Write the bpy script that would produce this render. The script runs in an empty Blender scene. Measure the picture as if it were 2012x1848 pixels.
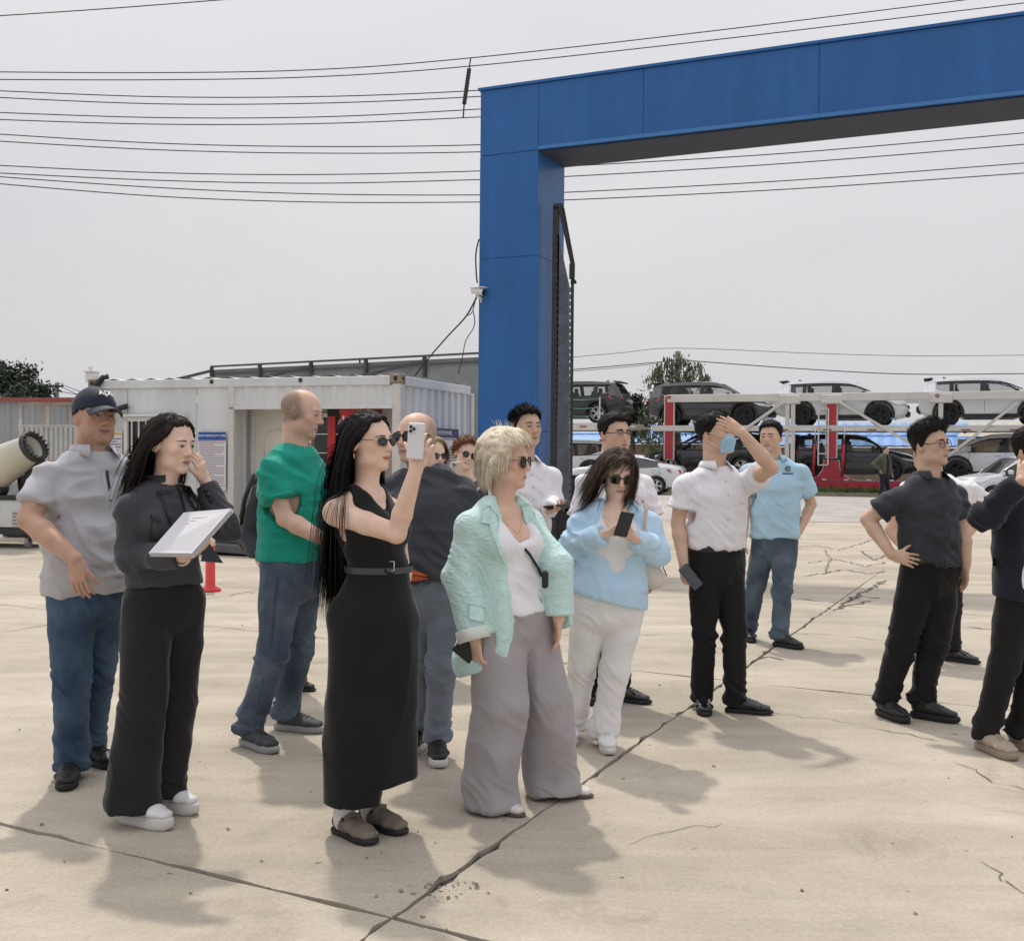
import bpy, bmesh, math, random
import numpy as np
from mathutils import Vector, Matrix, Euler
scene = bpy.context.scene
COL = scene.collection
R = math.radians
CAM_H, FPX, CX, CY = 1.52, 2226.0, 1006.0, 924.0          # the photograph measured at 2012 x 1848
PITCH, ROLL = R(0.708), R(0.5)
cam_d = bpy.data.cameras.new('camera')
cam = bpy.data.objects.new('camera', cam_d)
COL.objects.link(cam)
cam_d.sensor_width = 36.0
cam_d.lens = 36.0 * FPX / 2012.0
cam_d.clip_start, cam_d.clip_end = 0.1, 4000
CAM_M = Matrix.Translation((0, 0, CAM_H)) @ Matrix.Rotation(math.pi / 2 - PITCH, 4, 'X') @ Matrix.Rotation(ROLL, 4, 'Z')
cam.matrix_world = CAM_M
scene.camera = cam
SUN_EL, SHX, SHY = R(59.5), 0.25, -0.97                   # shadows fall towards the camera, a little to the right
sun_to = Vector((-SHX * math.cos(SUN_EL), -SHY * math.cos(SUN_EL), math.sin(SUN_EL))).normalized()
world = bpy.data.worlds.new('World')
scene.world = world
world.use_nodes = True
wn, wl = world.node_tree.nodes, world.node_tree.links
wn.clear()
w_out = wn.new('ShaderNodeOutputWorld'); w_bg = wn.new('ShaderNodeBackground')
w_sky = wn.new('ShaderNodeTexSky'); w_sky.sky_type = 'NISHITA'; w_sky.sun_disc = False
w_sky.sun_elevation = SUN_EL; w_sky.sun_rotation = math.atan2(sun_to.x, sun_to.y)
w_sky.air_density = 1.0; w_sky.dust_density = 6.0; w_sky.ozone_density = 1.0
w_hs = wn.new('ShaderNodeHueSaturation'); w_hs.inputs['Saturation'].default_value = 0.35
w_tc = wn.new('ShaderNodeTexCoord')
w_map = wn.new('ShaderNodeMapping'); w_map.inputs['Scale'].default_value = (1.0, 1.0, 3.0)
w_noi = wn.new('ShaderNodeTexNoise'); w_noi.inputs['Scale'].default_value = 1.3; w_noi.inputs['Detail'].default_value = 4
w_rmp = wn.new('ShaderNodeValToRGB')                       # thin high overcast, slightly uneven
w_rmp.color_ramp.elements[0].position = 0.3; w_rmp.color_ramp.elements[0].color = (5.9, 5.95, 6.2, 1)
w_rmp.color_ramp.elements[1].position = 0.7; w_rmp.color_ramp.elements[1].color = (7.1, 7.05, 7.3, 1)
w_mix = wn.new('ShaderNodeMixRGB'); w_mix.inputs["Fac"].default_value = 0.86
wl.new(w_sky.outputs['Color'], w_hs.inputs['Color'])
wl.new(w_tc.outputs['Generated'], w_map.inputs['Vector']); wl.new(w_map.outputs['Vector'], w_noi.inputs['Vector'])
wl.new(w_noi.outputs['Fac'], w_rmp.inputs['Fac'])
wl.new(w_hs.outputs['Color'], w_mix.inputs['Color1']); wl.new(w_rmp.outputs['Color'], w_mix.inputs['Color2'])
w_sep = wn.new('ShaderNodeSeparateXYZ'); w_sq = wn.new('ShaderNodeMath'); w_sq.operation = 'POWER'; w_sq.inputs[1].default_value = 2.0      # an overcast sky is brighter overhead
w_ma = wn.new('ShaderNodeMath'); w_ma.operation = 'MULTIPLY_ADD'; w_ma.inputs[1].default_value = 0.9; w_ma.inputs[2].default_value = 0.95
w_cl = wn.new('ShaderNodeMath'); w_cl.operation = 'MAXIMUM'; w_cl.inputs[1].default_value = 0.0
w_mu = wn.new('ShaderNodeVectorMath'); w_mu.operation = 'SCALE'
wl.new(w_tc.outputs['Generated'], w_sep.inputs['Vector']); wl.new(w_sep.outputs['Z'], w_cl.inputs[0]); wl.new(w_cl.outputs[0], w_sq.inputs[0]); wl.new(w_sq.outputs[0], w_ma.inputs[0])
wl.new(w_mix.outputs['Color'], w_mu.inputs[0]); wl.new(w_ma.outputs[0], w_mu.inputs['Scale']); wl.new(w_mu.outputs['Vector'], w_bg.inputs['Color']); wl.new(w_bg.outputs['Background'], w_out.inputs['Surface'])
w_bg.inputs['Strength'].default_value = 0.11
sun_d = bpy.data.lights.new('sun', 'SUN'); sun_d.energy = 2.0; sun_d.angle = R(2.0); sun_d.color = (1.0, 0.93, 0.82)
sun = bpy.data.objects.new('sun', sun_d); COL.objects.link(sun)
sun.rotation_euler = (-sun_to).to_track_quat('-Z', 'Y').to_euler()
sun.location = (0, 0, 30)
vs = scene.view_settings
vs.view_transform = 'Standard'; vs.look = 'None'; vs.exposure = 0.0; vs.gamma = 1.0; vs.use_curve_mapping = False
scene.cycles.max_bounces = 8
scene.cycles.use_denoising = True
scene.cycles.sample_clamp_indirect = 6.0
_R3 = CAM_M.to_3x3()
def ray(px, py):
 return _R3 @ Vector(((px - CX) / FPX, -(py - CY) / FPX, -1.0))
def at(px, py, Y):
 """point of the place seen at photo pixel (px, py) at distance Y in front of the camera"""
 r = ray(px, py); t = Y / r.y
 return Vector((r.x * t, Y, CAM_H + r.z * t))
def on_ground(px, py, z=0.0):
 r = ray(px, py); t = (z - CAM_H) / r.z
 return Vector((r.x * t, r.y * t, z))
def ground_z(y):
 return 0.2 * min(1.0, max(0.0, (y - 19.0) / 12.0))
def tag(o, label=None, cat=None, group=None, kind=None):
 if label: o['label'] = label
 if cat: o['category'] = cat
 if group: o['group'] = group
 if kind: o['kind'] = kind
 return o
def empty(name, loc=(0, 0, 0), rz=0.0, label=None, cat=None, group=None):
 o = bpy.data.objects.new(name, None); COL.objects.link(o)
 o.location = loc; o.rotation_euler = (0, 0, rz); o.empty_display_size = 0.1
 return tag(o, label, cat, group)
def link(name, me, mat=None, parent=None):
 o = bpy.data.objects.new(name, me); COL.objects.link(o)
 if mat is not None and not me.materials: me.materials.append(mat)
 if parent is not None: o.parent = parent
 return o
def copy_tree(o, parent=None):
 c = o.copy(); COL.objects.link(c); c.parent = parent
 for ch in o.children: copy_tree(ch, c)
 return c
def np_mesh(name, V, F, smooth=True):
 """mesh from numpy arrays; F is (n,3) or (n,4)"""
 V = np.asarray(V, np.float32); F = np.asarray(F, np.int32)
 me = bpy.data.meshes.new(name)
 n, k = F.shape
 me.vertices.add(len(V)); me.vertices.foreach_set('co', V.ravel())
 me.loops.add(n * k); me.loops.foreach_set('vertex_index', F.ravel())
 me.polygons.add(n)
 me.polygons.foreach_set('loop_start', np.arange(0, n * k, k, dtype=np.int32))
 me.polygons.foreach_set('loop_total', np.full(n, k, np.int32))
 if smooth: me.polygons.foreach_set('use_smooth', np.ones(n, bool))
 me.update(calc_edges=True)
 return me
def frame(n, hint=(0, 0, 1)):
 n = Vector(n).normalized(); h = Vector(hint)
 if abs(n.dot(h.normalized())) > 0.97: h = Vector((1, 0, 0)) if abs(n.x) < 0.9 else Vector((0, 1, 0))
 u = h.cross(n).normalized(); return u, n.cross(u).normalized(), n
class MB:
 """collects faces of one piece; build() links them as ONE mesh object"""
 def __init__(s): s.v = []; s.f = []; s.sm = []
 def add(s, vs_, fs, smooth=False):
  b = len(s.v); s.v += [tuple(p) for p in vs_]
  for f in fs: s.f.append(tuple(i + b for i in f)); s.sm.append(smooth)
  return s
 def box(s, c, size, M=None, bev=0.0):
  x, y, z = (q / 2 for q in size); c = Vector(c)
  if bev > 0 and min(x, y, z) > bev:
   P = []; F = []
   for sx in (-1, 1):
    for sy in (-1, 1):
     for sz in (-1, 1):
      P += [(sx * x, sy * (y - bev), sz * (z - bev)), (sx * (x - bev), sy * y, sz * (z - bev)), (sx * (x - bev), sy * (y - bev), sz * z)]
   idx = lambda a, b_, c_, k: ((a * 2 + b_) * 2 + c_) * 3 + k
   for a in (0, 1): F.append([idx(a, 0, 0, 0), idx(a, 1, 0, 0), idx(a, 1, 1, 0), idx(a, 0, 1, 0)])
   for a in (0, 1): F.append([idx(0, a, 0, 1), idx(1, a, 0, 1), idx(1, a, 1, 1), idx(0, a, 1, 1)])
   for a in (0, 1): F.append([idx(0, 0, a, 2), idx(1, 0, a, 2), idx(1, 1, a, 2), idx(0, 1, a, 2)])
   for a in (0, 1):
    for b_ in (0, 1):
     F.append([idx(a, b_, 0, 0), idx(a, b_, 1, 0), idx(a, b_, 1, 1), idx(a, b_, 0, 1)])
     F.append([idx(a, 0, b_, 0), idx(a, 1, b_, 0), idx(a, 1, b_, 2), idx(a, 0, b_, 2)])
     F.append([idx(0, a, b_, 1), idx(1, a, b_, 1), idx(1, a, b_, 2), idx(0, a, b_, 2)])
   for a in (0, 1):
    for b_ in (0, 1):
     for d in (0, 1): F.append([idx(a, b_, d, 0), idx(a, b_, d, 1), idx(a, b_, d, 2)])
  else:
   P = [(sx * x, sy * y, sz * z) for sx in (-1, 1) for sy in (-1, 1) for sz in (-1, 1)]
   F = [(0, 1, 3, 2), (4, 6, 7, 5), (0, 4, 5, 1), (2, 3, 7, 6), (0, 2, 6, 4), (1, 5, 7, 3)]
  P = [c + (M @ Vector(p) if M is not None else Vector(p)) for p in P]
  return s.add(P, F)
 def bar(s, a, b, w, h=None, hint=(0, 0, 1)):
  a, b = Vector(a), Vector(b); h = h or w; u, v, n = frame(b - a, hint)
  P = [p + u * (sx * w / 2) + v * (sy * h / 2) for p in (a, b) for sx, sy in ((-1, -1), (1, -1), (1, 1), (-1, 1))]
  return s.add(P, [(0, 3, 2, 1), (4, 5, 6, 7)] + [(i, (i + 1) % 4, 4 + (i + 1) % 4, 4 + i) for i in range(4)])
 def tube(s, pts, r, n=8, cap=True, smooth=True):
  pts = [Vector(p) for p in pts]; m = len(pts); rs = r if isinstance(r, (list, tuple)) else [r] * m
  P = []; hint = None
  for i, p in enumerate(pts):
   d = (pts[min(i + 1, m - 1)] - pts[max(i - 1, 0)])
   if hint is None: u, v, nn = frame(d)
   else:
    nn = d.normalized(); u = (hint - nn * hint.dot(nn)).normalized(); v = nn.cross(u)
   hint = u
   for k in range(n):
    a = 2 * math.pi * k / n; P.append(p + (u * math.cos(a) + v * math.sin(a)) * rs[i])
  F = [(i * n + k, i * n + (k + 1) % n, (i + 1) * n + (k + 1) % n, (i + 1) * n + k) for i in range(m - 1) for k in range(n)]
  b0 = len(s.f)
  s.add(P, F, smooth)
  if cap:
   b = len(s.v) - len(P)
   s.f.append(tuple(b + k for k in reversed(range(n)))); s.sm.append(False)
   s.f.append(tuple(b + (m - 1) * n + k for k in range(n))); s.sm.append(False)
  return s
 def cyl(s, a, b, r, n=16, r2=None): return s.tube([a, b], [r, r if r2 is None else r2], n)
 def lathe(s, c, axis, prof, n=24, hint=(0, 0, 1), smooth=True):
  u, v, nn = frame(axis, hint); c = Vector(c); m = len(prof)
  P = [c + nn * h + (u * math.cos(2 * math.pi * k / n) + v * math.sin(2 * math.pi * k / n)) * r for (r, h) in prof for k in range(n)]
  return s.add(P, [(i * n + k, i * n + (k + 1) % n, (i + 1) * n + (k + 1) % n, (i + 1) * n + k) for i in range(m - 1) for k in range(n)], smooth)
 def prism(s, poly, d):
  """polygon (list of 3D points) pushed along vector d"""
  poly = [Vector(p) for p in poly]; d = Vector(d); n = len(poly)
  return s.add(poly + [p + d for p in poly], [tuple(reversed(range(n))), tuple(range(n, 2 * n))] + [(i, (i + 1) % n, n + (i + 1) % n, n + i) for i in range(n)])
 def quad(s, a, b, c, d): return s.add([a, b, c, d], [(0, 1, 2, 3)])
 def build(s, name, mat, parent=None, world=False):
  me = bpy.data.meshes.new(name)
  off = Vector(parent.location) if (world and parent is not None) else Vector((0, 0, 0))
  me.from_pydata([tuple(Vector(p) - off) for p in s.v] if world and parent is not None else s.v, [], s.f)
  me.polygons.foreach_set('use_smooth', s.sm)
  bm = bmesh.new(); bm.from_mesh(me); bmesh.ops.recalc_face_normals(bm, faces=bm.faces); bm.to_mesh(me); bm.free()
  me.update()
  return link(name, me, mat, parent)
MATS = {}
def nodes_of(m):
 m.use_nodes = True; nt = m.node_tree
 return nt.nodes, nt.links, nt.nodes['Principled BSDF']
def mat(name, col, rough=0.6, metal=0.0, var=0.0, vscale=6.0, bump=0.0, bscale=40.0, spec=0.5, coat=0.0, stretch=None, var2=None, sheen=0.0, alpha=None, trans=0.0, coords='Object', bdist=0.01):
 """plain procedural surface: base colour broken up by noise, fine bump"""
 if name in MATS: return MATS[name]
 m = bpy.data.materials.new(name); n, l, b = nodes_of(m)
 b.inputs['Base Color'].default_value = (*col, 1); b.inputs['Roughness'].default_value = rough
 b.inputs['Metallic'].default_value = metal; b.inputs['Specular IOR Level'].default_value = spec
 if coat: b.inputs['Coat Weight'].default_value = coat; b.inputs['Coat Roughness'].default_value = 0.06
 if sheen: b.inputs['Sheen Weight'].default_value = sheen; b.inputs['Sheen Roughness'].default_value = 0.5
 if trans: b.inputs['Transmission Weight'].default_value = trans
 if alpha is not None: b.inputs['Alpha'].default_value = alpha
 tc = mp = None
 if var or bump:
  tc = n.new('ShaderNodeTexCoord'); mp = n.new('ShaderNodeMapping'); l.new(tc.outputs[coords], mp.inputs['Vector'])
  if stretch: mp.inputs['Scale'].default_value = stretch
 if var:
  no = n.new('ShaderNodeTexNoise'); no.inputs['Scale'].default_value = vscale; no.inputs['Detail'].default_value = 6; no.inputs['Roughness'].default_value = 0.6
  l.new(mp.outputs['Vector'], no.inputs['Vector'])
  rp = n.new('ShaderNodeValToRGB'); rp.color_ramp.elements[0].position = 0.3; rp.color_ramp.elements[1].position = 0.7
  c2 = var2 if var2 else tuple(c * (1 - var) for c in col)
  rp.color_ramp.elements[0].color = (*c2, 1); rp.color_ramp.elements[1].color = (*[min(1, c * (1 + (0 if var2 else var * 0.6))) for c in col], 1)
  l.new(no.outputs['Fac'], rp.inputs['Fac']); l.new(rp.outputs['Color'], b.inputs['Base Color'])
 if bump:
  nb = n.new('ShaderNodeTexNoise'); nb.inputs['Scale'].default_value = bscale; nb.inputs['Detail'].default_value = 5
  l.new(mp.outputs['Vector'], nb.inputs['Vector'])
  bp = n.new('ShaderNodeBump'); bp.inputs['Strength'].default_value = bump; bp.inputs['Distance'].default_value = bdist
  l.new(nb.outputs['Fac'], bp.inputs['Height']); l.new(bp.outputs['Normal'], b.inputs['Normal'])
 MATS[name] = m
 return m
def srgb(r, g, b):
 f = lambda c: (c / 255 / 12.92) if c / 255 <= 0.04045 else ((c / 255 + 0.055) / 1.055) ** 2.4
 return (f(r), f(g), f(b))
def lettering(name, body, size, mat_, parent, M, align='CENTER', offset=0.0, bold=0.0):
 cu = bpy.data.curves.new(name, 'FONT'); cu.body = body; cu.size = size; cu.align_x = align; cu.align_y = 'CENTER'; cu.resolution_u = 2
 cu.offset = bold
 o = bpy.data.objects.new(name, cu); COL.objects.link(o)
 bpy.context.view_layer.update()
 dg = bpy.context.evaluated_depsgraph_get()
 me = bpy.data.meshes.new_from_object(o.evaluated_get(dg))
 bpy.data.objects.remove(o); bpy.data.curves.remove(cu)
 me.transform(M); me.materials.clear()
 return link(name, me, mat_, parent)
def plane_M(origin, x, up):
 x = Vector(x).normalized(); up = Vector(up).normalized(); n = x.cross(up)
 M = Matrix((x, up, n)).transposed().to_4x4(); M.translation = Vector(origin); return M
# ================================================================== GROUND
GD = Vector((math.cos(R(24.5)), -math.sin(R(24.5)), 0))    # direction of the slab joints and of the gate (to the right, nearer)
GN = Vector((math.sin(R(24.5)), math.cos(R(24.5)), 0))     # across it, away from the camera
def concrete_mat():
 m = bpy.data.materials.new('dusty_concrete'); n, l, b = nodes_of(m)
 geo = n.new('ShaderNodeNewGeometry')
 def noise(scale, det=6, rough=0.6, sc=None, dist=0.0):
  x = n.new('ShaderNodeTexNoise'); x.inputs['Scale'].default_value = scale; x.inputs['Detail'].default_value = det
  x.inputs['Roughness'].default_value = rough; x.inputs['Distortion'].default_value = dist
  if sc:
   mp = n.new('ShaderNodeMapping'); mp.inputs['Scale'].default_value = sc; mp.inputs['Rotation'].default_value = (0, 0, R(24.5))
   l.new(geo.outputs['Position'], mp.inputs['Vector']); l.new(mp.outputs['Vector'], x.inputs['Vector'])
  else: l.new(geo.outputs['Position'], x.inputs['Vector'])
  return x.outputs['Fac']
 def ramp(fac, p0, p1, c0, c1):
  r = n.new('ShaderNodeValToRGB'); r.color_ramp.elements[0].position = p0; r.color_ramp.elements[1].position = p1
  r.color_ramp.elements[0].color = (*c0, 1); r.color_ramp.elements[1].color = (*c1, 1); l.new(fac, r.inputs['Fac']); return r.outputs['Color']
 def mul(a, b_, fac=1.0):
  x = n.new('ShaderNodeMixRGB'); x.blend_type = 'MULTIPLY'; x.inputs['Fac'].default_value = fac
  l.new(a, x.inputs['Color1']); l.new(b_, x.inputs['Color2']); return x.outputs['Color']
 base = ramp(noise(0.55, 8, 0.62), 0.3, 0.72, (0.43, 0.385, 0.315), (0.61, 0.545, 0.45))
 streak = ramp(noise(1.6, 8, 0.68, (0.7, 1.5, 1.0), 1.0), 0.30, 0.66, (0.84, 0.835, 0.83), (1.04, 1.03, 1.02))
 grain = ramp(noise(48, 4, 0.8), 0.25, 0.75, (0.78, 0.78, 0.78), (1.10, 1.10, 1.10))
 stain = ramp(noise(1.1, 7, 0.75, None, 1.2), 0.55, 0.70, (1, 1, 1), (0.74, 0.73, 0.72))
 speck = ramp(noise(16, 2, 0.5), 0.735, 0.76, (1, 1, 1), (0.35, 0.33, 0.3))
 tyre = ramp(noise(1.0, 5, 0.55, (0.10, 2.6, 1.0), 0.3), 0.36, 0.62, (0.90, 0.895, 0.89), (1.03, 1.03, 1.03))
 oil = ramp(noise(3.4, 3, 0.5), 0.70, 0.76, (1, 1, 1), (0.80, 0.78, 0.76))
 c = mul(mul(mul(mul(mul(mul(base, streak), grain), stain, 0.8), speck, 0.8), tyre), oil, 0.7)
 sep = n.new('ShaderNodeSeparateXYZ'); l.new(geo.outputs['Position'], sep.inputs['Vector'])
 wv = n.new('ShaderNodeMapping'); l.new(geo.outputs['Position'], wv.inputs['Vector'])
 nz = n.new('ShaderNodeTexNoise'); nz.inputs['Scale'].default_value = 1.7; nz.inputs['Detail'].default_value = 5; l.new(geo.outputs['Position'], nz.inputs['Vector'])
 ad = n.new('ShaderNodeVectorMath'); ad.operation = 'MULTIPLY_ADD'; ad.inputs[1].default_value = (0.55, 0.55, 0.55)
 l.new(nz.outputs['Color'], ad.inputs[0]); l.new(geo.outputs['Position'], ad.inputs[2])
 vo = n.new('ShaderNodeTexVoronoi'); vo.feature = 'DISTANCE_TO_EDGE'; vo.inputs['Scale'].default_value = 0.5; l.new(ad.outputs['Vector'], vo.inputs['Vector'])
 ck = ramp(vo.outputs['Distance'], 0.0008, 0.0026, (0.3, 0.28, 0.25), (1, 1, 1))
 mk = n.new('ShaderNodeTexNoise'); mk.inputs['Scale'].default_value = 0.23; mk.inputs['Detail'].default_value = 2; l.new(geo.outputs['Position'], mk.inputs['Vector'])
 mr = n.new('ShaderNodeMapRange'); mr.inputs['From Min'].default_value = 0.62; mr.inputs['From Max'].default_value = 0.7; l.new(mk.outputs['Fac'], mr.inputs['Value'])
 x = n.new('ShaderNodeMixRGB'); x.blend_type = 'MULTIPLY'; l.new(mr.outputs['Result'], x.inputs['Fac']); l.new(c, x.inputs['Color1']); l.new(ck, x.inputs['Color2'])
 l.new(x.outputs['Color'], b.inputs['Base Color'])
 b.inputs['Roughness'].default_value = 0.9; b.inputs['Specular IOR Level'].default_value = 0.25
 bp = n.new('ShaderNodeBump'); bp.inputs['Strength'].default_value = 0.35; bp.inputs['Distance'].default_value = 0.01
 l.new(noise(26, 6, 0.65), bp.inputs['Height']); l.new(bp.outputs['Normal'], b.inputs['Normal'])
 return m
M_CONC = concrete_mat()
M_SOIL = mat('joint_dirt', (0.055, 0.048, 0.04), 0.95, var=0.4, vscale=20)
M_ASPH = mat('worn_grey_road', (0.40, 0.38, 0.35), 0.9, var=0.25, vscale=1.2, bump=0.2, bscale=60)
_ys = [-30, 0, 10, 19, 22, 25, 28, 31, 40, 80, 300, 1500]
_mb = MB()
for a, b_ in zip(_ys[:-1], _ys[1:]):
 za, zb = ground_z(a) - 0.02, ground_z(b_) - 0.02
 _mb.quad((-900, a, za), (900, a, za), (900, b_, zb), (-900, b_, zb))
ground = tag(_mb.build('ground', M_SOIL), kind='structure')
J0 = on_ground(770, 1803)                                   # the crossing of two joints in the foreground
_d = on_ground(0, 1617) - J0; _d.z = 0
S1 = -_d.normalized()                                       # joint running left-right
_d = on_ground(1480, 1300) - J0; _d.z = 0
S2 = _d.normalized()                                        # joint running away
SL1, SL2 = 6.0, 4.45
def slab(i, j, rng):
 """one slab with slightly ragged, rounded edges"""
 gap = 0.008
 def P(u, v): return J0 + S1 * u + S2 * v
 u0, u1, v0, v1 = i * SL1 + gap, (i + 1) * SL1 - gap, j * SL2 + gap, (j + 1) * SL2 - gap
 near = (J0 + S1 * (u0 + u1) / 2 + S2 * (v0 + v1) / 2).length < 14
 n = 60 if near else 8
 ring = []
 for (a, b_, c, d) in ((u0, v0, u1, v0), (u1, v0, u1, v1), (u1, v1, u0, v1), (u0, v1, u0, v0)):
  for k in range(n):
   t = k / n; u, v = a + (c - a) * t, b_ + (d - b_) * t
   jit = rng.uniform(-1, 1) * 0.0045
   if near:
    wob = math.sin(u * 5.1 + v * 3.7 + i) * 0.004 + rng.random() ** 8 * 0.03
    cu, cv = (u0 + u1) / 2, (v0 + v1) / 2
    if a == c: u += (wob + jit) * (1 if u < cu else -1)
    else: v += (wob + jit) * (1 if v < cv else -1)
   ring.append((u, v))
 top = []
 for (u, v) in ring:
  cu, cv = (u0 + u1) / 2, (v0 + v1) / 2
  p = P(u, v); p.z = ground_z(p.y) ; top.append(p)
 low = [p + Vector((0, 0, -0.03)) for p in top]
 return MB().prism(low, (0, 0, 0.03)) if not near else MB().add(low + top, [tuple(range(len(top), 2 * len(top)))] + [(k, (k + 1) % len(top), len(top) + (k + 1) % len(top), len(top) + k) for k in range(len(top))])
_rng = random.Random(4)
for i in range(-4, 4):
 for j in range(-2, 6):
  c = J0 + S1 * (i + .5) * SL1 + S2 * (j + .5) * SL2
  if c.y < -2 or c.y > 17.5 or abs(c.x) > 16: continue
  slab(i, j, _rng).build('concrete_slab', M_CONC, ground)
_mb = MB(); _rng = random.Random(9)
for k in range(70):
 t = _rng.gauss(0, 1)
 p = J0 + S2 * (0.18 + 0.16 * abs(_rng.gauss(0, 1))) + S1 * (0.03 + _rng.gauss(0, 0.05)); s = 0.0025 + 0.012 * _rng.random() ** 3
 _mb.box((p.x, p.y, s * 0.2), (s, s * 1.4, s * 0.6), Euler((_rng.random(), _rng.random(), _rng.random() * 3)).to_matrix())
for k in range(45):
 p = on_ground(_rng.uniform(0, 2012), 1120 + 720 * _rng.random()); s = _rng.uniform(0.004, 0.011)
 _mb.box((p.x, p.y, s * 0.3), (s, s * 1.3, s * 0.8), Euler((_rng.random(), _rng.random(), _rng.random() * 3)).to_matrix())
tag(_mb.build('pebbles', mat('pebble', (0.30, 0.265, 0.22), 0.9, var=0.6, vscale=30)), 'small dark pebbles and broken cement bits on the concrete', 'pebbles', kind='stuff')
M_CRACK = mat('crack_dirt', (0.12, 0.105, 0.085), 0.95, var=0.4, vscale=20)
def crack(pts, w, seed, jag=0.02):
 rg = random.Random(seed); P = [on_ground(*q) for q in pts]; Q = []
 for a, b_ in zip(P[:-1], P[1:]):
  n = max(4, int((b_ - a).length / 0.07))
  for k in range(n): q = a.lerp(b_, k / n); Q.append(q + Vector((rg.gauss(0, jag), rg.gauss(0, jag), 0)))
 Q.append(P[-1]); L, Rr = [], []
 for i, q in enumerate(Q):
  d = (Q[min(i + 1, len(Q) - 1)] - Q[max(i - 1, 0)]).normalized(); n_ = Vector((-d.y, d.x, 0)); ww = w * rg.uniform(0.25, 1.0) * (0.3 if i in (0, len(Q) - 1) else 1); z = Vector((0, 0, 0.004 + ground_z(q.y)))
  L.append(q + n_ * ww / 2 + z); Rr.append(q - n_ * ww / 2 + z)
 m = len(Q); MB().add(L + Rr, [(i, i + 1, m + i + 1, m + i) for i in range(m - 1)]).build('crack', M_CRACK, ground)
for k, (pts, w) in enumerate((([(1560, 1076), (1600, 1072), (1650, 1080), (1712, 1064)], .03), ([(1585, 1106), (1640, 1098), (1700, 1112), (1745, 1104)], .03), ([(1575, 1132), (1620, 1126), (1660, 1119), (1710, 1128), (1742, 1122)], .04),
 ([(1640, 1200), (1665, 1182), (1700, 1160), (1742, 1140)], .06), ([(1655, 1186), (1610, 1181), (1570, 1177)], .03), ([(1690, 1082), (1718, 1100), (1742, 1090)], .03), ([(1668, 1178), (1700, 1172), (1730, 1176)], .05), ([(1660, 1190), (1690, 1186), (1712, 1180)], .05),
 ([(1620, 1080), (1632, 1098), (1622, 1126)], .02), ([(1690, 1430), (1760, 1438), (1850, 1456)], .010), ([(1935, 1690), (1975, 1730), (2030, 1775)], .008), ([(1500, 1398), (1580, 1408), (1700, 1425)], .010), ([(1880, 1496), (1960, 1538), (2030, 1562)], .008),
 ([(1220, 1660), (1320, 1632), (1420, 1618)], .005), ([(1080, 1246), (1180, 1252), (1300, 1246)], .012), ([(1500, 1240), (1620, 1246), (1740, 1258)], .012), ([(1480, 1302), (1510, 1290), (1540, 1296)], .03), ([(1900, 1232), (1950, 1236), (1990, 1228)], .03), ([(380, 1180), (505, 1163)], .012), ([(1912, 1070), (1960, 1074), (2030, 1066)], .03))): crack(pts, w, k)
def sheet(name, m, x0, x1, y0, y1, lift, nx=1):
 mb = MB(); ys = sorted({y0, y1, *[y for y in (19, 22, 25, 28, 31) if y0 < y < y1]})
 for a, b_ in zip(ys[:-1], ys[1:]): mb.quad((x0, a, ground_z(a) + lift), (x1, a, ground_z(a) + lift), (x1, b_, ground_z(b_) + lift), (x0, b_, ground_z(b_) + lift))
 return tag(mb.build(name, m), kind='structure')
sheet('yard_pavement', M_CONC, -60, 60, 14.0, 60, -0.006)
sheet('road', M_ASPH, -60, 70, 25.5, 41.0, 0.0)
vd = Vector((math.cos(R(21)), -math.sin(R(21)), 0)); vnr = Vector((math.sin(R(21)), math.cos(R(21)), 0))
V0 = at(1600, 980, 40.6); V0.z = 0.2
mb = MB()
prof = [(-0.15, 0.0), (0.0, 0.13), (0.15, 0.14), (0.9, 0.2), (1.6, 0.0)]
for k in range(len(prof) - 1):
 (a, za), (b_, zb) = prof[k], prof[k + 1]
 P = [V0 + vd * s + vnr * q + Vector((0, 0, z)) for s, q, z in ((-8, a, za), (14, a, za), (14, b_, zb), (-8, b_, zb))]
 mb.quad(*P)
tag(mb.build('verge', mat('verge_soil', (0.10, 0.09, 0.06), 0.95, var=0.3, vscale=4)), kind='structure')
rng = np.random.default_rng(3)
N = 9000
s = rng.uniform(-8, 12, N); q = rng.uniform(0.1, 1.2, N)
base = np.array(V0)[None] + s[:, None] * np.array(vd) + q[:, None] * np.array(vnr); base[:, 2] += 0.15
hgt = rng.uniform(0.06, 0.22, N); w = rng.uniform(0.01, 0.03, N); ang = rng.uniform(0, 6.28, N)
dx = np.stack([np.cos(ang), np.sin(ang), np.zeros(N)], 1) * w[:, None]; lean = rng.normal(0, 0.05, (N, 3)); lean[:, 2] = hgt
V = np.concatenate([base - dx, base + dx, base + lean]).astype(np.float32); idx = np.arange(N)
grass = link('grass', np_mesh('grass', V, np.stack([idx, idx + N, idx + 2 * N], 1), False), mat('verge_grass', (0.07, 0.14, 0.03), 0.7, var=0.5, vscale=1.5, coords='Object'))
tag(grass, 'strip of green grass along the foot of the car transporters', 'grass', kind='stuff')
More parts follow.
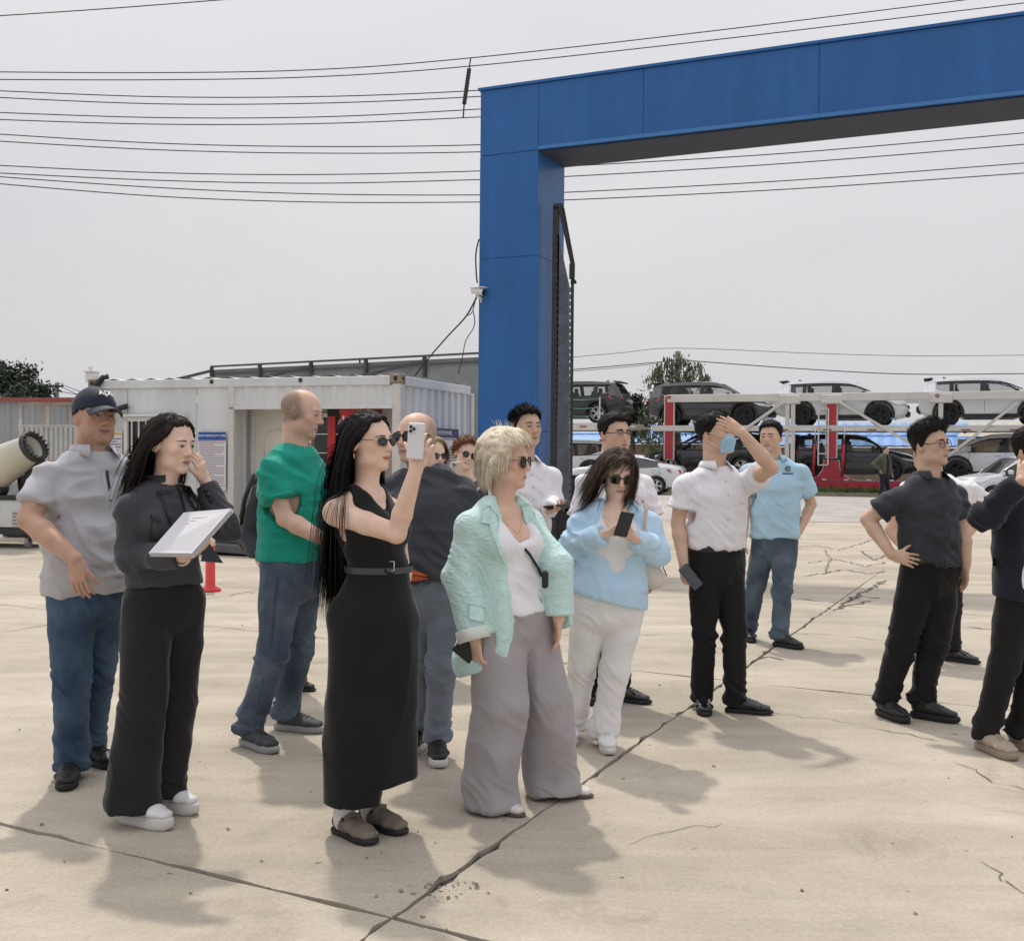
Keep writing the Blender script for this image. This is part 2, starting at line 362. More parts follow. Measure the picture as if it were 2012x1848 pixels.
# ================================================================== GATE
M_BLUE = mat('blue_panel', (0.022, 0.128, 0.385), 0.40, var=0.16, vscale=1.8, bump=0.10, bscale=2.5, bdist=0.05, spec=0.4, stretch=(1.6, 1.6, 0.22))
M_SEAM = mat('panel_seam', (0.016, 0.075, 0.22), 0.7)
M_BLUELT = mat('blue_edge_trim', (0.05, 0.20, 0.50), 0.4)
GA = at(941.5, 500, 17.5); GA.z = 0                         # front left foot of the column
gate = empty('entrance_gate', GA, R(-24.5), 'tall blue metal clad gate frame with one column and a long overhead beam', 'gate')
GW, GT, GZ0, GZ1, GLEN = 0.974, 1.07, 6.13, 7.13, 15.2
def panels(parent, x0, x1, z0, z1, y0, y1, cuts, axis, name):
 """box of cladding panels split with open 6 mm joints"""
 core = MB().box(((x0 + x1) / 2, (y0 + y1) / 2, (z0 + z1) / 2), (x1 - x0 - 0.03, y1 - y0 - 0.03, z1 - z0 - 0.03))
 core.build(name + '_core', M_SEAM, parent)
 lo, hi = (x0, x1) if axis == 'x' else (z0, z1)
 cs = [lo] + cuts + [hi]
 for a, b_ in zip(cs[:-1], cs[1:]):
  g = 0.003
  if axis == 'x': MB().box(((a + b_) / 2, (y0 + y1) / 2, (z0 + z1) / 2), (b_ - a - g, y1 - y0, z1 - z0), bev=0.006).build('panel', M_BLUE, parent)
  else: MB().box(((x0 + x1) / 2, (y0 + y1) / 2, (a + b_) / 2), (x1 - x0, y1 - y0, b_ - a - g), bev=0.006).build('panel', M_BLUE, parent)
col_l = empty('column'); col_l.parent = gate
panels(col_l, 0, GW, 0, GZ0 - 0.002, 0, GT, [1.9, 4.55], 'z', 'column')
beam = empty('beam'); beam.parent = gate
panels(beam, 0, GLEN, GZ0 + 0.002, GZ1, 0, GT, [GW + 0.0, 2.62, 5.1, 7.7, 10.4, 13.1], 'x', 'beam')
MB().box((GLEN / 2, GT / 2, GZ1 + 0.022), (GLEN + 0.06, GT + 0.06, 0.04)).build('coping', M_BLUE, beam)
MB().box((GW + (GLEN - 2 * GW) / 2, -0.012, GZ0 + 0.03), (GLEN - 2 * GW, 0.02, 0.05)).build('lip', M_BLUELT, beam)
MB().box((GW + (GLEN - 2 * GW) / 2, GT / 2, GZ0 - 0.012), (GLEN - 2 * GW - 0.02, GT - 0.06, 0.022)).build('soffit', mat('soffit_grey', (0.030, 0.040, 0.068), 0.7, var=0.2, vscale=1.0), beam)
col_r = empty('column'); col_r.parent = gate
panels(col_r, GLEN - GW, GLEN, 0, GZ0 - 0.002, 0, GT, [1.9, 4.55], 'z', 'column')
M_LEAF = mat('boom_dark_steel', (0.035, 0.036, 0.038), 0.55, metal=0.2, var=0.3, vscale=3)
M_SLAT = mat('boom_slat_steel', (0.13, 0.145, 0.18), 0.35, metal=0.6, var=0.3, vscale=5)
M_BLACK = mat('black_plastic', (0.012, 0.012, 0.013), 0.45)
BY = 17.3
bq = at(1108, 1000, BY)
boom = empty('barrier_gate', (bq.x, BY, 0), 0, 'dark barrier boom with diagonal slats raised upright beside the blue column', 'barrier')
bl = lambda px, py, dy=0.0: at(px, py, BY) - boom.location + Vector((0, dy, 0))
cx0, cx1, czt = bl(1079, 1000).x, bl(1132, 1000).x, bl(1110, 937).z
MB().box(((cx0 + cx1) / 2, 0.24, czt / 2), (cx1 - cx0, 0.36, czt), bev=0.02).build('cabinet', M_LEAF, boom)
MB().box(((cx0 + cx1) / 2, 0.24, czt + 0.015), (cx1 - cx0 + 0.04, 0.40, 0.03)).build('cabinet_lid', M_LEAF, boom)
MB().box(((cx0 + cx1) / 2, 0.052, czt * 0.45), (cx1 - cx0 - 0.08, 0.012, czt * 0.7)).build('cabinet_door', M_BLACK, boom)
MB().bar(bl(1093, 404), bl(1086, 1060), 0.10, 0.07, hint=(0, 1, 0)).build('boom_beam', M_LEAF, boom)
MB().bar(bl(1125, 540), bl(1121, 1030), 0.045, 0.05, hint=(0, 1, 0)).build('hanging_beam', M_LEAF, boom)
MB().bar(bl(1099, 405, -0.05), bl(1124, 520, -0.05), 0.05, 0.05, hint=(0, 1, 0)).build('end_link', M_LEAF, boom)
MB().bar(bl(1106, 408, 0.06), bl(1127, 520, 0.06), 0.05, 0.05, hint=(0, 1, 0)).build('end_link', M_LEAF, boom)
MB().box(bl(1097, 405), (0.14, 0.16, 0.05)).build('end_cap', M_LEAF, boom)
MB().box(bl(1124, 533), (0.08, 0.14, 0.22)).build('link_joint', M_LEAF, boom)
MB().lathe(bl(1127, 548) + Vector((0.0, 0, -0.05)), (0, 0, 1), [(0, -0.02), (0.05, -0.02), (0.045, 0.02), (0.015, 0.05), (0.015, 0.12)], 10).build('rest_foot', M_BLACK, boom)
for k in range(36):
 ya = 462 + k * 13.4
 q0, q1 = bl(1097.5 - ya * 0.004, ya, -0.02), bl(1119 - ya * 0.001, ya + 108, -0.02)
 if ya + 108 > 1000: q1 = q0.lerp(q1, max(0.15, (1000 - ya) / 108))
 sl = MB().bar(q0, q1, 0.026, 0.03, hint=(0, 1, 0)).build('slat', M_SLAT, boom)
 MB().box(q1, (0.05, 0.035, 0.07)).build('slat_end', M_SLAT, sl)
M_WHITE = mat('white_plastic', (0.75, 0.75, 0.74), 0.4, var=0.06, vscale=20)
M_CABLE = mat('cable_black', (0.015, 0.015, 0.016), 0.6)
cp = at(938, 572, 17.42)
cctv = empty('security_camera', cp, 0, 'white bullet security camera on the left edge of the blue column', 'camera')
ax = Vector((0.85, -0.45, -0.22)).normalized()
MB().lathe(ax * -0.09, ax, [(0.0, 0), (0.05, 0.0), (0.052, 0.02), (0.052, 0.19), (0.047, 0.2)], 20).build('barrel', M_WHITE, cctv)
MB().box(ax * 0.02 + Vector((0, 0, 0.055)), (0.12, 0.26, 0.012), frame(ax)[0].to_track_quat('X', 'Z').to_matrix()).build('sun_shield', M_WHITE, cctv)
MB().lathe(ax * 0.10, ax, [(0.0, 0.012), (0.042, 0.012), (0.046, 0.0)], 20).build('lens', M_BLACK, cctv)
MB().tube([(0, 0, -0.05), (0.03, 0.02, -0.10), (0.07, 0.06, -0.12)], 0.017).build('bracket', M_WHITE, cctv)
MB().box((0.075, 0.075, -0.12), (0.07, 0.03, 0.10), bev=0.008).build('wall_plate', M_WHITE, cctv)
def wire(name, pts, r, label, group=None, m=M_CABLE, cat='cable', n=5):
 P = [Vector(p) for p in pts]; out = []
 for i in range(len(P) - 1):
  p0, p1, p2, p3 = P[max(i - 1, 0)], P[i], P[i + 1], P[min(i + 2, len(P) - 1)]
  for k in range(8):
   t = k / 8
   out.append(0.5 * ((2 * p1) + (p2 - p0) * t + (2 * p0 - 5 * p1 + 4 * p2 - p3) * t * t + (3 * p1 - p0 - 3 * p2 + p3) * t ** 3))
 out.append(P[-1])
 o = MB().tube(out, r, n).build(name, m)
 return tag(o, label, cat, group)
wire('cable', [at(x, y, 17.4) for x, y in ((941, 470), (935, 500), (936, 540), (938, 556))], 0.012, 'short black cable looping down to the security camera from above')
wire('cable', [at(x, y, Y) for x, y, Y in ((936, 585, 17.4), (915, 622, 18), (880, 660, 19), (845, 700, 20.5), (815, 738, 22))], 0.014, 'black cable slanting from the security camera down to the container roof')
wire('cable', [at(x, y, Y) for x, y, Y in ((936, 580, 17.4), (928, 612, 17.6), (918, 620, 17.8))], 0.008, 'thin short cable hanging just under the security camera')
wire('cable', [at(x, y, Y) for x, y, Y in ((930, 612, 17.5), (932, 640, 17.6), (915, 670, 19), (908, 705, 20.5), (900, 735, 22))], 0.008, 'thin black cable hanging down beside the blue column towards the grey fence')
# ================================================================== CONTAINER OFFICE
M_CONT = mat('container_white', (0.66, 0.675, 0.685), 0.5, var=0.14, vscale=1.6, bump=0.06, bscale=5, bdist=0.03, stretch=(1, 1, 0.3))
M_CONT2 = mat('container_cream_frame', (0.62, 0.60, 0.56), 0.5, var=0.15, vscale=3)
M_RUST = mat('rusty_edge', (0.42, 0.36, 0.29), 0.8, var=0.6, vscale=4, var2=(0.16, 0.07, 0.03))
M_GLASS = mat('dark_window_glass', (0.025, 0.027, 0.028), 0.12, spec=0.6)
M_STEELDK = mat('dark_steel', (0.05, 0.05, 0.052), 0.6, metal=0.3, var=0.3)
M_CREAM = mat('cream_door', (0.70, 0.67, 0.62), 0.5, var=0.10, vscale=2)
CR = at(787, 737, 17.1)
CTOP = CR.z; CZ0 = 0.13
cont = empty('container_office', (CR.x, CR.y, 0), R(-20), 'white corrugated container office with open porch, standing left of the blue gate', 'container')
CLEN, CDEP = 5.8, 3.0
def corr(mb, a, b_, z0, z1, n, depth, out):
 """corrugated sheet between plan points a and b_"""
 a, b_ = Vector(a), Vector(b_); d = (b_ - a); L = d.length; d.normalize(); o = Vector(out)
 pts = []; p = L / n
 for k in range(n):
  for f, q in ((0.0, 0), (0.30, 0), (0.42, depth), (0.88, depth)): pts.append((k * p + f * p, q))
 pts.append((L, 0))
 P = []
 for s_, q in pts: c = a + d * s_ - o * q; P += [(c.x, c.y, z0), (c.x, c.y, z1)]
 mb.add(P, [(2 * i, 2 * i + 2, 2 * i + 3, 2 * i + 1) for i in range(len(pts) - 1)])
 return mb
H1 = CTOP - 0.14
PX0, PX1 = -0.14, -3.02
OPZ = 1.52 + (0.0)
opz = at(1306.5 * .6017, 1333 * .6017, 17.15).z              # head of the opening
def part(name, mb, m): return mb.build(name, m, cont)
part('corner_post', MB().box((-0.07, 0.07, (CZ0 + CTOP) / 2 - 0.06), (0.14, 0.14, CTOP - CZ0 - 0.12), bev=0.01), M_CONT2)
part('corner_post', MB().box((-CLEN + 0.07, 0.07, (CZ0 + CTOP) / 2 - 0.06), (0.14, 0.14, CTOP - CZ0 - 0.12), bev=0.01), M_CONT2)
part('corner_post', MB().box((-0.07, CDEP - 0.07, (CZ0 + CTOP) / 2 - 0.06), (0.14, 0.14, CTOP - CZ0 - 0.12), bev=0.01), M_CONT2)
for x in (-0.08, -CLEN + 0.08):
 cc = part('corner_casting', MB().box((x, 0.08, CTOP - 0.045), (0.178, 0.178, 0.15), bev=0.012), M_RUST)
 for (p, dirv) in (((x, -0.012, CTOP - 0.04), (0, 1, 0)), ((x + 0.092, 0.08, CTOP - 0.04), (-1, 0, 0))):
  MB().lathe(p, dirv, [(0.0, -0.001), (0.036, -0.001), (0.036, 0.02)], 14).build('hole', M_BLACK, cc)
part('top_rail', MB().box((-CLEN / 2, 0.05, CTOP - 0.07), (CLEN - 0.36, 0.10, 0.14), bev=0.008), M_CONT)
part('top_rail', MB().box((-0.05, CDEP / 2, CTOP - 0.07), (0.10, CDEP - 0.36, 0.14), bev=0.008), M_CONT)
part('bottom_rail', MB().box((-CLEN / 2, 0.05, CZ0 + 0.08), (CLEN - 0.30, 0.10, 0.16), bev=0.008), M_RUST)
part('bottom_rail', MB().box((-0.05, CDEP / 2, CZ0 + 0.08), (0.10, CDEP - 0.30, 0.16), bev=0.008), M_CONT2)
part('side_wall', corr(MB(), (-0.03, 0.15), (-0.03, CDEP - 0.15), CZ0 + 0.16, H1, 10, 0.045, (1, 0)), M_CONT)
part('lintel', corr(MB(), (PX1, 0.02), (PX0, 0.02), opz + 0.06, H1, 11, 0.018, (0, -1)), M_CONT)
part('lintel_edge', MB().box(((PX0 + PX1) / 2, 0.05, opz + 0.03), (PX0 - PX1, 0.10, 0.06)), M_CONT)
part('porch_ceiling', MB().box(((PX0 + PX1) / 2, 0.36, opz + 0.09), (PX0 - PX1, 0.52, 0.04)), M_CREAM)
part('porch_floor', MB().box(((PX0 + PX1) / 2, 0.38, CZ0 + 0.12), (PX0 - PX1, 0.56, 0.06)), M_STEELDK)
part('porch_wall', corr(MB(), (PX1, 0.62), (PX0, 0.62), CZ0 + 0.16, opz + 0.06, 12, 0.03, (0, -1)), M_CREAM)
part('porch_wall', corr(MB(), (PX1 + 0.01, 0.10), (PX1 + 0.01, 0.62), CZ0 + 0.16, opz + 0.06, 3, 0.03, (1, 0)), M_CONT)
part('porch_post', MB().box((PX1 + 0.03, 0.055, (CZ0 + 0.16 + H1) / 2), (0.11, 0.11, H1 - CZ0 - 0.16), bev=0.008), M_CONT2)
for (xa, xb) in ((-CLEN + 0.14, -5.02), (-5.01, -3.66), (-3.65, PX1 - 0.03)):
 part('wall_panel', corr(MB(), (xa, 0.03), (xb, 0.03), CZ0 + 0.16, H1, max(2, int((xb - xa) / 0.34)), 0.012, (0, -1)), M_CONT)
wx0, wx1, wz0, wz1 = -4.98, -3.9, 1.05, 2.08
win = part('window', MB().box(((wx0 + wx1) / 2, 0.0, (wz0 + wz1) / 2), (wx1 - wx0, 0.05, wz1 - wz0)), M_GLASS)
for a, b_ in (((wx0, wz0), (wx1, wz0)), ((wx0, wz1), (wx1, wz1)), ((wx0, wz0), (wx0, wz1)), ((wx1, wz0), (wx1, wz1))):
 MB().bar((a[0], -0.035, a[1]), (b_[0], -0.035, b_[1]), 0.07, 0.07).build('frame', M_CREAM, win)
MB().box(((wx0 + wx1) / 2, -0.06, wz1 + 0.06), (wx1 - wx0 + 0.2, 0.12, 0.04)).build('hood', M_CONT, win)
for k in range(7): MB().bar((wx0 + 0.12 + k * 0.14, -0.06, wz0), (wx0 + 0.12 + k * 0.14, -0.06, wz1), 0.018).build('bar', M_WHITE, win)
MB().bar((wx0, -0.075, wz0 + 0.45), (wx1, -0.075, wz0 + 0.45), 0.02).build('bar', M_WHITE, win)
dx0 = PX1 + 0.13
door = part('door', MB().box((dx0 + 0.42, 0.570, 1.20), (0.84, 0.05, 1.98), bev=0.006), M_CREAM)
for a, b_ in (((dx0 - 0.02, 0.2), (dx0 - 0.02, 2.22)), ((dx0 + 0.86, 0.2), (dx0 + 0.86, 2.22)), ((dx0 - 0.02, 2.22), (dx0 + 0.86, 2.22))):
 MB().bar((a[0], 0.540, a[1]), (b_[0], 0.540, b_[1]), 0.06, 0.06).build('frame', M_CREAM, door)
arch = [(dx0 + 0.18, 0.535, 1.35)] + [(dx0 + 0.42 - 0.24 * math.cos(t), 0.535, 1.72 + 0.2 * math.sin(t)) for t in np.linspace(0, math.pi, 12)] + [(dx0 + 0.66, 0.535, 1.35)]
MB().tube(arch + [arch[0]], 0.014, 6).build('moulding', M_CREAM, door)
MB().tube([(dx0 + 0.18, 1.115, 0.4), (dx0 + 0.18, 0.535, 1.15), (dx0 + 0.66, 0.535, 1.15), (dx0 + 0.66, 1.115, 0.4), (dx0 + 0.18, 1.115, 0.4)], 0.014, 6).build('moulding', M_CREAM, door)
MB().box((dx0 + 0.09, 0.532, 1.12), (0.05, 0.02, 0.34), bev=0.005).build('handle_plate', mat('brushed_steel', (0.45, 0.44, 0.42), 0.35, metal=0.8), door)
MB().tube([(dx0 + 0.09, 0.520, 1.2), (dx0 + 0.09, 0.470, 1.2), (dx0 + 0.2, 0.470, 1.2)], 0.011).build('handle', MATS['brushed_steel'], door)
MB().lathe((dx0 + 0.42, 0.535, 1.62), (0, -1, 0), [(0, 0.012), (0.018, 0.012), (0.02, 0)], 10).build('peephole', M_BLACK, door)
px0, px1 = dx0 + 0.98, dx0 + 1.58
w2 = part('window', MB().box(((px0 + px1) / 2, 0.560, 1.55), (px1 - px0, 0.05, 1.2)), M_GLASS)
for a, b_ in (((px0, 0.95), (px1, 0.95)), ((px0, 2.15), (px1, 2.15)), ((px0, 0.95), (px0, 2.15)), ((px1, 0.95), (px1, 2.15))):
 MB().bar((a[0], 0.530, a[1]), (b_[0], 0.530, b_[1]), 0.06, 0.06).build('frame', M_CREAM, w2)
for k in range(5): MB().bar((px0 + 0.1 + k * 0.1, 1.06, 0.95), (px0 + 0.1 + k * 0.1, 0.480, 2.15), 0.014).build('bar', M_WHITE, w2)
for z in (1.25, 1.55, 1.85): MB().bar((px0, 0.465, z), (px1, 0.465, z), 0.014).build('bar', M_WHITE, w2)
mb = MB(); n = 60; P = []
for k in range(n + 1):
 x = -0.1 - k * (CLEN - 0.2) / n; z = CTOP - 0.005 + 0.035 * (0.5 + 0.5 * math.cos(k * 2 * math.pi / 4.0))
 P += [(x, 0.06, z), (x, CDEP - 0.06, z + 0.02)]
mb.add(P, [(2 * i, 2 * i + 2, 2 * i + 3, 2 * i + 1) for i in range(n)], True)
part('roof', mb, mat('roof_white', (0.72, 0.72, 0.72), 0.4, var=0.08))
part('roof_infill', MB().box((-CLEN / 2, CDEP / 2, CTOP - 0.03), (CLEN - 0.22, CDEP - 0.22, 0.03)), M_CONT)
part('back_wall', MB().box((-CLEN / 2, CDEP - 0.03, (CZ0 + CTOP) / 2), (CLEN - 0.3, 0.04, CTOP - CZ0 - 0.15)), M_CONT)
part('end_wall', MB().box((-CLEN + 0.03, CDEP / 2, (CZ0 + CTOP) / 2), (0.04, CDEP - 0.32, CTOP - CZ0 - 0.15)), M_CONT)
for k, x in enumerate((-3.35, -1.72)): part('lashing_lug', MB().box((x, -0.008, CTOP - 0.05), (0.05, 0.03, 0.06)), M_STEELDK)
part('pipe_sleeve', MB().tube([(-4.98, -0.02, 2.30), (-5.1, -0.07, 2.26), (-5.35, -0.1, 2.15), (-5.5, -0.1, 2.1)], 0.045), M_BLACK)
part('pipe_sleeve', MB().tube([(-5.62, -0.05, 2.45), (-5.58, -0.06, 2.65), (-5.48, -0.02, 2.78), (-5.44, 0.05, 2.80)], 0.05), M_BLACK)
M_RED = mat('signal_red', (0.50, 0.03, 0.03), 0.45, var=0.15, vscale=3)
cwp = lambda x, y, z: cont.matrix_world @ Vector((x, y, z))
bpy.context.view_layer.update()
fc = empty('fire_cabinet', cwp(-0.86, 0.36, CZ0 + 0.15), R(-20), 'red fire cabinet standing in the container porch behind the bald man', 'cabinet')
MB().box((0, 0, 1.0), (0.52, 0.36, 2.0), bev=0.01).build('case', M_RED, fc)
MB().box((0.0, -0.185, 1.02), (0.46, 0.012, 1.9)).build('door', M_RED, fc)
MB().box((-0.19, -0.196, 1.1), (0.03, 0.012, 1.5)).build('stripe', M_WHITE, fc)
fc2 = empty('tool_board', cwp(-1.33, 0.50, CZ0 + 0.15), R(-20), 'black and red board of hanging tools inside the container porch', 'tool board')
MB().box((0, 0, 1.25), (0.36, 0.05, 1.7)).build('board', M_BLACK, fc2)
MB().box((-0.09, -0.04, 1.45), (0.14, 0.03, 0.8)).build('red_panel', M_RED, fc2)
for k in range(3): MB().tube([(0.05 + 0.03 * k, -0.04, 1.95), (0.1, -0.05, 1.85 - 0.05 * k), (0.02 + 0.04 * k, -0.04, 1.72)], 0.012).build('hook', M_WHITE, fc2)
stp = empty('door_step', cwp(-2.65, -0.62, 0), R(-20), 'low dark slab step lying before the container porch', 'step')
MB().box((0, 0, 0.08), (1.5, 0.8, 0.12), Euler((R(-4), R(2), 0)).to_matrix(), bev=0.01).build('plate', mat('step_grey', (0.10, 0.10, 0.10), 0.8, var=0.3, vscale=4), stp)
MB().box((0.1, 0.3, 0.17), (0.8, 0.3, 0.07), bev=0.01).build('block', MATS['step_grey'], stp)
M_PAPER = mat('poster_white', (0.68, 0.68, 0.72), 0.6)
M_PBLUE = mat('poster_blue', (0.02, 0.085, 0.34), 0.5)
M_PNAVY = mat('poster_navy', (0.012, 0.02, 0.12), 0.5)
M_PTXT = mat('poster_text', (0.30, 0.20, 0.24), 0.6)
M_PDARK = mat('poster_dark_text', (0.10, 0.10, 0.13), 0.6)
M_PYEL = mat('poster_yellow', (0.75, 0.50, 0.02), 0.5)
def text_rows(parent, x0, x1, z0, z1, y, rows, m, seed):
 rg = random.Random(seed); h = (z1 - z0) / rows
 for k in range(rows):
  mb = MB(); z = z1 - (k + .5) * h; x = x0 + (0.02 if rg.random() < .3 else 0); end = x1 - (rg.random() * (x1 - x0) * 0.5 if rg.random() < .3 else 0)
  while x < end:
   w_ = min(rg.uniform(0.012, 0.03), end - x)
   mb.box((x + w_ / 2, y, z), (w_, 0.001, h * 0.42)); x += w_ + 0.006
  mb.build('text_line', m, parent)
def poster(loc, rz, w, h, label):
 p = empty('poster', loc, rz, label, 'poster')
 MB().box((0, 0, 0), (w, 0.012, h)).build('sheet', M_PAPER, p)
 return p
pc = cwp(-3.33, -0.012, 1.40)
p1 = poster(pc, R(-20), 0.52, 0.94, 'white rules poster with blue header on the container wall left of the porch')
MB().box((0, -0.0075, 0.405), (0.52, 0.003, 0.13)).build('header', M_PBLUE, p1)
lettering('header_text', '建设施工现场安全生产九条禁律', 0.036, M_WHITE, p1, plane_M((0, -0.011, 0.41), (1, 0, 0), (0, 0, 1)), bold=0.0006)
MB().box((-0.09, -0.0075, 0.325), (0.34, 0.003, 0.008)).build('rule', M_PNAVY, p1)
MB().box((0.17, -0.0075, 0.325), (0.17, 0.003, 0.008)).build('rule', M_RED, p1)
text_rows(p1, -0.24, 0.23, -0.36, 0.31, -0.0075, 22, M_PTXT, 5)
MB().box((0, -0.0075, -0.385), (0.50, 0.003, 0.008)).build('rule', M_PNAVY, p1)
lettering('footer_text', '中国二十二冶集团有限公司', 0.022, M_PDARK, p1, plane_M((0.06, -0.009, -0.425), (1, 0, 0), (0, 0, 1)))
p2 = poster(cwp(-5.30, -0.012, 1.42), R(-20), 0.42, 0.95, 'pale notice sheet with yellow heading behind the man in the cap')
lettering('header_text', '安全管理规定', 0.062, M_PYEL, p2, plane_M((0.02, -0.009, 0.42), (1, 0, 0), (0, 0, 1)), bold=0.0015)
text_rows(p2, -0.18, 0.19, -0.42, 0.36, -0.0075, 17, M_PDARK, 8)
for k in range(4): MB().box((-0.11, -0.0085, 0.30 - 0.17 * k), (0.10, 0.002, 0.012)).build('mark', M_RED, p2)
p3 = poster(cwp(0.0, 1.62, 1.42), R(70), 1.30, 1.10, 'large safety risk map board with navy header on the container side wall')
MB().box((0, -0.0075, 0.475), (1.30, 0.003, 0.15)).build('header', M_PNAVY, p3)
lettering('header_text', '企业安全风险四色分布图', 0.078, M_WHITE, p3, plane_M((-0.08, -0.011, 0.475), (1, 0, 0), (0, 0, 1)), bold=0.001)
MB().box((0, -0.0075, 0.375), (1.28, 0.003, 0.012)).build('rule', M_PNAVY, p3)
mb = MB(); mb.prism([(-0.12, -0.007, 0.28), (0.02, -0.007, 0.27), (0.05, -0.007, 0.12), (-0.02, -0.007, 0.0), (-0.14, -0.007, 0.06)], (0, -0.003, 0)); mb.build('yellow_area', mat('map_yellow', (0.62, 0.60, 0.03), 0.5), p3)
mb = MB(); mb.prism([(-0.5, -0.007, 0.25), (-0.2, -0.007, 0.28), (-0.22, -0.007, -0.1), (-0.5, -0.007, -0.05)], (0, -0.003, 0)); mb.build('blue_area', mat('map_blue', (0.12, 0.28, 0.55), 0.5), p3)
text_rows(p3, 0.24, 0.56, 0.0, 0.27, -0.0075, 6, M_PDARK, 3)
for k, c in enumerate(((0.5, 0.02, 0.03), (0.62, 0.22, 0.05), (0.65, 0.58, 0.05), (0.03, 0.15, 0.5))):
 MB().box((0.30, -0.0075, -0.18 - 0.075 * k), (0.07, 0.003, 0.075)).build('colour_key', mat('key_colour_%d' % k, c, 0.5), p3)
 MB().box((0.45, -0.0075, -0.18 - 0.075 * k), (0.14, 0.003, 0.016)).build('text_line', M_PDARK, p3)
ch = empty('vent_box', at(181, 752, 19.4), R(-20), 'small white vent stub standing at the left end of the container roof', 'vent')
ch.location.z = CTOP
MB().box((0, 0, 0.08), (0.16, 0.16, 0.16)).build('box', M_WHITE, ch)
MB().box((0, 0, 0.175), (0.20, 0.20, 0.02)).build('lid', M_WHITE, ch)
MB().lathe((-0.03, 0, 0.185), (0, 0, 1), [(0.03, 0), (0.03, 0.06), (0.045, 0.06), (0.045, 0.08), (0.0, 0.08)], 12).build('pipe', M_WHITE, ch)
# ================================================================== GREY SHEET FENCE BEHIND THE CONTAINER
M_SHEET = mat('grey_sheet', (0.30, 0.305, 0.305), 0.8, var=0.28, vscale=1.4, bump=0.1, bscale=3)
fa, fb = at(418, 722, 25.5), at(960, 709, 21.5)
fdir = (fb - fa); fdir.z = 0; FL = fdir.length
fence = empty('sheet_fence', (fa.x, fa.y, ground_z(fa.y)), math.atan2(fdir.y, fdir.x), 'weathered grey sheet fence on a steel frame behind the container', 'fence')
FH = fa.z - ground_z(fa.y)
nb = 5
M_FPOST = mat('fence_post_grey', (0.11, 0.11, 0.11), 0.7, metal=0.2, var=0.3)
for k in range(nb):
 MB().box(((k + .5) * FL / nb, 0.02, FH / 2 + 0.2), (FL / nb - 0.02, 0.012, FH - 0.5)).build('sheet', M_SHEET, fence)
for k in range(nb + 1):
 MB().box((k * FL / nb, -0.03, FH / 2), (0.06, 0.07, FH)).build('post', M_FPOST, fence)
MB().box((FL / 2, -0.035, FH + 0.02), (FL, 0.08, 0.035)).build('rail', M_FPOST, fence)
MB().box((FL / 2, -0.028, FH - 0.14), (FL, 0.03, 0.025)).build('rail', M_FPOST, fence)
for k in range(0, nb + 1, 2):
 MB().bar((k * FL / nb, -0.06, FH - 0.08), (k * FL / nb - 2.2, -1.6, FH - 0.78), 0.06).build('brace', M_FPOST, fence)
wire('antenna', [at(707, 716, 23.6), at(707, 704, 23.6)], 0.02, 'short thin rod sticking up from the grey sheet fence', cat='rod')
# ================================================================== LEFT: SHED, RACK, FOG CANNONS
M_SHED = mat('shed_grey_sheet', (0.33, 0.355, 0.38), 0.6, var=0.12, vscale=1.2)
sa = at(185, 787, 25.0)
shed = empty('sheet_shed', (sa.x, sa.y, ground_z(25)), R(-8), 'grey corrugated metal shed at the far left behind the fog cannons', 'shed')
SH = sa.z - ground_z(25)
shed_w = corr(MB(), (-9, 0), (1.2, 0), 0, SH, 34, 0.03, (0, -1)).build('wall', M_SHED, shed)
MB().box((-3.9, 1.8, SH + 0.03), (10.4, 3.8, 0.07)).build('roof', M_STEELDK, shed)
MB().box((1.22, 1.8, SH / 2), (0.05, 3.6, SH)).build('wall', M_SHED, shed)
ra = at(36, 1000, 21.0); ra.z = ground_z(21)
M_BARR = mat('barrier_white', (0.60, 0.60, 0.58), 0.5, var=0.2, vscale=6)
rk = empty('barrier_rack', ra, R(-4), 'open steel rack with red roof edge holding red and white barrier bars', 'rack')
RW, RT = (at(165, 1000, 21) - at(36, 1000, 21)).x, at(60, 792, 21).z - ground_z(21)
for x in (0.05, RW * 0.47, RW - 0.05):
 for y in (0, 0.8): MB().box((x, y, RT / 2), (0.06, 0.06, RT)).build('post', M_BARR, rk)
for z in (RT, RT - 0.42, RT - 0.5, 0.3):
 MB().bar((0, 0, z), (RW, 0, z), 0.05).build('rail', M_BARR, rk); MB().bar((0, 0.8, z), (RW, 0.8, z), 0.05).build('rail', M_BARR, rk)
MB().box((RW / 2 - 0.05, 0.3, RT + 0.06), (RW + 0.4, 1.2, 0.06)).build('roof', mat('faded_red_roof', (0.35, 0.08, 0.07), 0.6, var=0.2), rk)
for k in range(12):
 x = 0.1 + k * (RW - 0.2) / 11; zt = RT - 0.55
 b1 = MB().box((x, -0.05, zt - 0.2), (0.045, 0.03, 0.62)).build('barrier_bar', M_BARR, rk)
 MB().box((x, -0.05, zt - 0.86), (0.045, 0.03, 0.70)).build('red_band', M_RED, b1)
 MB().box((x, -0.05, zt - 1.45), (0.045, 0.03, 0.48)).build('white_band', M_BARR, b1)
ca = on_ground(50, 1077)
M_CARTW = mat('cart_white', (0.60, 0.62, 0.62), 0.5, var=0.12, vscale=2.5)
M_CANW = mat('cannon_cream', (0.68, 0.66, 0.56), 0.4, var=0.08, vscale=2)
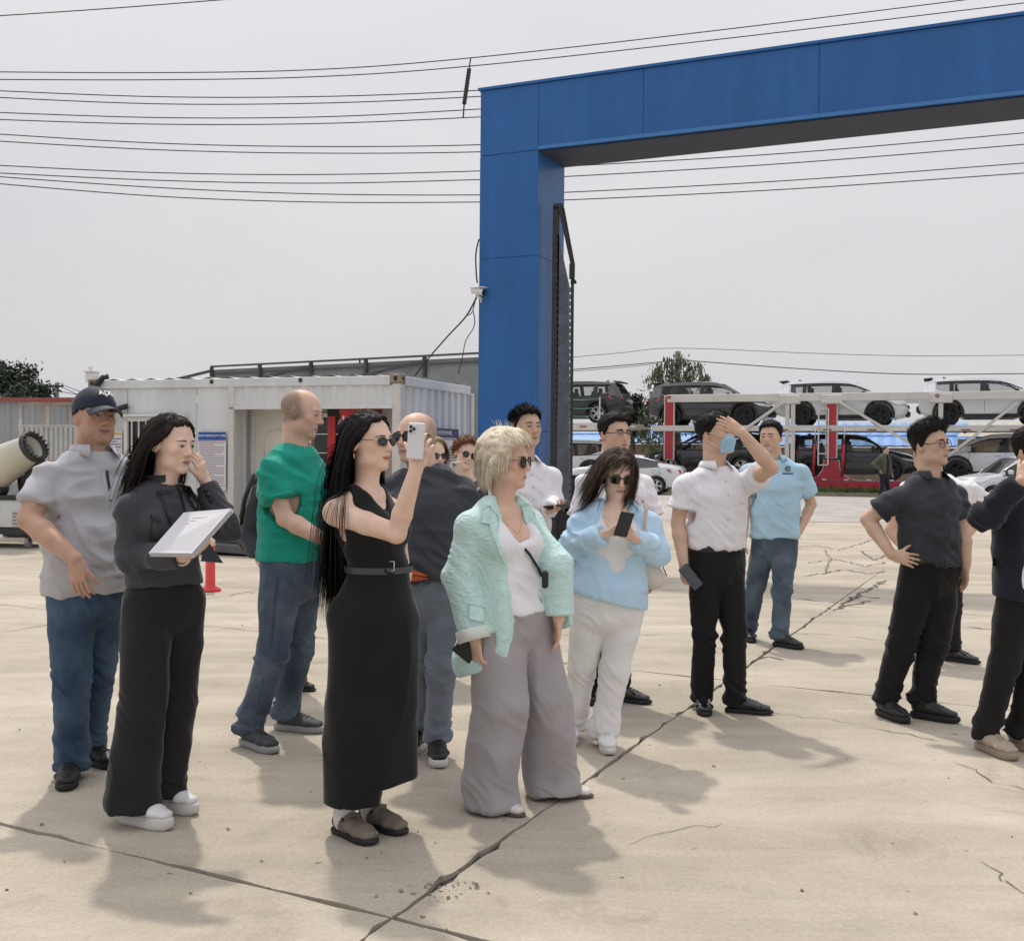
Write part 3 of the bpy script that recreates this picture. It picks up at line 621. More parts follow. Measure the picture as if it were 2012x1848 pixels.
def cannon_barrel(parent, p0, axis, length, r0, r1, name='barrel'):
 axis = Vector(axis).normalized()
 b_ = MB().lathe(p0, axis, [(r0 * 0.7, 0), (r0, 0.03), (r0, length * 0.35), (r1, length), (r1 + 0.02, length + 0.005), (r1 + 0.02, length + 0.05), (r1 - 0.015, length + 0.05), (r1 - 0.02, length - 0.1), (0.02, length - 0.25)], 36).build(name, M_CANW, parent)
 rim = MB().lathe(Vector(p0) + axis * (length + 0.05), axis, [(r1 + 0.035, -0.05), (r1 + 0.035, 0.03), (r1 - 0.02, 0.03), (r1 - 0.03, -0.02)], 36).build('nozzle_ring', M_STEELDK, b_)
 u, v, n_ = frame(axis)
 for k in range(18):
  a = 2 * math.pi * k / 18; c = Vector(p0) + axis * (length + 0.07) + (u * math.cos(a) + v * math.sin(a)) * r1
  MB().cyl(c, c + axis * 0.06, 0.022, 6).build('nozzle', M_STEELDK, b_)
 MB().lathe(Vector(p0) + axis * (length - 0.12), axis, [(0, 0.0), (r1 - 0.03, 0.0)], 36).build('throat', mat('throat_grey', (0.22, 0.22, 0.22), 0.7), b_)
 return b_
cart = empty('fog_cannon', (ca.x, ca.y, 0), R(-8), 'white fog cannon with tilted barrel on a wheeled generator cart at the left edge', 'fog cannon')
bt = at(0, 980, 18).z; bb = at(0, 1037, 18).z
CWD = 2.4
MB().box((-CWD / 2 + 0.15, 0.5, (bt + bb) / 2), (CWD, 1.0, bt - bb - 0.02), bev=0.015).build('generator_case', M_CARTW, cart)
MB().box((-CWD / 2 + 0.15, 0.5, bt + 0.03), (CWD + 0.06, 1.06, 0.06)).build('deck', M_STEELDK, cart)
MB().box((-CWD / 2 + 0.15, 0.5, bb - 0.05), (CWD + 0.04, 1.04, 0.09)).build('chassis', M_STEELDK, cart)
for cxp in (-0.12, -0.55, -1.1):
 for k in range(6): MB().box((cxp, -0.008, bt - 0.22 - 0.055 * k), (0.20, 0.012, 0.022)).build('vent_slot', mat('vent_grey_brown', (0.25, 0.22, 0.20), 0.7), cart)  # raised strips in one flat grey-brown mark the slots
for x in (0.0, -CWD + 0.35):
 for y in (0.08, 0.92):
  MB().box((x, y, bb - 0.13), (0.07, 0.07, 0.16)).build('leg', M_STEELDK, cart)
  w_ = MB().lathe((x - 0.025, y, 0.085), (1, 0, 0), [(0.0, 0), (0.08, 0.0), (0.085, 0.01), (0.085, 0.04), (0.08, 0.05), (0, 0.05)], 20).build('caster', mat('caster_grey', (0.25, 0.25, 0.25), 0.5), cart)
  MB().bar((x, y, 0.08), (x, y, bb - 0.2), 0.05).build('fork', M_STEELDK, w_)
bm0, bm1 = at(-60, 950, 18.3), at(62, 880, 17.9)
axis = (bm1 - bm0)
p0 = bm0 - cart.location; p0 = Matrix.Rotation(R(8), 3, 'Z') @ p0; axl = Matrix.Rotation(R(8), 3, 'Z') @ axis
cannon_barrel(cart, p0, axl, axis.length * 1.0, 0.36, 0.22)
MB().bar((-0.35, 0.5, bt + 0.05), (-0.4, 0.45, bt + 0.55), 0.08).build('yoke', M_STEELDK, cart)
MB().tube([(-0.2, 0.2, bt + 0.08), (-0.15, 0.25, bt + 0.4), (0.15, 0.3, bt + 0.55)], 0.02).build('hose', M_STEELDK, cart)
MB().lathe((-0.75, 0.15, bt + 0.18), (1, 0, 0), [(0, 0), (0.12, 0), (0.13, 0.05), (0.13, 0.3), (0, 0.32)], 16).build('pump', M_STEELDK, cart)
MB().box((-0.08, 0.45, bt + 0.35), (0.10, 0.10, 0.7)).build('stand', M_STEELDK, cart)
c2 = empty('fog_cannon', (at(75, 950, 20).x, 20.0, ground_z(20)), 0, 'second smaller fog cannon behind the cart, its dark round mouth facing the camera', 'fog cannon')
z2 = at(40, 935, 20).z - ground_z(20)
cannon_barrel(c2, (-0.75, 0.5, z2 + 0.0), (0.8, -0.45, 0.02), 0.8, 0.16, 0.25)
MB().box((-0.4, 0.3, z2 / 2 - 0.15), (0.5, 0.5, z2 - 0.32)).build('stand', M_STEELDK, c2)
ba = on_ground(413, 1161)
bol = empty('bollard', ba, 0, 'short red plastic bollard on the concrete beside the dark jacket woman', 'bollard')
M_BOL = mat('bollard_red', (0.60, 0.035, 0.03), 0.4, var=0.08)
MB().lathe((0, 0, 0), (0, 0, 1), [(0.0, 0.002), (0.12, 0.002), (0.12, 0.02), (0.07, 0.05), (0.055, 0.06), (0.05, 0.5), (0.0, 0.5)], 20).build('post', M_BOL, bol)
MB().lathe((0, 0, 0.5), (0, 0, 1), [(0.0, 0.001), (0.051, 0.001), (0.05, 0.10), (0.0, 0.10)], 20).build('band', mat('reflective_band', (0.72, 0.62, 0.42), 0.4), bol)
MB().lathe((0, 0, 0.602), (0, 0, 1), [(0.05, 0), (0.048, 0.1), (0.03, 0.12), (0, 0.12)], 20).build('cap', M_BOL, bol)
# ================================================================== OVERHEAD LINES AND POLES
M_WIRE = mat('line_wire', (0.03, 0.03, 0.035), 0.6)
WD = 62.0
lines = [
 ([(-60, 141), (300, 143), (620, 137), (925, 114), (1400, 61), (1960, -8)], 'uppermost of the paired power lines crossing the whole sky'),
 ([(-60, 156), (300, 157), (620, 151), (925, 130), (1400, 79), (2080, -2)], 'second power line from the top, just under the uppermost one'),
 ([(-60, 176), (300, 190), (620, 190), (900, 180), (1070, 166), (1300, 142)], 'power line that disappears behind the top corner of the blue gate'),
 ([(-60, 189), (300, 204), (620, 203), (900, 192), (1070, 180)], 'power line just under the one touching the gate corner'),
 ([(-60, 219), (300, 231), (620, 230), (900, 217), (1070, 205)], 'fifth power line from the top at the left edge of the photo'),
 ([(-60, 233), (300, 244), (620, 243), (900, 232), (1070, 222)], 'sixth power line from the top at the left edge of the photo'),
 ([(-60, 260), (300, 281), (620, 288), (960, 284), (1300, 266)], 'seventh power line from the top at the left edge of the photo'),
 ([(-60, 274), (300, 294), (620, 301), (960, 298), (1300, 282)], 'eighth power line from the top at the left edge of the photo'),
 ([(-60, 322), (300, 339), (620, 343), (940, 336), (1110, 327), (1560, 300), (2070, 256)], 'ninth power line from the top, the upper one seen under the gate beam'),
 ([(-60, 337), (300, 354), (620, 360), (940, 353), (1110, 347), (1560, 320), (2070, 279)], 'tenth power line from the top, second one seen under the gate beam'),
 ([(-60, 343), (300, 368), (620, 381), (940, 383), (1110, 378), (1560, 354), (2070, 316)], 'eleventh power line from the top, third one seen under the gate beam'),
 ([(-60, 356), (300, 385), (620, 397), (940, 397), (1110, 393), (1560, 371), (2070, 336)], 'lowest long power line, fourth one seen under the gate beam'),
 ([(-60, 35), (200, 18), (460, -2)], 'lone power line in the top left corner of the sky'),
]
for pts, lab in lines: wire('power_line', [at(x, y, WD) for x, y in pts], 0.03, lab, 'power lines across the sky', M_WIRE, 'power line')
ins = empty('insulator_string', at(925, 113, WD - 0.1), 0, 'dark insulator rod hanging between two power lines left of the gate', 'insulator')
q = [at(x, y, WD - 0.1) - ins.location for x, y in ((925, 113), (922, 135), (912, 205), (910, 232))]
MB().tube([q[0], q[1]], 0.04, 6).build('link', M_WIRE, ins); MB().tube([q[2], q[3]], 0.045, 6).build('link', M_WIRE, ins)
mb = MB(); n = 26; seq = [q[1].lerp(q[2], k / n) for k in range(n + 1)]
mb.tube(seq, [0.13 if k % 2 else 0.10 for k in range(n + 1)], 8).build('sheds', M_WIRE, ins)
M_POLE = mat('concrete_pole', (0.20, 0.195, 0.185), 0.8, var=0.15)
def pole(px, py_top, Y, label, arms, r=0.16):
 t = at(px, py_top, Y); o = empty('utility_pole', (t.x, t.y, ground_z(Y)), 0, label, 'pole')
 h = t.z - ground_z(Y)
 MB().tube([(0, 0, 0), (0, 0, h)], [r * 1.3, r], 10).build('post', M_POLE, o)
 for a in arms: MB().bar((-a, -0.1, h - 0.25), (a, -0.1, h - 0.25), 0.12).build('crossarm', M_STEELDK, o); MB().bar((-a * 0.6, -0.1, h - 0.25), (0, -0.1, h - 1.2), 0.07).build('strut', M_STEELDK, o)
 for a in arms:
  for sx in (-1, 0, 1): MB().cyl((sx * a * 0.92, -0.1, h - 0.2), (sx * a * 0.92, -0.1, h + 0.05), 0.05, 8).build('insulator', M_WHITE, o)
 return o
pole(112, 751, 70, 'distant utility pole with crossarm beyond the shed left of the cap', [0.42], 0.12)
pole(1332, 690, 52, 'grey utility pole standing in the tree behind the transporter', [], 0.13)
wire('power_line', [at(x, y, 52) for x, y in ((1100, 704), (1220, 693), (1332, 684), (1600, 694), (1800, 699), (2070, 697))], 0.013, 'thin upper line running through the top of the right hand pole', 'lines by the right hand pole', M_WIRE, 'power line')
wire('power_line', [at(x, y, 52.3) for x, y in ((1100, 728), (1220, 718), (1332, 708), (1360, 709), (1600, 726), (1800, 735), (2070, 733))], 0.022, 'thicker lower line running past the right hand pole over the cars', 'lines by the right hand pole', M_WIRE, 'power line')
wire('power_line', [at(x, y, 52.6) for x, y in ((1100, 731), (1220, 722), (1300, 713))], 0.013, 'short line beside the thicker one left of the right hand pole', 'lines by the right hand pole', M_WIRE, 'power line')
for k, (a, b_, w_) in enumerate((((112, 752), (210, 785), 'uppermost wire running right from'), ((112, 756), (215, 800), 'steepest wire running right from'), ((118, 752), (40, 770), 'wire running left towards the dark tree from'), ((112, 768), (215, 782), 'lowest and flattest wire running right from'))):
 wire('power_line', [at(*a, 70), at((a[0] + b_[0]) / 2, (a[1] + b_[1]) / 2 + 1.5, 68), at(*b_, 66)], 0.02, w_ + ' the distant utility pole', 'wires of the distant pole', M_WIRE, 'power line', n=4)
# ================================================================== TREES
def leaf_mat(name, c, c2):
 m = mat(name, c, 0.6, var=0.3, vscale=0.9, var2=c2); return m
def tree(px, py_base, Y, h, crown, label, m, seed, leaf, n, trunk_r=0.16, droop=0.0, cat='tree'):
 """tapered trunk with limbs; crown = leaf clumps in lobes [(dx, dz, rx, rz)], many small leaf faces"""
 rg = np.random.default_rng(seed); b_ = at(px, py_base, Y)
 o = empty('tree', (b_.x, Y, ground_z(Y)), 0, label, cat)
 mb = MB(); mb.tube([(0, 0, 0), (0.05, 0, h * 0.35), (-0.05, 0.1, h * 0.7), (0, 0, h * 0.92)], [trunk_r, trunk_r * 0.8, trunk_r * 0.45, 0.03], 8)
 for (dx, dz, rx, rz) in crown:
  z0 = max(h * 0.25, dz - rz * 1.2); mb.tube([(0, 0, z0), (dx * 0.5, rg.normal(0, .2), (z0 + dz) / 2 + .1), (dx * 0.9, rg.normal(0, .3), dz)], [trunk_r * 0.4, trunk_r * 0.25, 0.02], 6)
 mb.build('trunk', mat('bark', (0.09, 0.075, 0.06), 0.9, var=0.3), o)
 C = [];
 wts = np.array([rx * rx * rz for (_, _, rx, rz) in crown]); wts = wts / wts.sum()
 for (dx, dz, rx, rz), w_ in zip(crown, wts):
  nc = max(6, int(n * w_ / 45))
  d = rg.normal(size=(nc, 3)); d /= np.linalg.norm(d, axis=1)[:, None]; d *= rg.uniform(0.35, 1.0, nc)[:, None] ** 0.5
  cl = d * np.array([rx, rx * 0.9, rz]) + np.array([dx, 0, dz])
  k = 45
  pts = np.repeat(cl, k, 0) + rg.normal(size=(nc * k, 3)) * np.array([1, 1, 0.75]) * (0.26 * (rx + rz) / 2) * rg.uniform(0.5, 1.1, (nc * k, 1))
  if droop: pts[:, 2] -= droop * np.abs(rg.normal(size=len(pts)))
  C.append(pts)
 C = np.concatenate(C); N_ = len(C)
 a = rg.normal(size=(N_, 3)); a /= np.linalg.norm(a, axis=1)[:, None]; u = np.cross(a, rg.normal(size=(N_, 3))); u /= np.linalg.norm(u, axis=1)[:, None]
 if droop: a = a * 0.5 + np.array([0, 0, -0.8])
 L = leaf * rg.uniform(0.6, 1.3, (N_, 1));
 V = np.concatenate([C - a * L, C + u * L * 0.45, C + a * L, C - u * L * 0.45]); i = np.arange(N_)
 link('crown', np_mesh('crown', V, np.stack([i, i + N_, i + 2 * N_, i + 3 * N_], 1), False), m, o)
 return o
LM1 = leaf_mat('dark_poplar_leaf', (0.030, 0.052, 0.030), (0.016, 0.030, 0.018))
LM2 = leaf_mat('willow_leaf', (0.15, 0.18, 0.10), (0.08, 0.105, 0.055))
LM3 = leaf_mat('dark_fir_leaf', (0.030, 0.055, 0.03), (0.018, 0.032, 0.018))
tree(10, 900, 62, 6.2, [(-0.7, 4.6, 1.5, 1.7), (0.9, 4.9, 1.1, 1.2), (-1.8, 5.0, 1.2, 1.2), (1.7, 4.0, 0.8, 1.0)], 'dark leafy tree rising over the shed at the far left edge', LM1, 11, 0.13, 9000)
tree(70, 900, 60, 5.2, [(0.0, 4.2, 0.7, 0.9), (0.55, 3.7, 0.6, 0.6), (-0.6, 4.0, 0.8, 1.0)], 'smaller dark tree beside the distant utility pole', LM1, 12, 0.12, 4500)
tree(1330, 900, 50, 6.0, [(-0.95, 4.5, 0.5, 1.2), (0.1, 5.1, 0.55, 0.8), (0.95, 4.9, 0.5, 0.7), (-0.6, 5.3, 0.4, 0.5), (-0.95, 2.6, 0.6, 1.3), (0.2, 3.6, 0.8, 1.1)], 'grey green willow behind the dark grey car, its branches drooping', LM2, 13, 0.10, 5200, droop=0.25)
tree(1242, 900, 52, 4.4, [(0, 3.6, 0.45, 0.8), (0.15, 2.9, 0.6, 0.7)], 'small dark bushy tree behind the black car of the left transporter', LM3, 14, 0.10, 3500)
# ================================================================== BLUE ROOFED BUILDING BEHIND THE TRANSPORTERS
M_BROOF = mat('blue_tile_roof', (0.16, 0.33, 0.66), 0.5, var=0.10, vscale=0.8)
M_BRICK = mat('brown_brick_wall', (0.22, 0.17, 0.125), 0.85, var=0.2, vscale=2)
def low_house(pxa, pxb, py_ridge, py_eave, py_wall, Y, label, m):
 a, b_ = at(pxa, py_eave, Y), at(pxb, py_eave, Y - 4.0)
 d = b_ - a; d.z = 0; L = d.length; o = empty('low_building', (a.x, a.y, ground_z(Y)), math.atan2(d.y, d.x), label, 'building')
 ze = a.z - ground_z(Y); zr = ze + (at(pxa, py_ridge, Y + 3).z - a.z)
 MB().box((L / 2, 2.6, (ze - 0.1) / 2), (L, 4.8, ze - 0.1)).build('wall', M_BRICK, o)
 mb = MB(); n_ = int(L / 0.55); P = []
 for k in range(n_ * 2 + 1):
  x = k * L / (n_ * 2); q_ = 0.03 if k % 2 else 0.0
  P += [(x, 0, ze + q_), (x, 2.8, zr + q_), (x, 5.6, ze + q_)]
 mb.add(P, [f for i in range(n_ * 2) for f in ((3 * i, 3 * i + 3, 3 * i + 4, 3 * i + 1), (3 * i + 1, 3 * i + 4, 3 * i + 5, 3 * i + 2))])
 mb.build('roof', m, o)
 for k in range(2, 4): MB().bar((0, 2.8 * k / 5 - 0.02, ze + (zr - ze) * k / 5 + 0.05), (L, 2.8 * k / 5 - 0.02, ze + (zr - ze) * k / 5 + 0.05), 0.03, 0.05).build('tile_course', m, o)
 return o
low_house(1050, 1400, 834, 868, 880, 58, 'long low building with blue tiled roof between the two transporters', M_BROOF)
low_house(1430, 1990, 832, 874, 890, 56, 'long low blue roofed building seen through the right transporter', M_BROOF)
low_house(1880, 2250, 832, 858, 890, 51, 'low building with pale cream sheet roof behind the right end of the transporter', mat('cream_sheet_roof', (0.45, 0.42, 0.35), 0.6, var=0.12))
# ================================================================== VEHICLES
def interp(tab, x):
 xs = [t[0] for t in tab]; return float(np.interp(x, xs, [t[1] for t in tab]))
def paint(name, c, metal=0.0, rough=0.28): return mat(name, c, rough, metal, coat=0.8, spec=0.5, var=0.05, vscale=0.8)
P_GREY, P_WHITE, P_BLK = paint('car_paint_grey', (0.055, 0.052, 0.055), 0.3), paint('car_paint_white', (0.66, 0.68, 0.71)), paint('car_paint_black', (0.010, 0.011, 0.013))
M_TRIM = mat('black_trim', (0.018, 0.018, 0.019), 0.55)
M_TYRE = mat('tyre_rubber', (0.014, 0.014, 0.015), 0.8, bump=0.2, bscale=60)
M_RIMB = mat('rim_black', (0.02, 0.02, 0.021), 0.3, metal=0.5)
M_RIMS = mat('rim_silver', (0.55, 0.55, 0.56), 0.25, metal=0.9)
M_TAIL = mat('tail_light', (0.42, 0.015, 0.012), 0.15, coat=1.0)
M_HEAD = mat('head_light', (0.5, 0.52, 0.55), 0.12, coat=1.0)
M_SEATS = mat('car_interior', (0.03, 0.03, 0.032), 0.8)
def tinted():
 m = bpy.data.materials.new('car_glass'); n, l, b = nodes_of(m)
 b.inputs['Base Color'].default_value = (0.05, 0.065, 0.06, 1); b.inputs['Roughness'].default_value = 0.04; b.inputs['Alpha'].default_value = 0.30; b.inputs['Specular IOR Level'].default_value = 0.8
 return m
M_CARGLASS = tinted()
M_CARGLASSD = mat('car_glass_dark', (0.03, 0.033, 0.036), 0.08, spec=0.8)
SUV = dict(L0=-2.30, L1=2.31, wb=(-1.33, 1.36), r=0.385,
  roof=[(-2.30, 0.98), (-2.24, 1.10), (-2.12, 1.33), (-2.02, 1.52), (-1.95, 1.60), (-1.6, 1.645), (-0.9, 1.685), (-0.2, 1.69), (0.25, 1.665), (0.55, 1.585), (0.9, 1.37), (1.28, 1.10), (1.5, 1.07), (1.9, 1.00), (2.15, 0.91), (2.26, 0.78), (2.31, 0.62)],
  belt=[(-2.30, 0.97), (-2.2, 1.06), (-1.9, 1.12), (-1.0, 1.06), (0, 1.03), (1.2, 1.03), (1.5, 1.0), (2.31, 0.60)],
  bot=[(-2.30, 0.48), (-2.1, 0.36), (-1.7, 0.27), (1.7, 0.25), (2.1, 0.30), (2.31, 0.40)],
  w1=[(-2.30, 0.72), (-2.2, 0.83), (-1.9, 0.90), (-0.5, 0.92), (1.5, 0.92), (2.0, 0.87), (2.2, 0.76), (2.31, 0.60)],
  w2=[(-2.30, 0.68), (-2.1, 0.66), (-1.9, 0.62), (-1.0, 0.62), (0.5, 0.60), (0.9, 0.66), (1.28, 0.74), (1.6, 0.76), (2.31, 0.5)],
  glassx=(-1.78, 1.02), ws=(0.52, 1.26), rw=(-2.20, -1.99), wins=[(-1.72, -1.30, 0.25), (-1.16, -0.28, 0.0), (-0.12, 0.92, 0.0)])
SEDAN = dict(L0=-2.28, L1=2.28, wb=(-1.35, 1.36), r=0.315,
  roof=[(-2.28, 0.88), (-2.2, 1.02), (-1.9, 1.08), (-1.62, 1.12), (-1.2, 1.28), (-0.7, 1.42), (-0.1, 1.46), (0.3, 1.43), (0.7, 1.25), (1.15, 0.99), (1.5, 0.95), (1.95, 0.86), (2.2, 0.72), (2.28, 0.58)],
  belt=[(-2.28, 0.87), (-1.7, 1.02), (-1.0, 0.96), (0, 0.93), (1.15, 0.92), (1.5, 0.9), (2.28, 0.56)],
  bot=[(-2.28, 0.40), (-2.0, 0.24), (1.8, 0.20), (2.28, 0.30)],
  w1=[(-2.28, 0.70), (-2.1, 0.84), (-1.6, 0.89), (1.5, 0.90), (2.0, 0.82), (2.28, 0.58)],
  w2=[(-2.28, 0.6), (-1.62, 0.68), (-1.0, 0.58), (0.3, 0.56), (0.7, 0.62), (1.15, 0.74), (2.28, 0.5)],
  glassx=(-1.45, 0.92), ws=(0.32, 1.12), rw=(-1.60, -0.85), wins=[(-1.40, -0.55, 0.0), (-0.42, 0.82, 0.0)])
VAN = dict(L0=-2.3, L1=2.2, wb=(-1.3, 1.4), r=0.32,
  roof=[(-2.3, 1.05), (-2.25, 1.5), (-2.1, 1.62), (-1.0, 1.66), (0.2, 1.64), (0.5, 1.58), (1.18, 1.06), (1.5, 1.02), (2.0, 0.95), (2.15, 0.8), (2.2, 0.6)],
  belt=[(-2.3, 1.0), (-1.0, 1.0), (1.18, 0.99), (1.5, 0.95), (2.2, 0.58)],
  bot=[(-2.3, 0.4), (-2.0, 0.25), (1.8, 0.22), (2.2, 0.3)],
  w1=[(-2.3, 0.76), (-2.1, 0.82), (1.5, 0.83), (2.0, 0.78), (2.2, 0.6)],
  w2=[(-2.3, 0.70), (0.3, 0.69), (0.5, 0.68), (1.18, 0.74), (2.2, 0.5)],
  glassx=(-2.1, 1.05), ws=(0.48, 1.16), rw=(-2.29, -2.2), wins=[(-2.0, -0.95, 0.0), (-0.82, -0.02, 0.0), (0.10, 0.98, 0.0)])
def sect(c, x):
 zb, zs, zr = interp(c['bot'], x), interp(c['belt'], x), interp(c['roof'], x)
 w1, w2 = interp(c['w1'], x), interp(c['w2'], x); zs = min(zs, zr - 0.02)
 cab = max(0.0, min(1.0, (zr - zs - 0.05) / 0.3)); w2 = w2 * cab + w1 * 0.86 * (1 - cab)
 zm = zb + (zs - zb) * 0.55
 return [(0, zb), (w1 * 0.80, zb), (w1 * 0.95, zb + 0.06), (w1 * 0.985, (zb + zm) / 2), (w1, zm), (w1 * 0.99, zm + (zs - zm) * 0.6), (w1 * 0.965, zs - 0.02), (w1 * 0.94, zs),
   (w2 + (w1 * 0.94 - w2) * 0.12, zs + (zr - zs) * (0.86 - 0.1 * cab)), (w2 * 0.93, zr - 0.018 - 0.02 * cab), (w2 * 0.5, zr - 0.004), (0, zr)]
GR0, GR1 = 7, 8                                            # greenhouse row of the section
def make_car(name, c, label, paint_m, rim_m, glass=None, glow=True):
 glass = glass or M_CARGLASS
 root = empty(name, (0, 0, 0), 0, label, 'car')
 xs = sorted(set([round(float(v), 3) for v in np.linspace(c['L0'], c['L1'], 44)] + [c['glassx'][0], c['glassx'][1], c['ws'][0], c['ws'][1], c['rw'][0], c['rw'][1]]))
 S = [sect(c, x) for x in xs]; m = len(S[0])
 V = [];
 for x, s_ in zip(xs, S): V += [(x, y, z) for y, z in s_] + [(x, -y, z) for y, z in s_]
 body, gl = [], {'windshield': [], 'rear_window': []}
 for i in range(len(xs) - 1):
  xm = (xs[i] + xs[i + 1]) / 2
  for side in (0, 1):
   o0, o1 = i * 2 * m + side * m, (i + 1) * 2 * m + side * m
   for k in range(m - 1):
    f = (o0 + k, o0 + k + 1, o1 + k + 1, o1 + k)
    if side: f = f[::-1]
    if k == GR0 and c['glassx'][0] <= xm <= c['glassx'][1]: continue
    if k >= GR1 + 1 and c['ws'][0] <= xm <= c['ws'][1]: gl['windshield'].append(f); continue
    if k >= GR1 + 1 and c['rw'][0] <= xm <= c['rw'][1]: gl['rear_window'].append(f); continue
    body.append(f)
 for e, rev in ((0, False), (len(xs) - 1, True)):
  o = e * 2 * m; f = [o + k for k in range(m)] + [o + m + k for k in range(m - 2, 0, -1)]
  body.append(tuple(f if not rev else f[::-1]))
 def piece(nm, faces, mt, sharp=35):
  mb = MB(); used = sorted({i for f in faces for i in f}); mp = {u: j for j, u in enumerate(used)}
  mb.add([V[u] for u in used], [tuple(mp[i] for i in f) for f in faces], True)
  ob = mb.build(nm, mt, root);
  try: ob.data.set_sharp_from_angle(angle=R(sharp))
  except Exception: pass
  return ob
 bo = piece('body', body, paint_m)
 cut = MB()
 for x in c['wb']:
  for sy in (-1, 1): cut.cyl((x, sy * 0.55, c['r'] + 0.02), (x, sy * 1.2, c['r'] + 0.02), c['r'] + 0.06, 28)
 co = cut.build('cutter', None)
 bmn = bo.modifiers.new('b', 'BOOLEAN'); bmn.object = co; bmn.operation = 'DIFFERENCE'; bmn.solver = 'FAST'
 dg = bpy.context.evaluated_depsgraph_get(); me2 = bpy.data.meshes.new_from_object(bo.evaluated_get(dg))
 bo.modifiers.clear(); bo.data = me2
 bpy.data.objects.remove(co)
 for nm in ('windshield', 'rear_window'):
  if gl[nm]: piece(nm, gl[nm], glass)
 def gpt(x, t, sy, out=0.0):
  s_ = sect(c, x); (y0, z0), (y1, z1) = s_[GR0], s_[GR1]
  return Vector((x, sy * (y0 + (y1 - y0) * t + out), z0 + (z1 - z0) * t))
 gx0, gx1 = c['glassx']
 for sy in (-1, 1):
  edges = []
  for k, (a, b_, cutb) in enumerate(c['wins']):
   mb = MB(); n_ = 6; P = []
   for q in range(n_ + 1):
    x = a + (b_ - a) * q / n_
    t0 = 0.04 + (cutb * (1 - q / n_)); t1 = 0.97
    P += [gpt(x, t0, sy), gpt(x, t1, sy)]
   mb.add(P, [(2 * q, 2 * q + 2, 2 * q + 3, 2 * q + 1) for q in range(n_)], True)
   mb.build('side_window', glass, root)
   if cutb:
    mb = MB(); mb.add([gpt(a, 0, sy, 0.003), gpt(a + (b_ - a) * 1.0, 0, sy, 0.003), gpt(a + (b_ - a), 0.04, sy, 0.003), gpt(a, 0.04 + cutb, sy, 0.003)], [(0, 1, 2, 3)]); mb.build('pillar_panel', paint_m, root)
  spans = [(gx0, c['wins'][0][0])] + [(c['wins'][k][1], c['wins'][k + 1][0]) for k in range(len(c['wins']) - 1)] + [(c['wins'][-1][1], gx1)]
  for k, (a, b_) in enumerate(spans):
   if b_ - a < 0.01: continue
   mb = MB(); mb.add([gpt(a, 0, sy, 0.004), gpt(b_, 0, sy, 0.004), gpt(b_, 1, sy, 0.004), gpt(a, 1, sy, 0.004)], [(0, 1, 2, 3)])
   mb.build('pillar', paint_m if k in (0, len(spans) - 1) else M_TRIM, root)
  for t in (0.015, 0.985):
   mb = MB(); q_ = [gpt(gx0 + (gx1 - gx0) * u / 8, t, sy, 0.004) for u in range(9)]; mb.tube(q_, 0.016, 5); mb.build('window_trim', M_TRIM, root)
 mb = MB()
 for x in (-0.75, 0.25):
  for y in (-0.36, 0.36):
   mb.box((x, y, 0.62), (0.5, 0.46, 0.2)); mb.box((x - 0.26, y, 0.95), (0.14, 0.46, 0.62), Matrix.Rotation(R(-12), 3, 'Y')); mb.box((x - 0.33, y, 1.33), (0.09, 0.26, 0.18))
 mb.box((0.95, 0, 0.85), (0.4, 1.3, 0.2)); mb.box((0.2, 0, 0.40), (3.2, 1.5, 0.1))
 mb.build('interior', M_SEATS, root)
 wm = None
 for x in c['wb']:
  for sy in (-1, 1):
   if wm is None:
    r = c['r']
    w = MB().lathe((0, 0, 0), (0, 1, 0), [(r * 0.66, -0.10), (r * 0.94, -0.11), (r, -0.085), (r, 0.085), (r * 0.94, 0.11), (r * 0.66, 0.10)], 36).build('wheel', M_TYRE, root)
    rim = MB().lathe((0, 0, 0), (0, 1, 0), [(0.0, -0.03), (r * 0.60, -0.03), (r * 0.67, -0.105), (r * 0.69, -0.105), (r * 0.69, 0.10)], 30)
    rim.build('rim_barrel', M_TRIM, w)
    sp = MB()
    for k in range(5):
     a = 2 * math.pi * k / 5
     for da in (-0.16, 0.16):
      sp.bar((0.04 * math.cos(a), -0.075, 0.04 * math.sin(a)), (r * 0.66 * math.cos(a + da), -0.10, r * 0.66 * math.sin(a + da)), 0.045, 0.03, hint=(0, 1, 0))
    sp.lathe((0, -0.06, 0), (0, -1, 0), [(r * 0.2, 0), (r * 0.18, 0.03), (0, 0.035)], 16)
    sp.lathe((0, -0.098, 0), (0, -1, 0), [(r * 0.64, 0), (r * 0.64, 0.012), (r * 0.69, 0.012), (r * 0.69, 0)], 30)
    sp.build('rim', rim_m, w)
    wm = w
    o = w
   else: o = copy_tree(wm, root)
   o.location = (x, sy * 0.80 * (interp(c['w1'], x) / 0.9), c['r']); o.rotation_euler = (0, 0, math.pi if sy > 0 else 0)
 trimm = M_TRIM if c is SUV else paint_m
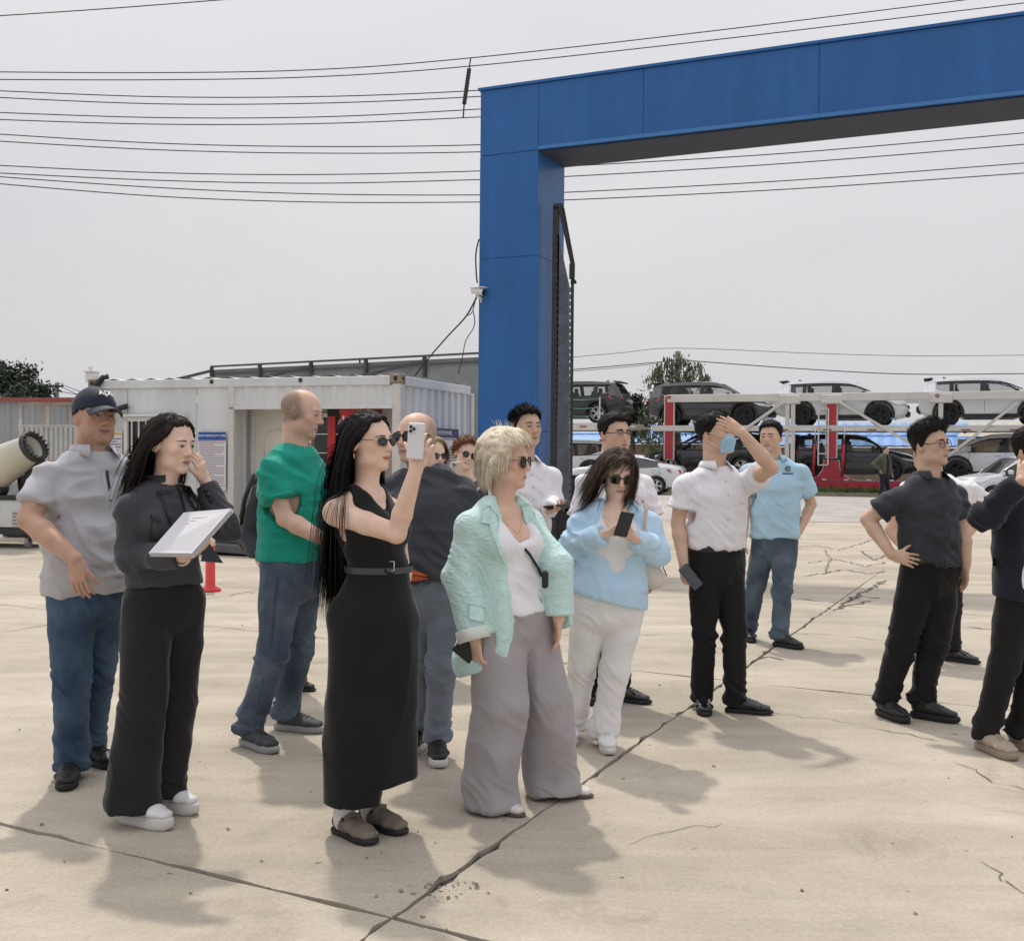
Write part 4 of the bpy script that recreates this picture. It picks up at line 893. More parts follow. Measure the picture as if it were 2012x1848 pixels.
 for sy in (-1, 1):
  for x in c['wb']:
   rr = c['r'] + 0.05; w_ = interp(c['w1'], x)
   P = []; n_ = 22
   for k in range(n_ + 1):
    a = R(-18) + R(216) * k / n_
    for q in (rr, rr + (0.085 if c is SUV else 0.03)):
     zz = c['r'] + 0.02 + q * math.sin(a); P.append((x + q * math.cos(a), sy * (w_ + 0.012), max(zz, 0.22)))
   mb = MB(); mb.add(P, [(2 * k, 2 * k + 2, 2 * k + 3, 2 * k + 1) for k in range(n_)]); mb.prism([], (0, 0, 0)) if False else None
   inner = [(p[0], p[1] - sy * 0.09, p[2]) for p in P]
   mb.add(P + inner, [(2 * k + e, 2 * k + 2 + e, 2 * k + 2 + e + len(P), 2 * k + e + len(P)) for k in range(n_) for e in (0, 1)])
   mb.build('arch_trim', trimm, root)
  MB().box(((c['wb'][0] + c['wb'][1]) / 2, sy * 0.875 * interp(c['w1'], 0) / 0.92, 0.31 if c is SUV else 0.25), (c['wb'][1] - c['wb'][0] - 2 * c['r'] - 0.25, 0.09, 0.15 if c is SUV else 0.1), bev=0.015).build('sill', M_TRIM if c is SUV else paint_m, root)
  mx = c['wins'][-1][1] - 0.12; zb = interp(c['belt'], mx)
  mi = MB().box((mx + 0.02, sy * (interp(c['w1'], mx) + 0.10), zb + 0.12), (0.12, 0.20, 0.15), bev=0.03).build('mirror', M_TRIM if c is SUV else paint_m, root)
  MB().bar((mx + 0.02, sy * (interp(c['w1'], mx) - 0.05), zb + 0.04), (mx + 0.02, sy * (interp(c['w1'], mx) + 0.06), zb + 0.08), 0.04).build('stalk', M_TRIM, mi)
  for k, (a, b_, _) in enumerate(c['wins'][-2:]):
   hx = a + 0.12; zz = interp(c['belt'], hx) - 0.10
   MB().box((hx + 0.05, sy * (interp(c['w1'], hx) + 0.006), zz), (0.20, 0.03, 0.03), bev=0.008).build('door_handle', paint_m, root)
   for xx in ((a - 0.06, b_ + 0.05) if k == 1 else (a - 0.06,)):
    w_ = interp(c['w1'], xx); s_ = sect(c, xx)
    pts = [(xx, sy * (y + 0.002), z) for y, z in s_[3:8]]
    MB().tube(pts, 0.005, 4).build('door_seam', M_TRIM, root)
  x = c['L0'] + 0.16; w_ = interp(c['w1'], x); zt = interp(c['belt'], x + 0.1) - 0.02
  MB().prism([(x - 0.10, sy * (w_ - 0.06), zt - 0.02), (x + 0.42, sy * (interp(c['w1'], x + .42) + 0.004), zt - 0.01), (x + 0.30, sy * (interp(c['w1'], x + .3) + 0.012), zt - 0.12), (x - 0.12, sy * (w_ - 0.06), zt - 0.15)], (0, -sy * 0.12, 0)).build('tail_light', M_TAIL, root)
  x = c['L1'] - 0.14; w_ = interp(c['w1'], x); zt = interp(c['roof'], x) - 0.06
  MB().prism([(x - 0.45, sy * (interp(c['w1'], x - .45) + 0.004), zt + 0.02), (x + 0.10, sy * (w_ - 0.12), zt - 0.05), (x + 0.10, sy * (w_ - 0.12), zt - 0.15), (x - 0.25, sy * (interp(c['w1'], x - .25) + 0.012), zt - 0.08)], (0, -sy * 0.15, 0)).build('head_light', M_HEAD, root)
  MB().cyl((c['L1'] + 0.0, sy * 0.25, 0.62), (c['L1'] + 0.012, sy * 0.25, 0.62), 0.001, 4)
 zb = interp(c['bot'], c['L0'])
 lowc = M_TRIM if c is SUV else paint_m
 MB().box((c['L0'] + 0.02, 0, zb + 0.08), (0.20, 1.42, 0.26), bev=0.06).build('rear_bumper', lowc, root)
 MB().box((c['L1'] - 0.05, 0, 0.44), (0.20, 1.25, 0.22), bev=0.06).build('front_bumper', lowc, root)
 MB().box((c['L1'] - 0.012, 0, 0.68), (0.06, 0.9, 0.10), bev=0.01).build('grille', M_TRIM, root)
 MB().box((c['L0'] - 0.0, 0, zb + 0.33), (0.03, 0.46, 0.13)).build('plate_recess', M_TRIM, root)
 if c is SUV:
  MB().box((c['L0'] + 0.30, 0, 1.625), (0.30, 1.16, 0.05), Matrix.Rotation(R(-6), 3, 'Y'), bev=0.015).build('spoiler', M_TRIM, root)
  MB().prism([(-1.55, -0.02, 1.64), (-1.35, -0.02, 1.655), (-1.50, -0.02, 1.72)], (0, 0.04, 0)).build('roof_fin', M_TRIM, root)
 return root
def recolour(root, old, new):
 for ch in root.children_recursive:
  if ch.type == 'MESH' and ch.data.materials and ch.data.materials[0] == old:
   ch.material_slots[0].link = 'OBJECT'; ch.material_slots[0].material = new
def place(o, loc, rz, sc, label, cat='car', group=None):
 o.location = loc; o.rotation_euler = (0, 0, rz); o.scale = (sc, sc, sc); tag(o, label, cat, group)
suv = make_car('suv', SUV, 'dark grey SUV on the upper deck at the left end of the transporter', P_GREY, M_RIMB)
TA = R(21.0)
TD, TNV = Vector((math.cos(TA), -math.sin(TA), 0)), Vector((math.sin(TA), math.cos(TA), 0))
T0 = at(1310, 900, 44.5); T0.z = 0
def along(px, off=0.0):
 """distance along the transporter line seen at column px (off: behind the near side)"""
 k = (px - CX) / FPX; p = T0 + TNV * off
 return (k * p.y - p.x) / (TD.x - k * TD.y)
def tp(px, py, off=0.0):
 s_ = along(px, off); p = T0 + TNV * off + TD * s_; return s_, at(px, py, p.y).z
ZT = at(1310, 790, 44.5).z
s_end, _ = tp(1306, 800)
tr_loc = T0.copy(); tr_loc.z = ground_z(44)
trl = empty('car_transporter', tr_loc, -TA, 'long double deck car transporter trailer in white and red, right of the masked man', 'car transporter')
gz = ground_z(44)
M_TRW = mat('transporter_white', (0.62, 0.60, 0.56), 0.5, var=0.12, vscale=1.5)
M_TRR = mat('transporter_red', (0.42, 0.030, 0.045), 0.45, var=0.15, vscale=1.2)
TL = 18.0
def tz(px, py): return tp(px, py)[1] - gz
ztop = tz(1500, 781); zdeck = tz(1500, 833); zlow = tz(1700, 944); zsk = tz(1700, 965)
def tr(nm, mb, m): return mb.build(nm, m, trl)
for y in (0.0, 2.3):
 tr('top_rail', MB().box((TL / 2, y, ztop), (TL, 0.12, 0.30), bev=0.015), M_TRW)
 tr('deck_beam', MB().box((TL / 2 - 0.2, y, zdeck - 0.16), (TL + 0.8, 0.14, 0.22), bev=0.012), M_TRW)
 tr('skirt', MB().box((TL / 2, y, (zlow + zsk) / 2 - 0.03), (TL, 0.12, zlow - zsk), bev=0.012), M_TRR)
for k in range(9):
 for y0 in (0.45, 1.85):
  tr('wheel_track', MB().box((TL * (k + .5) / 9, y0, zdeck - 0.09), (TL / 9 - 0.03, 0.55, 0.05)), M_TRW)
  tr('wheel_track', MB().box((TL * (k + .5) / 9, y0, zlow - 0.06), (TL / 9 - 0.03, 0.55, 0.05)), M_TRW)
for k in range(7): tr('cross_member', MB().box((0.6 + k * TL / 7, 1.15, zdeck - 0.24), (0.10, 2.2, 0.12)), M_STEELDK)
for k in range(36):
 xk = 0.3 + k * (TL - 0.6) / 35
 tr('skirt_notch', MB().box((xk, -0.066, (zlow + zsk) / 2 - 0.05), (0.05, 0.012, 0.20), Matrix.Rotation(R(25), 3, 'Y')), mat('skirt_dark', (0.12, 0.012, 0.018), 0.6))
for k in range(22):
 tr('reflector', MB().box((0.5 + k * 0.8, -0.075, zdeck - 0.22), (0.32, 0.012, 0.05)), mat('reflector_red', (0.38, 0.05, 0.05), 0.4) if k % 2 else M_WHITE)
 tr('skirt_tab', MB().box((0.4 + k * 0.8, -0.066, zlow + 0.02), (0.16, 0.02, 0.06)), M_TRW)
def xs_at(px): return along(px)
def post_red(px, z0, z1, w=0.30):
 x = xs_at(px)
 tr('post', MB().box((x, 0.03, (z0 + z1) / 2), (w + 0.10, 0.10, z1 - z0), bev=0.01), M_TRW)
 tr('red_panel', MB().box((x, -0.03, (z0 + z1) / 2), (w, 0.04, z1 - z0 - 0.06), bev=0.01), M_TRR)
post_red(1314, tz(1314, 903), ztop + 0.12, 0.32)
post_red(1633, tz(1633, 900), ztop + 0.05, 0.34)
for px in (1546, 1557, 1847): tr('post', MB().box((xs_at(px), 0, (zlow + ztop) / 2), (0.16, 0.10, ztop - zlow)), M_TRW)
xr = xs_at(1633); zb0 = tz(1633, 903); zb1 = zlow - 0.0
pts = [(xr - 0.24, -0.02, zb0), (xr + 0.24, -0.02, zb0), (xr + 0.28, -0.02, zb0 - 0.35), (xr + 0.45, -0.02, zb0 - 0.6), (xr + 0.85, -0.02, zb1), (xr - 0.85, -0.02, zb1), (xr - 0.45, -0.02, zb0 - 0.6), (xr - 0.28, -0.02, zb0 - 0.35)]
tr('flared_foot', MB().prism(pts, (0, 0.1, 0)), M_TRR)
tr('flared_foot', MB().prism([(p[0] + (0.05 if p[0] > xr else -0.05), 0.09, p[2]) for p in pts], (0, 0.06, 0)), M_TRW)
for (a, b_) in (((1538, 790), (1452, 851)), ((1646, 788), (1826, 893)), ((1998, 790), (1866, 893))):
 tr('diagonal', MB().bar((xs_at(a[0]), -0.01, tz(*a)), (xs_at(b_[0]), -0.01, tz(*b_)), 0.10, 0.24, hint=(0, 1, 0)), M_TRW)
for px in (1550, 1633, 1847): tr('gusset', MB().box((xs_at(px), -0.03, ztop - 0.08), (0.8, 0.14, 0.36), bev=0.03), M_TRW)
for px in (1598, 1655):
 tr('lift_cylinder', MB().cyl((xs_at(px), -0.05, tz(px, 935)), (xs_at(px) + 0.05, -0.05, tz(px, 872)), 0.055, 10), M_TRR)
 tr('lift_rod', MB().cyl((xs_at(px) + 0.05, -0.05, tz(px, 872)), (xs_at(px) + 0.08, -0.05, tz(px, 838)), 0.025, 8), M_RIMS)
xl = xs_at(1608)
lad = tr('ladder', MB().bar((xl, -0.1, tz(1608, 803)), (xl, -0.1, tz(1608, 913)), 0.05), M_TRW)
MB().bar((xl + 0.35, -0.1, tz(1608, 803)), (xl + 0.35, -0.1, tz(1608, 913)), 0.05).build('stile', M_TRW, lad)
for k in range(6): z = tz(1608, 803) + (tz(1608, 913) - tz(1608, 803)) * k / 5; MB().bar((xl, -0.1, z), (xl + 0.35, -0.1, z), 0.04).build('rung', M_TRW, lad)
tr('lamp', MB().lathe((xs_at(1314), -0.08, ztop + 0.06), (0, -1, 0), [(0, 0.02), (0.07, 0.02), (0.07, 0)], 12), M_TAIL)
tr('lamp', MB().lathe((xs_at(1840), -0.08, ztop), (0, -1, 0), [(0, 0.02), (0.08, 0.02), (0.08, 0)], 12), M_TAIL)
def tyre_at(x, y): return MB().lathe((x, y, 0.40), (0, 1, 0), [(0, -0.02), (0.22, -0.02), (0.25, -0.13), (0.46, -0.14), (0.50, -0.1), (0.50, 0.1), (0.46, 0.13)], 28)
for x in (13.2, 14.4, 15.6):
 for y in (0.15, 2.15): tr('wheel', tyre_at(x, y), M_TYRE)
def car_on(px, zrel, off, rz, label, src, sc=1.05):
 s_ = along(px, off); p = T0 + TNV * off + TD * s_
 o = copy_tree(src); place(o, (p.x, p.y, gz + zrel), rz, sc, label, group='cars on the transporters'); return o
place(suv, (0, 0, 0), 0, 1.05, 'dark grey SUV at the left end of the right transporter\'s upper deck', group='cars on the transporters')
s_ = along(1396, 1.15); p = T0 + TNV * 1.15 + TD * s_; suv.location = (p.x, p.y, gz + zdeck - 0.06); suv.rotation_euler = (0, 0, -TA)
zu, zl = zdeck - 0.06, zlow - 0.03
c = car_on(1652, zu, 1.15, -TA, 'white SUV in the middle of the right transporter\'s upper deck', suv); recolour(c, P_GREY, P_WHITE)
c = car_on(1942, zu + 0.02, 1.15, -TA, 'white SUV cut by the right photo edge on the upper deck', suv); recolour(c, P_GREY, P_WHITE)
c = car_on(1396, zl + 0.05, 1.15, math.pi - TA, 'black SUV on the lower deck behind the masked man', suv); recolour(c, P_GREY, P_BLK); recolour(c, M_RIMB, M_RIMS)
c = car_on(1672, zl, 1.15, -TA, 'black SUV on the lower deck beside the red post', suv); recolour(c, P_GREY, P_BLK)
c = car_on(1962, zl + 0.02, 1.15, math.pi - TA, 'white SUV on the lower deck at the right photo edge', suv); recolour(c, P_GREY, P_WHITE)
s2 = along(1205); q = T0 + TD * s2
t2 = empty('car_transporter', (q.x, q.y, gz), -TA, 'white car transporter left of the masked man, partly hidden by the gate column', 'car transporter')
def t2p(nm, mb, m): return mb.build(nm, m, t2)
zd2 = tp(1180, 829)[1] - gz; zl2 = tp(1150, 950)[1] - gz
for y in (0.0, 2.3):
 t2p('deck_beam', MB().box((-5.0, y, zd2 - 0.18), (10.0, 0.14, 0.30), bev=0.012), M_TRW)
 t2p('ramp', MB().prism([(0, y - 0.06, zd2 - 0.05), (0, y - 0.06, zd2 - 0.3), (0.9, y - 0.06, zd2 - 0.22), (0.9, y - 0.06, zd2 - 0.16)], (0, 0.12, 0)), M_TRW)
 t2p('skirt', MB().box((-5.0, y, zl2 - 0.15), (10.0, 0.12, 0.26), bev=0.012), M_TRR)
 t2p('post', MB().box((-5.5, y, (zd2 + zl2) / 2), (0.16, 0.12, zd2 - zl2)), M_TRW)
 t2p('post', MB().box((-0.25, y, (zd2 + zl2) / 2 - 0.1), (0.14, 0.12, zd2 - zl2)), M_TRW)
for y0 in (0.45, 1.85):
 t2p('wheel_track', MB().box((-4.6, y0, zd2 - 0.08), (10.6, 0.55, 0.06)), M_TRW); t2p('wheel_track', MB().box((-4.6, y0, zl2 - 0.03), (10.0, 0.55, 0.06)), M_TRW)
for k in range(8): t2p('reflector', MB().box((-0.5 - k * 0.75, -0.076, zd2 - 0.18), (0.3, 0.012, 0.06)), MATS['reflector_red'])
px_, z1 = along(1178) - s2, tp(1178, 780)[1] - gz
t2p('rope_post', MB().bar((px_, -0.05, zd2 - 0.05), (px_, -0.05, z1), 0.05), M_TRW)
for k, py in enumerate((784, 801, 816)):
 t2p('rope', MB().tube([(along(1110) - s2, -0.05, tp(1110, py + 1)[1] - gz), (along(1145) - s2, -0.05, tp(1145, py + 2)[1] - gz), (px_, -0.05, tp(1178, py)[1] - gz)], 0.018, 5), mat('green_rope', (0.10, 0.30, 0.17), 0.6))
for x in (-3.2, -4.5):
 for y in (0.05, 2.25): t2p('wheel', tyre_at(x, y), M_TYRE)
c = car_on(1122, zd2 - 0.05, 1.15, math.pi - TA, 'black SUV with silver wheels on the upper deck left of the masked man', suv); recolour(c, P_GREY, P_BLK); recolour(c, M_RIMB, M_RIMS)
c = car_on(1110, zl2 + 0.02, 1.15, math.pi - TA, 'white SUV with silver wheels below the black one', suv); recolour(c, P_GREY, P_WHITE); recolour(c, M_RIMB, M_RIMS)
sd = make_car('sedan', SEDAN, 'white sedan parked on the road behind the man with glasses', P_WHITE, M_RIMS, M_CARGLASSD)
q = at(1222, 960, 41.5); place(sd, (q.x, q.y, 0.2), math.pi - R(14), 1.0, 'white sedan parked on the road behind the woman in the light blue shirt')
vn = make_car('wagon', VAN, 'white boxy wagon with blue lettering at the right edge', P_WHITE, M_RIMS, M_CARGLASSD)
q = at(2008, 960, 36.8); place(vn, (q.x, q.y, 0.08), math.pi + R(4), 0.97, 'white boxy wagon with blue lettering on its door at the right photo edge')
lettering('door_lettering', '千顺汽车', 0.24, mat('blue_print', (0.10, 0.25, 0.45), 0.5), vn, plane_M((0.42, 0.84, 0.70), (-1, 0, 0), (0, 0, 1)))
MB().box((0.3, 0.842, 0.54), (1.7, 0.004, 0.02)).build('door_stripe', MATS['blue_print'], vn)
MB().box((0.3, 0.842, 0.86), (1.7, 0.004, 0.015)).build('door_stripe', MATS['blue_print'], vn)
# ================================================================== PEOPLE: surfaces grown from a skeleton
_tab = np.random.default_rng(77).random((32, 32, 32)).astype(np.float32)
def vnoise(P):
 """smooth value noise, -1..1"""
 i = np.floor(P).astype(np.int64); f = (P - i); f = f * f * (3 - 2 * f); i0 = i & 31; i1 = (i + 1) & 31
 x, y, z = f[:, 0], f[:, 1], f[:, 2]; g = lambda a, b, c: _tab[a, b, c]
 c00 = g(i0[:, 0], i0[:, 1], i0[:, 2]) * (1 - x) + g(i1[:, 0], i0[:, 1], i0[:, 2]) * x
 c10 = g(i0[:, 0], i1[:, 1], i0[:, 2]) * (1 - x) + g(i1[:, 0], i1[:, 1], i0[:, 2]) * x
 c01 = g(i0[:, 0], i0[:, 1], i1[:, 2]) * (1 - x) + g(i1[:, 0], i0[:, 1], i1[:, 2]) * x
 c11 = g(i0[:, 0], i1[:, 1], i1[:, 2]) * (1 - x) + g(i1[:, 0], i1[:, 1], i1[:, 2]) * x
 return ((c00 * (1 - y) + c10 * y) * (1 - z) + (c01 * (1 - y) + c11 * y) * z) * 2 - 1
V3 = lambda *a: np.array(a, np.float64)
def nrm(v): v = np.asarray(v, np.float64); return v / max(1e-9, np.linalg.norm(v))
class Field:
 """blended distance field on a grid, turned into one continuous skin by surface nets"""
 def __init__(s, lo, hi, h):
  s.h = h; s.lo = np.asarray(lo, np.float64) - 2 * h; s.n = np.ceil((np.asarray(hi) - s.lo) / h).astype(int) + 3
  s.a = np.full(s.n, 0.12, np.float32)
  s.ax = [(s.lo[i] + h * np.arange(s.n[i])).astype(np.float32) for i in range(3)]
 def blk(s, lo, hi):
  i0 = np.clip(np.floor((np.asarray(lo) - s.lo) / s.h).astype(int), 0, s.n); i1 = np.clip(np.ceil((np.asarray(hi) - s.lo) / s.h).astype(int) + 1, 0, s.n)
  if (i1 <= i0).any(): return None, None
  sl = tuple(slice(a, b) for a, b in zip(i0, i1))
  return sl, (s.ax[0][sl[0]][:, None, None], s.ax[1][sl[1]][None, :, None], s.ax[2][sl[2]][None, None, :])
 def comb(s, sl, d, k, op):
  A = s.a[sl]
  if op == 'add':
   if k <= 0: s.a[sl] = np.minimum(A, d); return
   h = np.clip(0.5 + 0.5 * (A - d) / k, 0, 1); s.a[sl] = A + (d - A) * h - k * h * (1 - h)
  else:
   d = -d
   if k <= 0: s.a[sl] = np.maximum(A, d); return
   h = np.clip(0.5 - 0.5 * (A - d) / k, 0, 1); s.a[sl] = A + (d - A) * h + k * h * (1 - h)
 def seg(s, p0, p1, r0, r1=None, k=0.02, e0=None, e1=None, side=None, op='add'):
  """tapered limb; with e0/e1 the section is an ellipse: r along side, e across"""
  p0, p1 = np.asarray(p0, np.float64), np.asarray(p1, np.float64); r1 = r0 if r1 is None else r1
  m = max(r0, r1, e0 or 0, e1 or 0) + k + 2.5 * s.h
  sl, X = s.blk(np.minimum(p0, p1) - m, np.maximum(p0, p1) + m)
  if sl is None: return
  ax = p1 - p0; L = max(1e-6, np.linalg.norm(ax)); n = ax / L
  q = [X[i] - np.float32(p0[i]) for i in range(3)]
  t = np.clip((q[0] * np.float32(n[0]) + q[1] * np.float32(n[1]) + q[2] * np.float32(n[2])) / np.float32(L), 0, 1)
  q = [q[i] - t * np.float32(ax[i]) for i in range(3)]
  if e0 is None: d = np.sqrt(q[0] ** 2 + q[1] ** 2 + q[2] ** 2) - (r0 + (r1 - r0) * t)
  else:
   e1 = e0 if e1 is None else e1
   sd = np.asarray(side, np.float64); sd = nrm(sd - n * sd.dot(n)); w = np.cross(n, sd)
   a = r0 + (r1 - r0) * t; b = e0 + (e1 - e0) * t; mm = np.minimum(a, b)
   us = q[0] * np.float32(sd[0]) + q[1] * np.float32(sd[1]) + q[2] * np.float32(sd[2])
   uw = q[0] * np.float32(w[0]) + q[1] * np.float32(w[1]) + q[2] * np.float32(w[2])
   un = q[0] * np.float32(n[0]) + q[1] * np.float32(n[1]) + q[2] * np.float32(n[2])
   d = (np.sqrt((us / a) ** 2 + (uw / b) ** 2 + (un / mm) ** 2) - 1) * np.sqrt(a * b)
  s.comb(sl, d.astype(np.float32), k, op)
 def chain(s, P, A, B=None, k=0.02, side=None):
  for i in range(len(P) - 1): s.seg(P[i], P[i + 1], A[i], A[i + 1], k if i == 0 else min(k, 0.012), None if B is None else B[i], None if B is None else B[i + 1], side)
 def ell(s, c, rad, M, k=0.015, op='add'):
  """ellipsoid: rad along the rows of M"""
  c = np.asarray(c, np.float64); m = max(rad) + k + 2.5 * s.h; sl, X = s.blk(c - m, c + m)
  if sl is None: return
  q = [X[i] - np.float32(c[i]) for i in range(3)]; acc = 0
  for i in range(3): acc = acc + ((q[0] * np.float32(M[i][0]) + q[1] * np.float32(M[i][1]) + q[2] * np.float32(M[i][2])) / np.float32(rad[i])) ** 2
  s.comb(sl, ((np.sqrt(acc) - 1) * np.float32((rad[0] * rad[1] * rad[2]) ** (1 / 3))).astype(np.float32), k, op)
 def cut(s, p, n, k=0.0):
  n = nrm(n); d = s.ax[0][:, None, None] * np.float32(n[0]) + s.ax[1][None, :, None] * np.float32(n[1]) + s.ax[2][None, None, :] * np.float32(n[2]) - np.float32(np.dot(p, n))
  s.comb(tuple(slice(0, q) for q in s.n), -d.astype(np.float32), k, 'sub')
 def sample(s, P):
  u = (np.asarray(P) - s.lo) / s.h; u = np.clip(u, 0, s.n - 1.001); i = u.astype(int); f = (u - i).astype(np.float32); r = 0
  for a in (0, 1):
   for b in (0, 1):
    for c in (0, 1):
     w = (f[:, 0] if a else 1 - f[:, 0]) * (f[:, 1] if b else 1 - f[:, 1]) * (f[:, 2] if c else 1 - f[:, 2])
     r = r + w * s.a[i[:, 0] + a, i[:, 1] + b, i[:, 2] + c]
  return r
 def grad(s, P):
  e = s.h * 0.9; g = np.stack([s.sample(P + d) - s.sample(P - d) for d in np.eye(3) * e], 1)
  return g / np.maximum(1e-6, np.linalg.norm(g, axis=1))[:, None]
 def first_hit(s, O, Dr, far=0.3, n=240):
  """walk from O along Dr, return first surface points (O: (m,3))"""
  t = np.linspace(0, far, n); O = np.atleast_2d(O); Dr = np.broadcast_to(np.atleast_2d(Dr), O.shape)
  P = O[:, None, :] + Dr[:, None, :] * t[None, :, None]; d = s.sample(P.reshape(-1, 3)).reshape(len(O), n)
  ins = d < 0; k = np.where(ins.any(1), ins.argmax(1), n - 1); return P[np.arange(len(O)), k], ins.any(1)
 def mesh(s, smooth=0):
  A = s.a; ins = A < 0
  c = [ins[x:s.n[0] - 1 + x, y:s.n[1] - 1 + y, z:s.n[2] - 1 + z] for x in (0, 1) for y in (0, 1) for z in (0, 1)]
  cnt = np.zeros(c[0].shape, np.uint8)
  for q in c: cnt += q
  I = np.argwhere((cnt > 0) & (cnt < 8)); N = len(I)
  if N == 0: return np.zeros((0, 3)), np.zeros((0, 4), int)
  idx = np.full(c[0].shape, -1, np.int32); idx[I[:, 0], I[:, 1], I[:, 2]] = np.arange(N)
  off = np.array([(x, y, z) for x in (0, 1) for y in (0, 1) for z in (0, 1)]); vals = np.stack([A[I[:, 0] + o[0], I[:, 1] + o[1], I[:, 2] + o[2]] for o in off], 1)
  acc = np.zeros((N, 3)); w = np.zeros(N)
  for a in range(8):
   for b in range(a + 1, 8):
    if np.abs(off[a] - off[b]).sum() != 1: continue
    va, vb = vals[:, a], vals[:, b]; m = (va < 0) != (vb < 0)
    t = va[m] / (va[m] - vb[m]); acc[m] += off[a] + (off[b] - off[a]) * t[:, None]; w[m] += 1
  V = s.lo + (I + acc / w[:, None]) * s.h
  F = []
  for d in range(3):
   o = [0, 0, 0]; o[d] = 1
   sl0 = tuple(slice(1, s.n[i] - 1) if i != d else slice(0, s.n[i] - 1) for i in range(3)); sl1 = tuple(slice(1, s.n[i] - 1) if i != d else slice(1, s.n[i]) for i in range(3))
   a, b = ins[sl0], ins[sl1]; E = np.argwhere(a != b)
   if len(E) == 0: continue
   fl = a[E[:, 0], E[:, 1], E[:, 2]]; base = E + np.array([1 if i != d else 0 for i in range(3)])
   u, v = (d + 1) % 3, (d + 2) % 3; du = np.zeros(3, int); du[u] = 1; dv = np.zeros(3, int); dv[v] = 1
   q = [base - du - dv, base - dv, base, base - du]; Q = np.stack([idx[p[:, 0], p[:, 1], p[:, 2]] for p in q], 1)
   Q[~fl] = Q[~fl][:, ::-1]; F.append(Q)
  F = np.concatenate(F); F = F[(F >= 0).all(1)]
  for _ in range(smooth):
   S = np.zeros_like(V); n_ = np.zeros(len(V))
   for a, b in ((0, 1), (1, 2), (2, 3), (3, 0)):
    np.add.at(S, F[:, a], V[F[:, b]]); np.add.at(n_, F[:, a], 1); np.add.at(S, F[:, b], V[F[:, a]]); np.add.at(n_, F[:, b], 1)
   V = V * 0.5 + 0.5 * S / np.maximum(1, n_)[:, None]
  return V, F
def cloth(name, c, rough=0.85, weave=0.25, fold=0.5, fscale=9.0, sheen=0.15, var=0.12, vscale=7.0, stretch=(1, 1, 1), c2=None, vs2=3.0, spec=0.25):
 """woven cloth: colour drift, fine weave and soft crease relief"""
 if name in MATS: return MATS[name]
 m = bpy.data.materials.new(name); n, l, b = nodes_of(m)
 b.inputs['Roughness'].default_value = rough; b.inputs['Specular IOR Level'].default_value = spec
 b.inputs['Sheen Weight'].default_value = sheen; b.inputs['Sheen Roughness'].default_value = 0.4
 tc = n.new('ShaderNodeTexCoord'); mp = n.new('ShaderNodeMapping'); mp.inputs['Scale'].default_value = stretch; l.new(tc.outputs['Object'], mp.inputs['Vector'])
 def noi(sc, det=4, dist=0.0):
  x = n.new('ShaderNodeTexNoise'); x.inputs['Scale'].default_value = sc; x.inputs['Detail'].default_value = det; x.inputs['Distortion'].default_value = dist; l.new(mp.outputs['Vector'], x.inputs['Vector']); return x.outputs['Fac']
 r = n.new('ShaderNodeValToRGB'); r.color_ramp.elements[0].position = 0.3; r.color_ramp.elements[1].position = 0.7
 r.color_ramp.elements[0].color = (*(c2 if c2 else [q * (1 - var) for q in c]), 1); r.color_ramp.elements[1].color = (*[min(0.9, q * (1 + (0 if c2 else var))) for q in c], 1)
 l.new(noi(vs2 if c2 else vscale, 5), r.inputs['Fac']); l.new(r.outputs['Color'], b.inputs['Base Color'])
 rm = n.new('ShaderNodeTexNoise'); rm.noise_type = 'RIDGED_MULTIFRACTAL'; rm.inputs['Scale'].default_value = fscale * 0.9; rm.inputs['Detail'].default_value = 1.0; rm.inputs['Lacunarity'].default_value = 2.3; rm.inputs['Distortion'].default_value = 0.5; l.new(mp.outputs['Vector'], rm.inputs['Vector'])
 b1 = n.new('ShaderNodeBump'); b1.inputs['Strength'].default_value = fold; b1.inputs['Distance'].default_value = 0.045; l.new(rm.outputs['Fac'], b1.inputs['Height'])
 b2 = n.new('ShaderNodeBump'); b2.inputs['Strength'].default_value = weave; b2.inputs['Distance'].default_value = 0.002; l.new(noi(420, 2), b2.inputs['Height'])
 l.new(b1.outputs['Normal'], b2.inputs['Normal']); l.new(b2.outputs['Normal'], b.inputs['Normal'])
 MATS[name] = m; return m
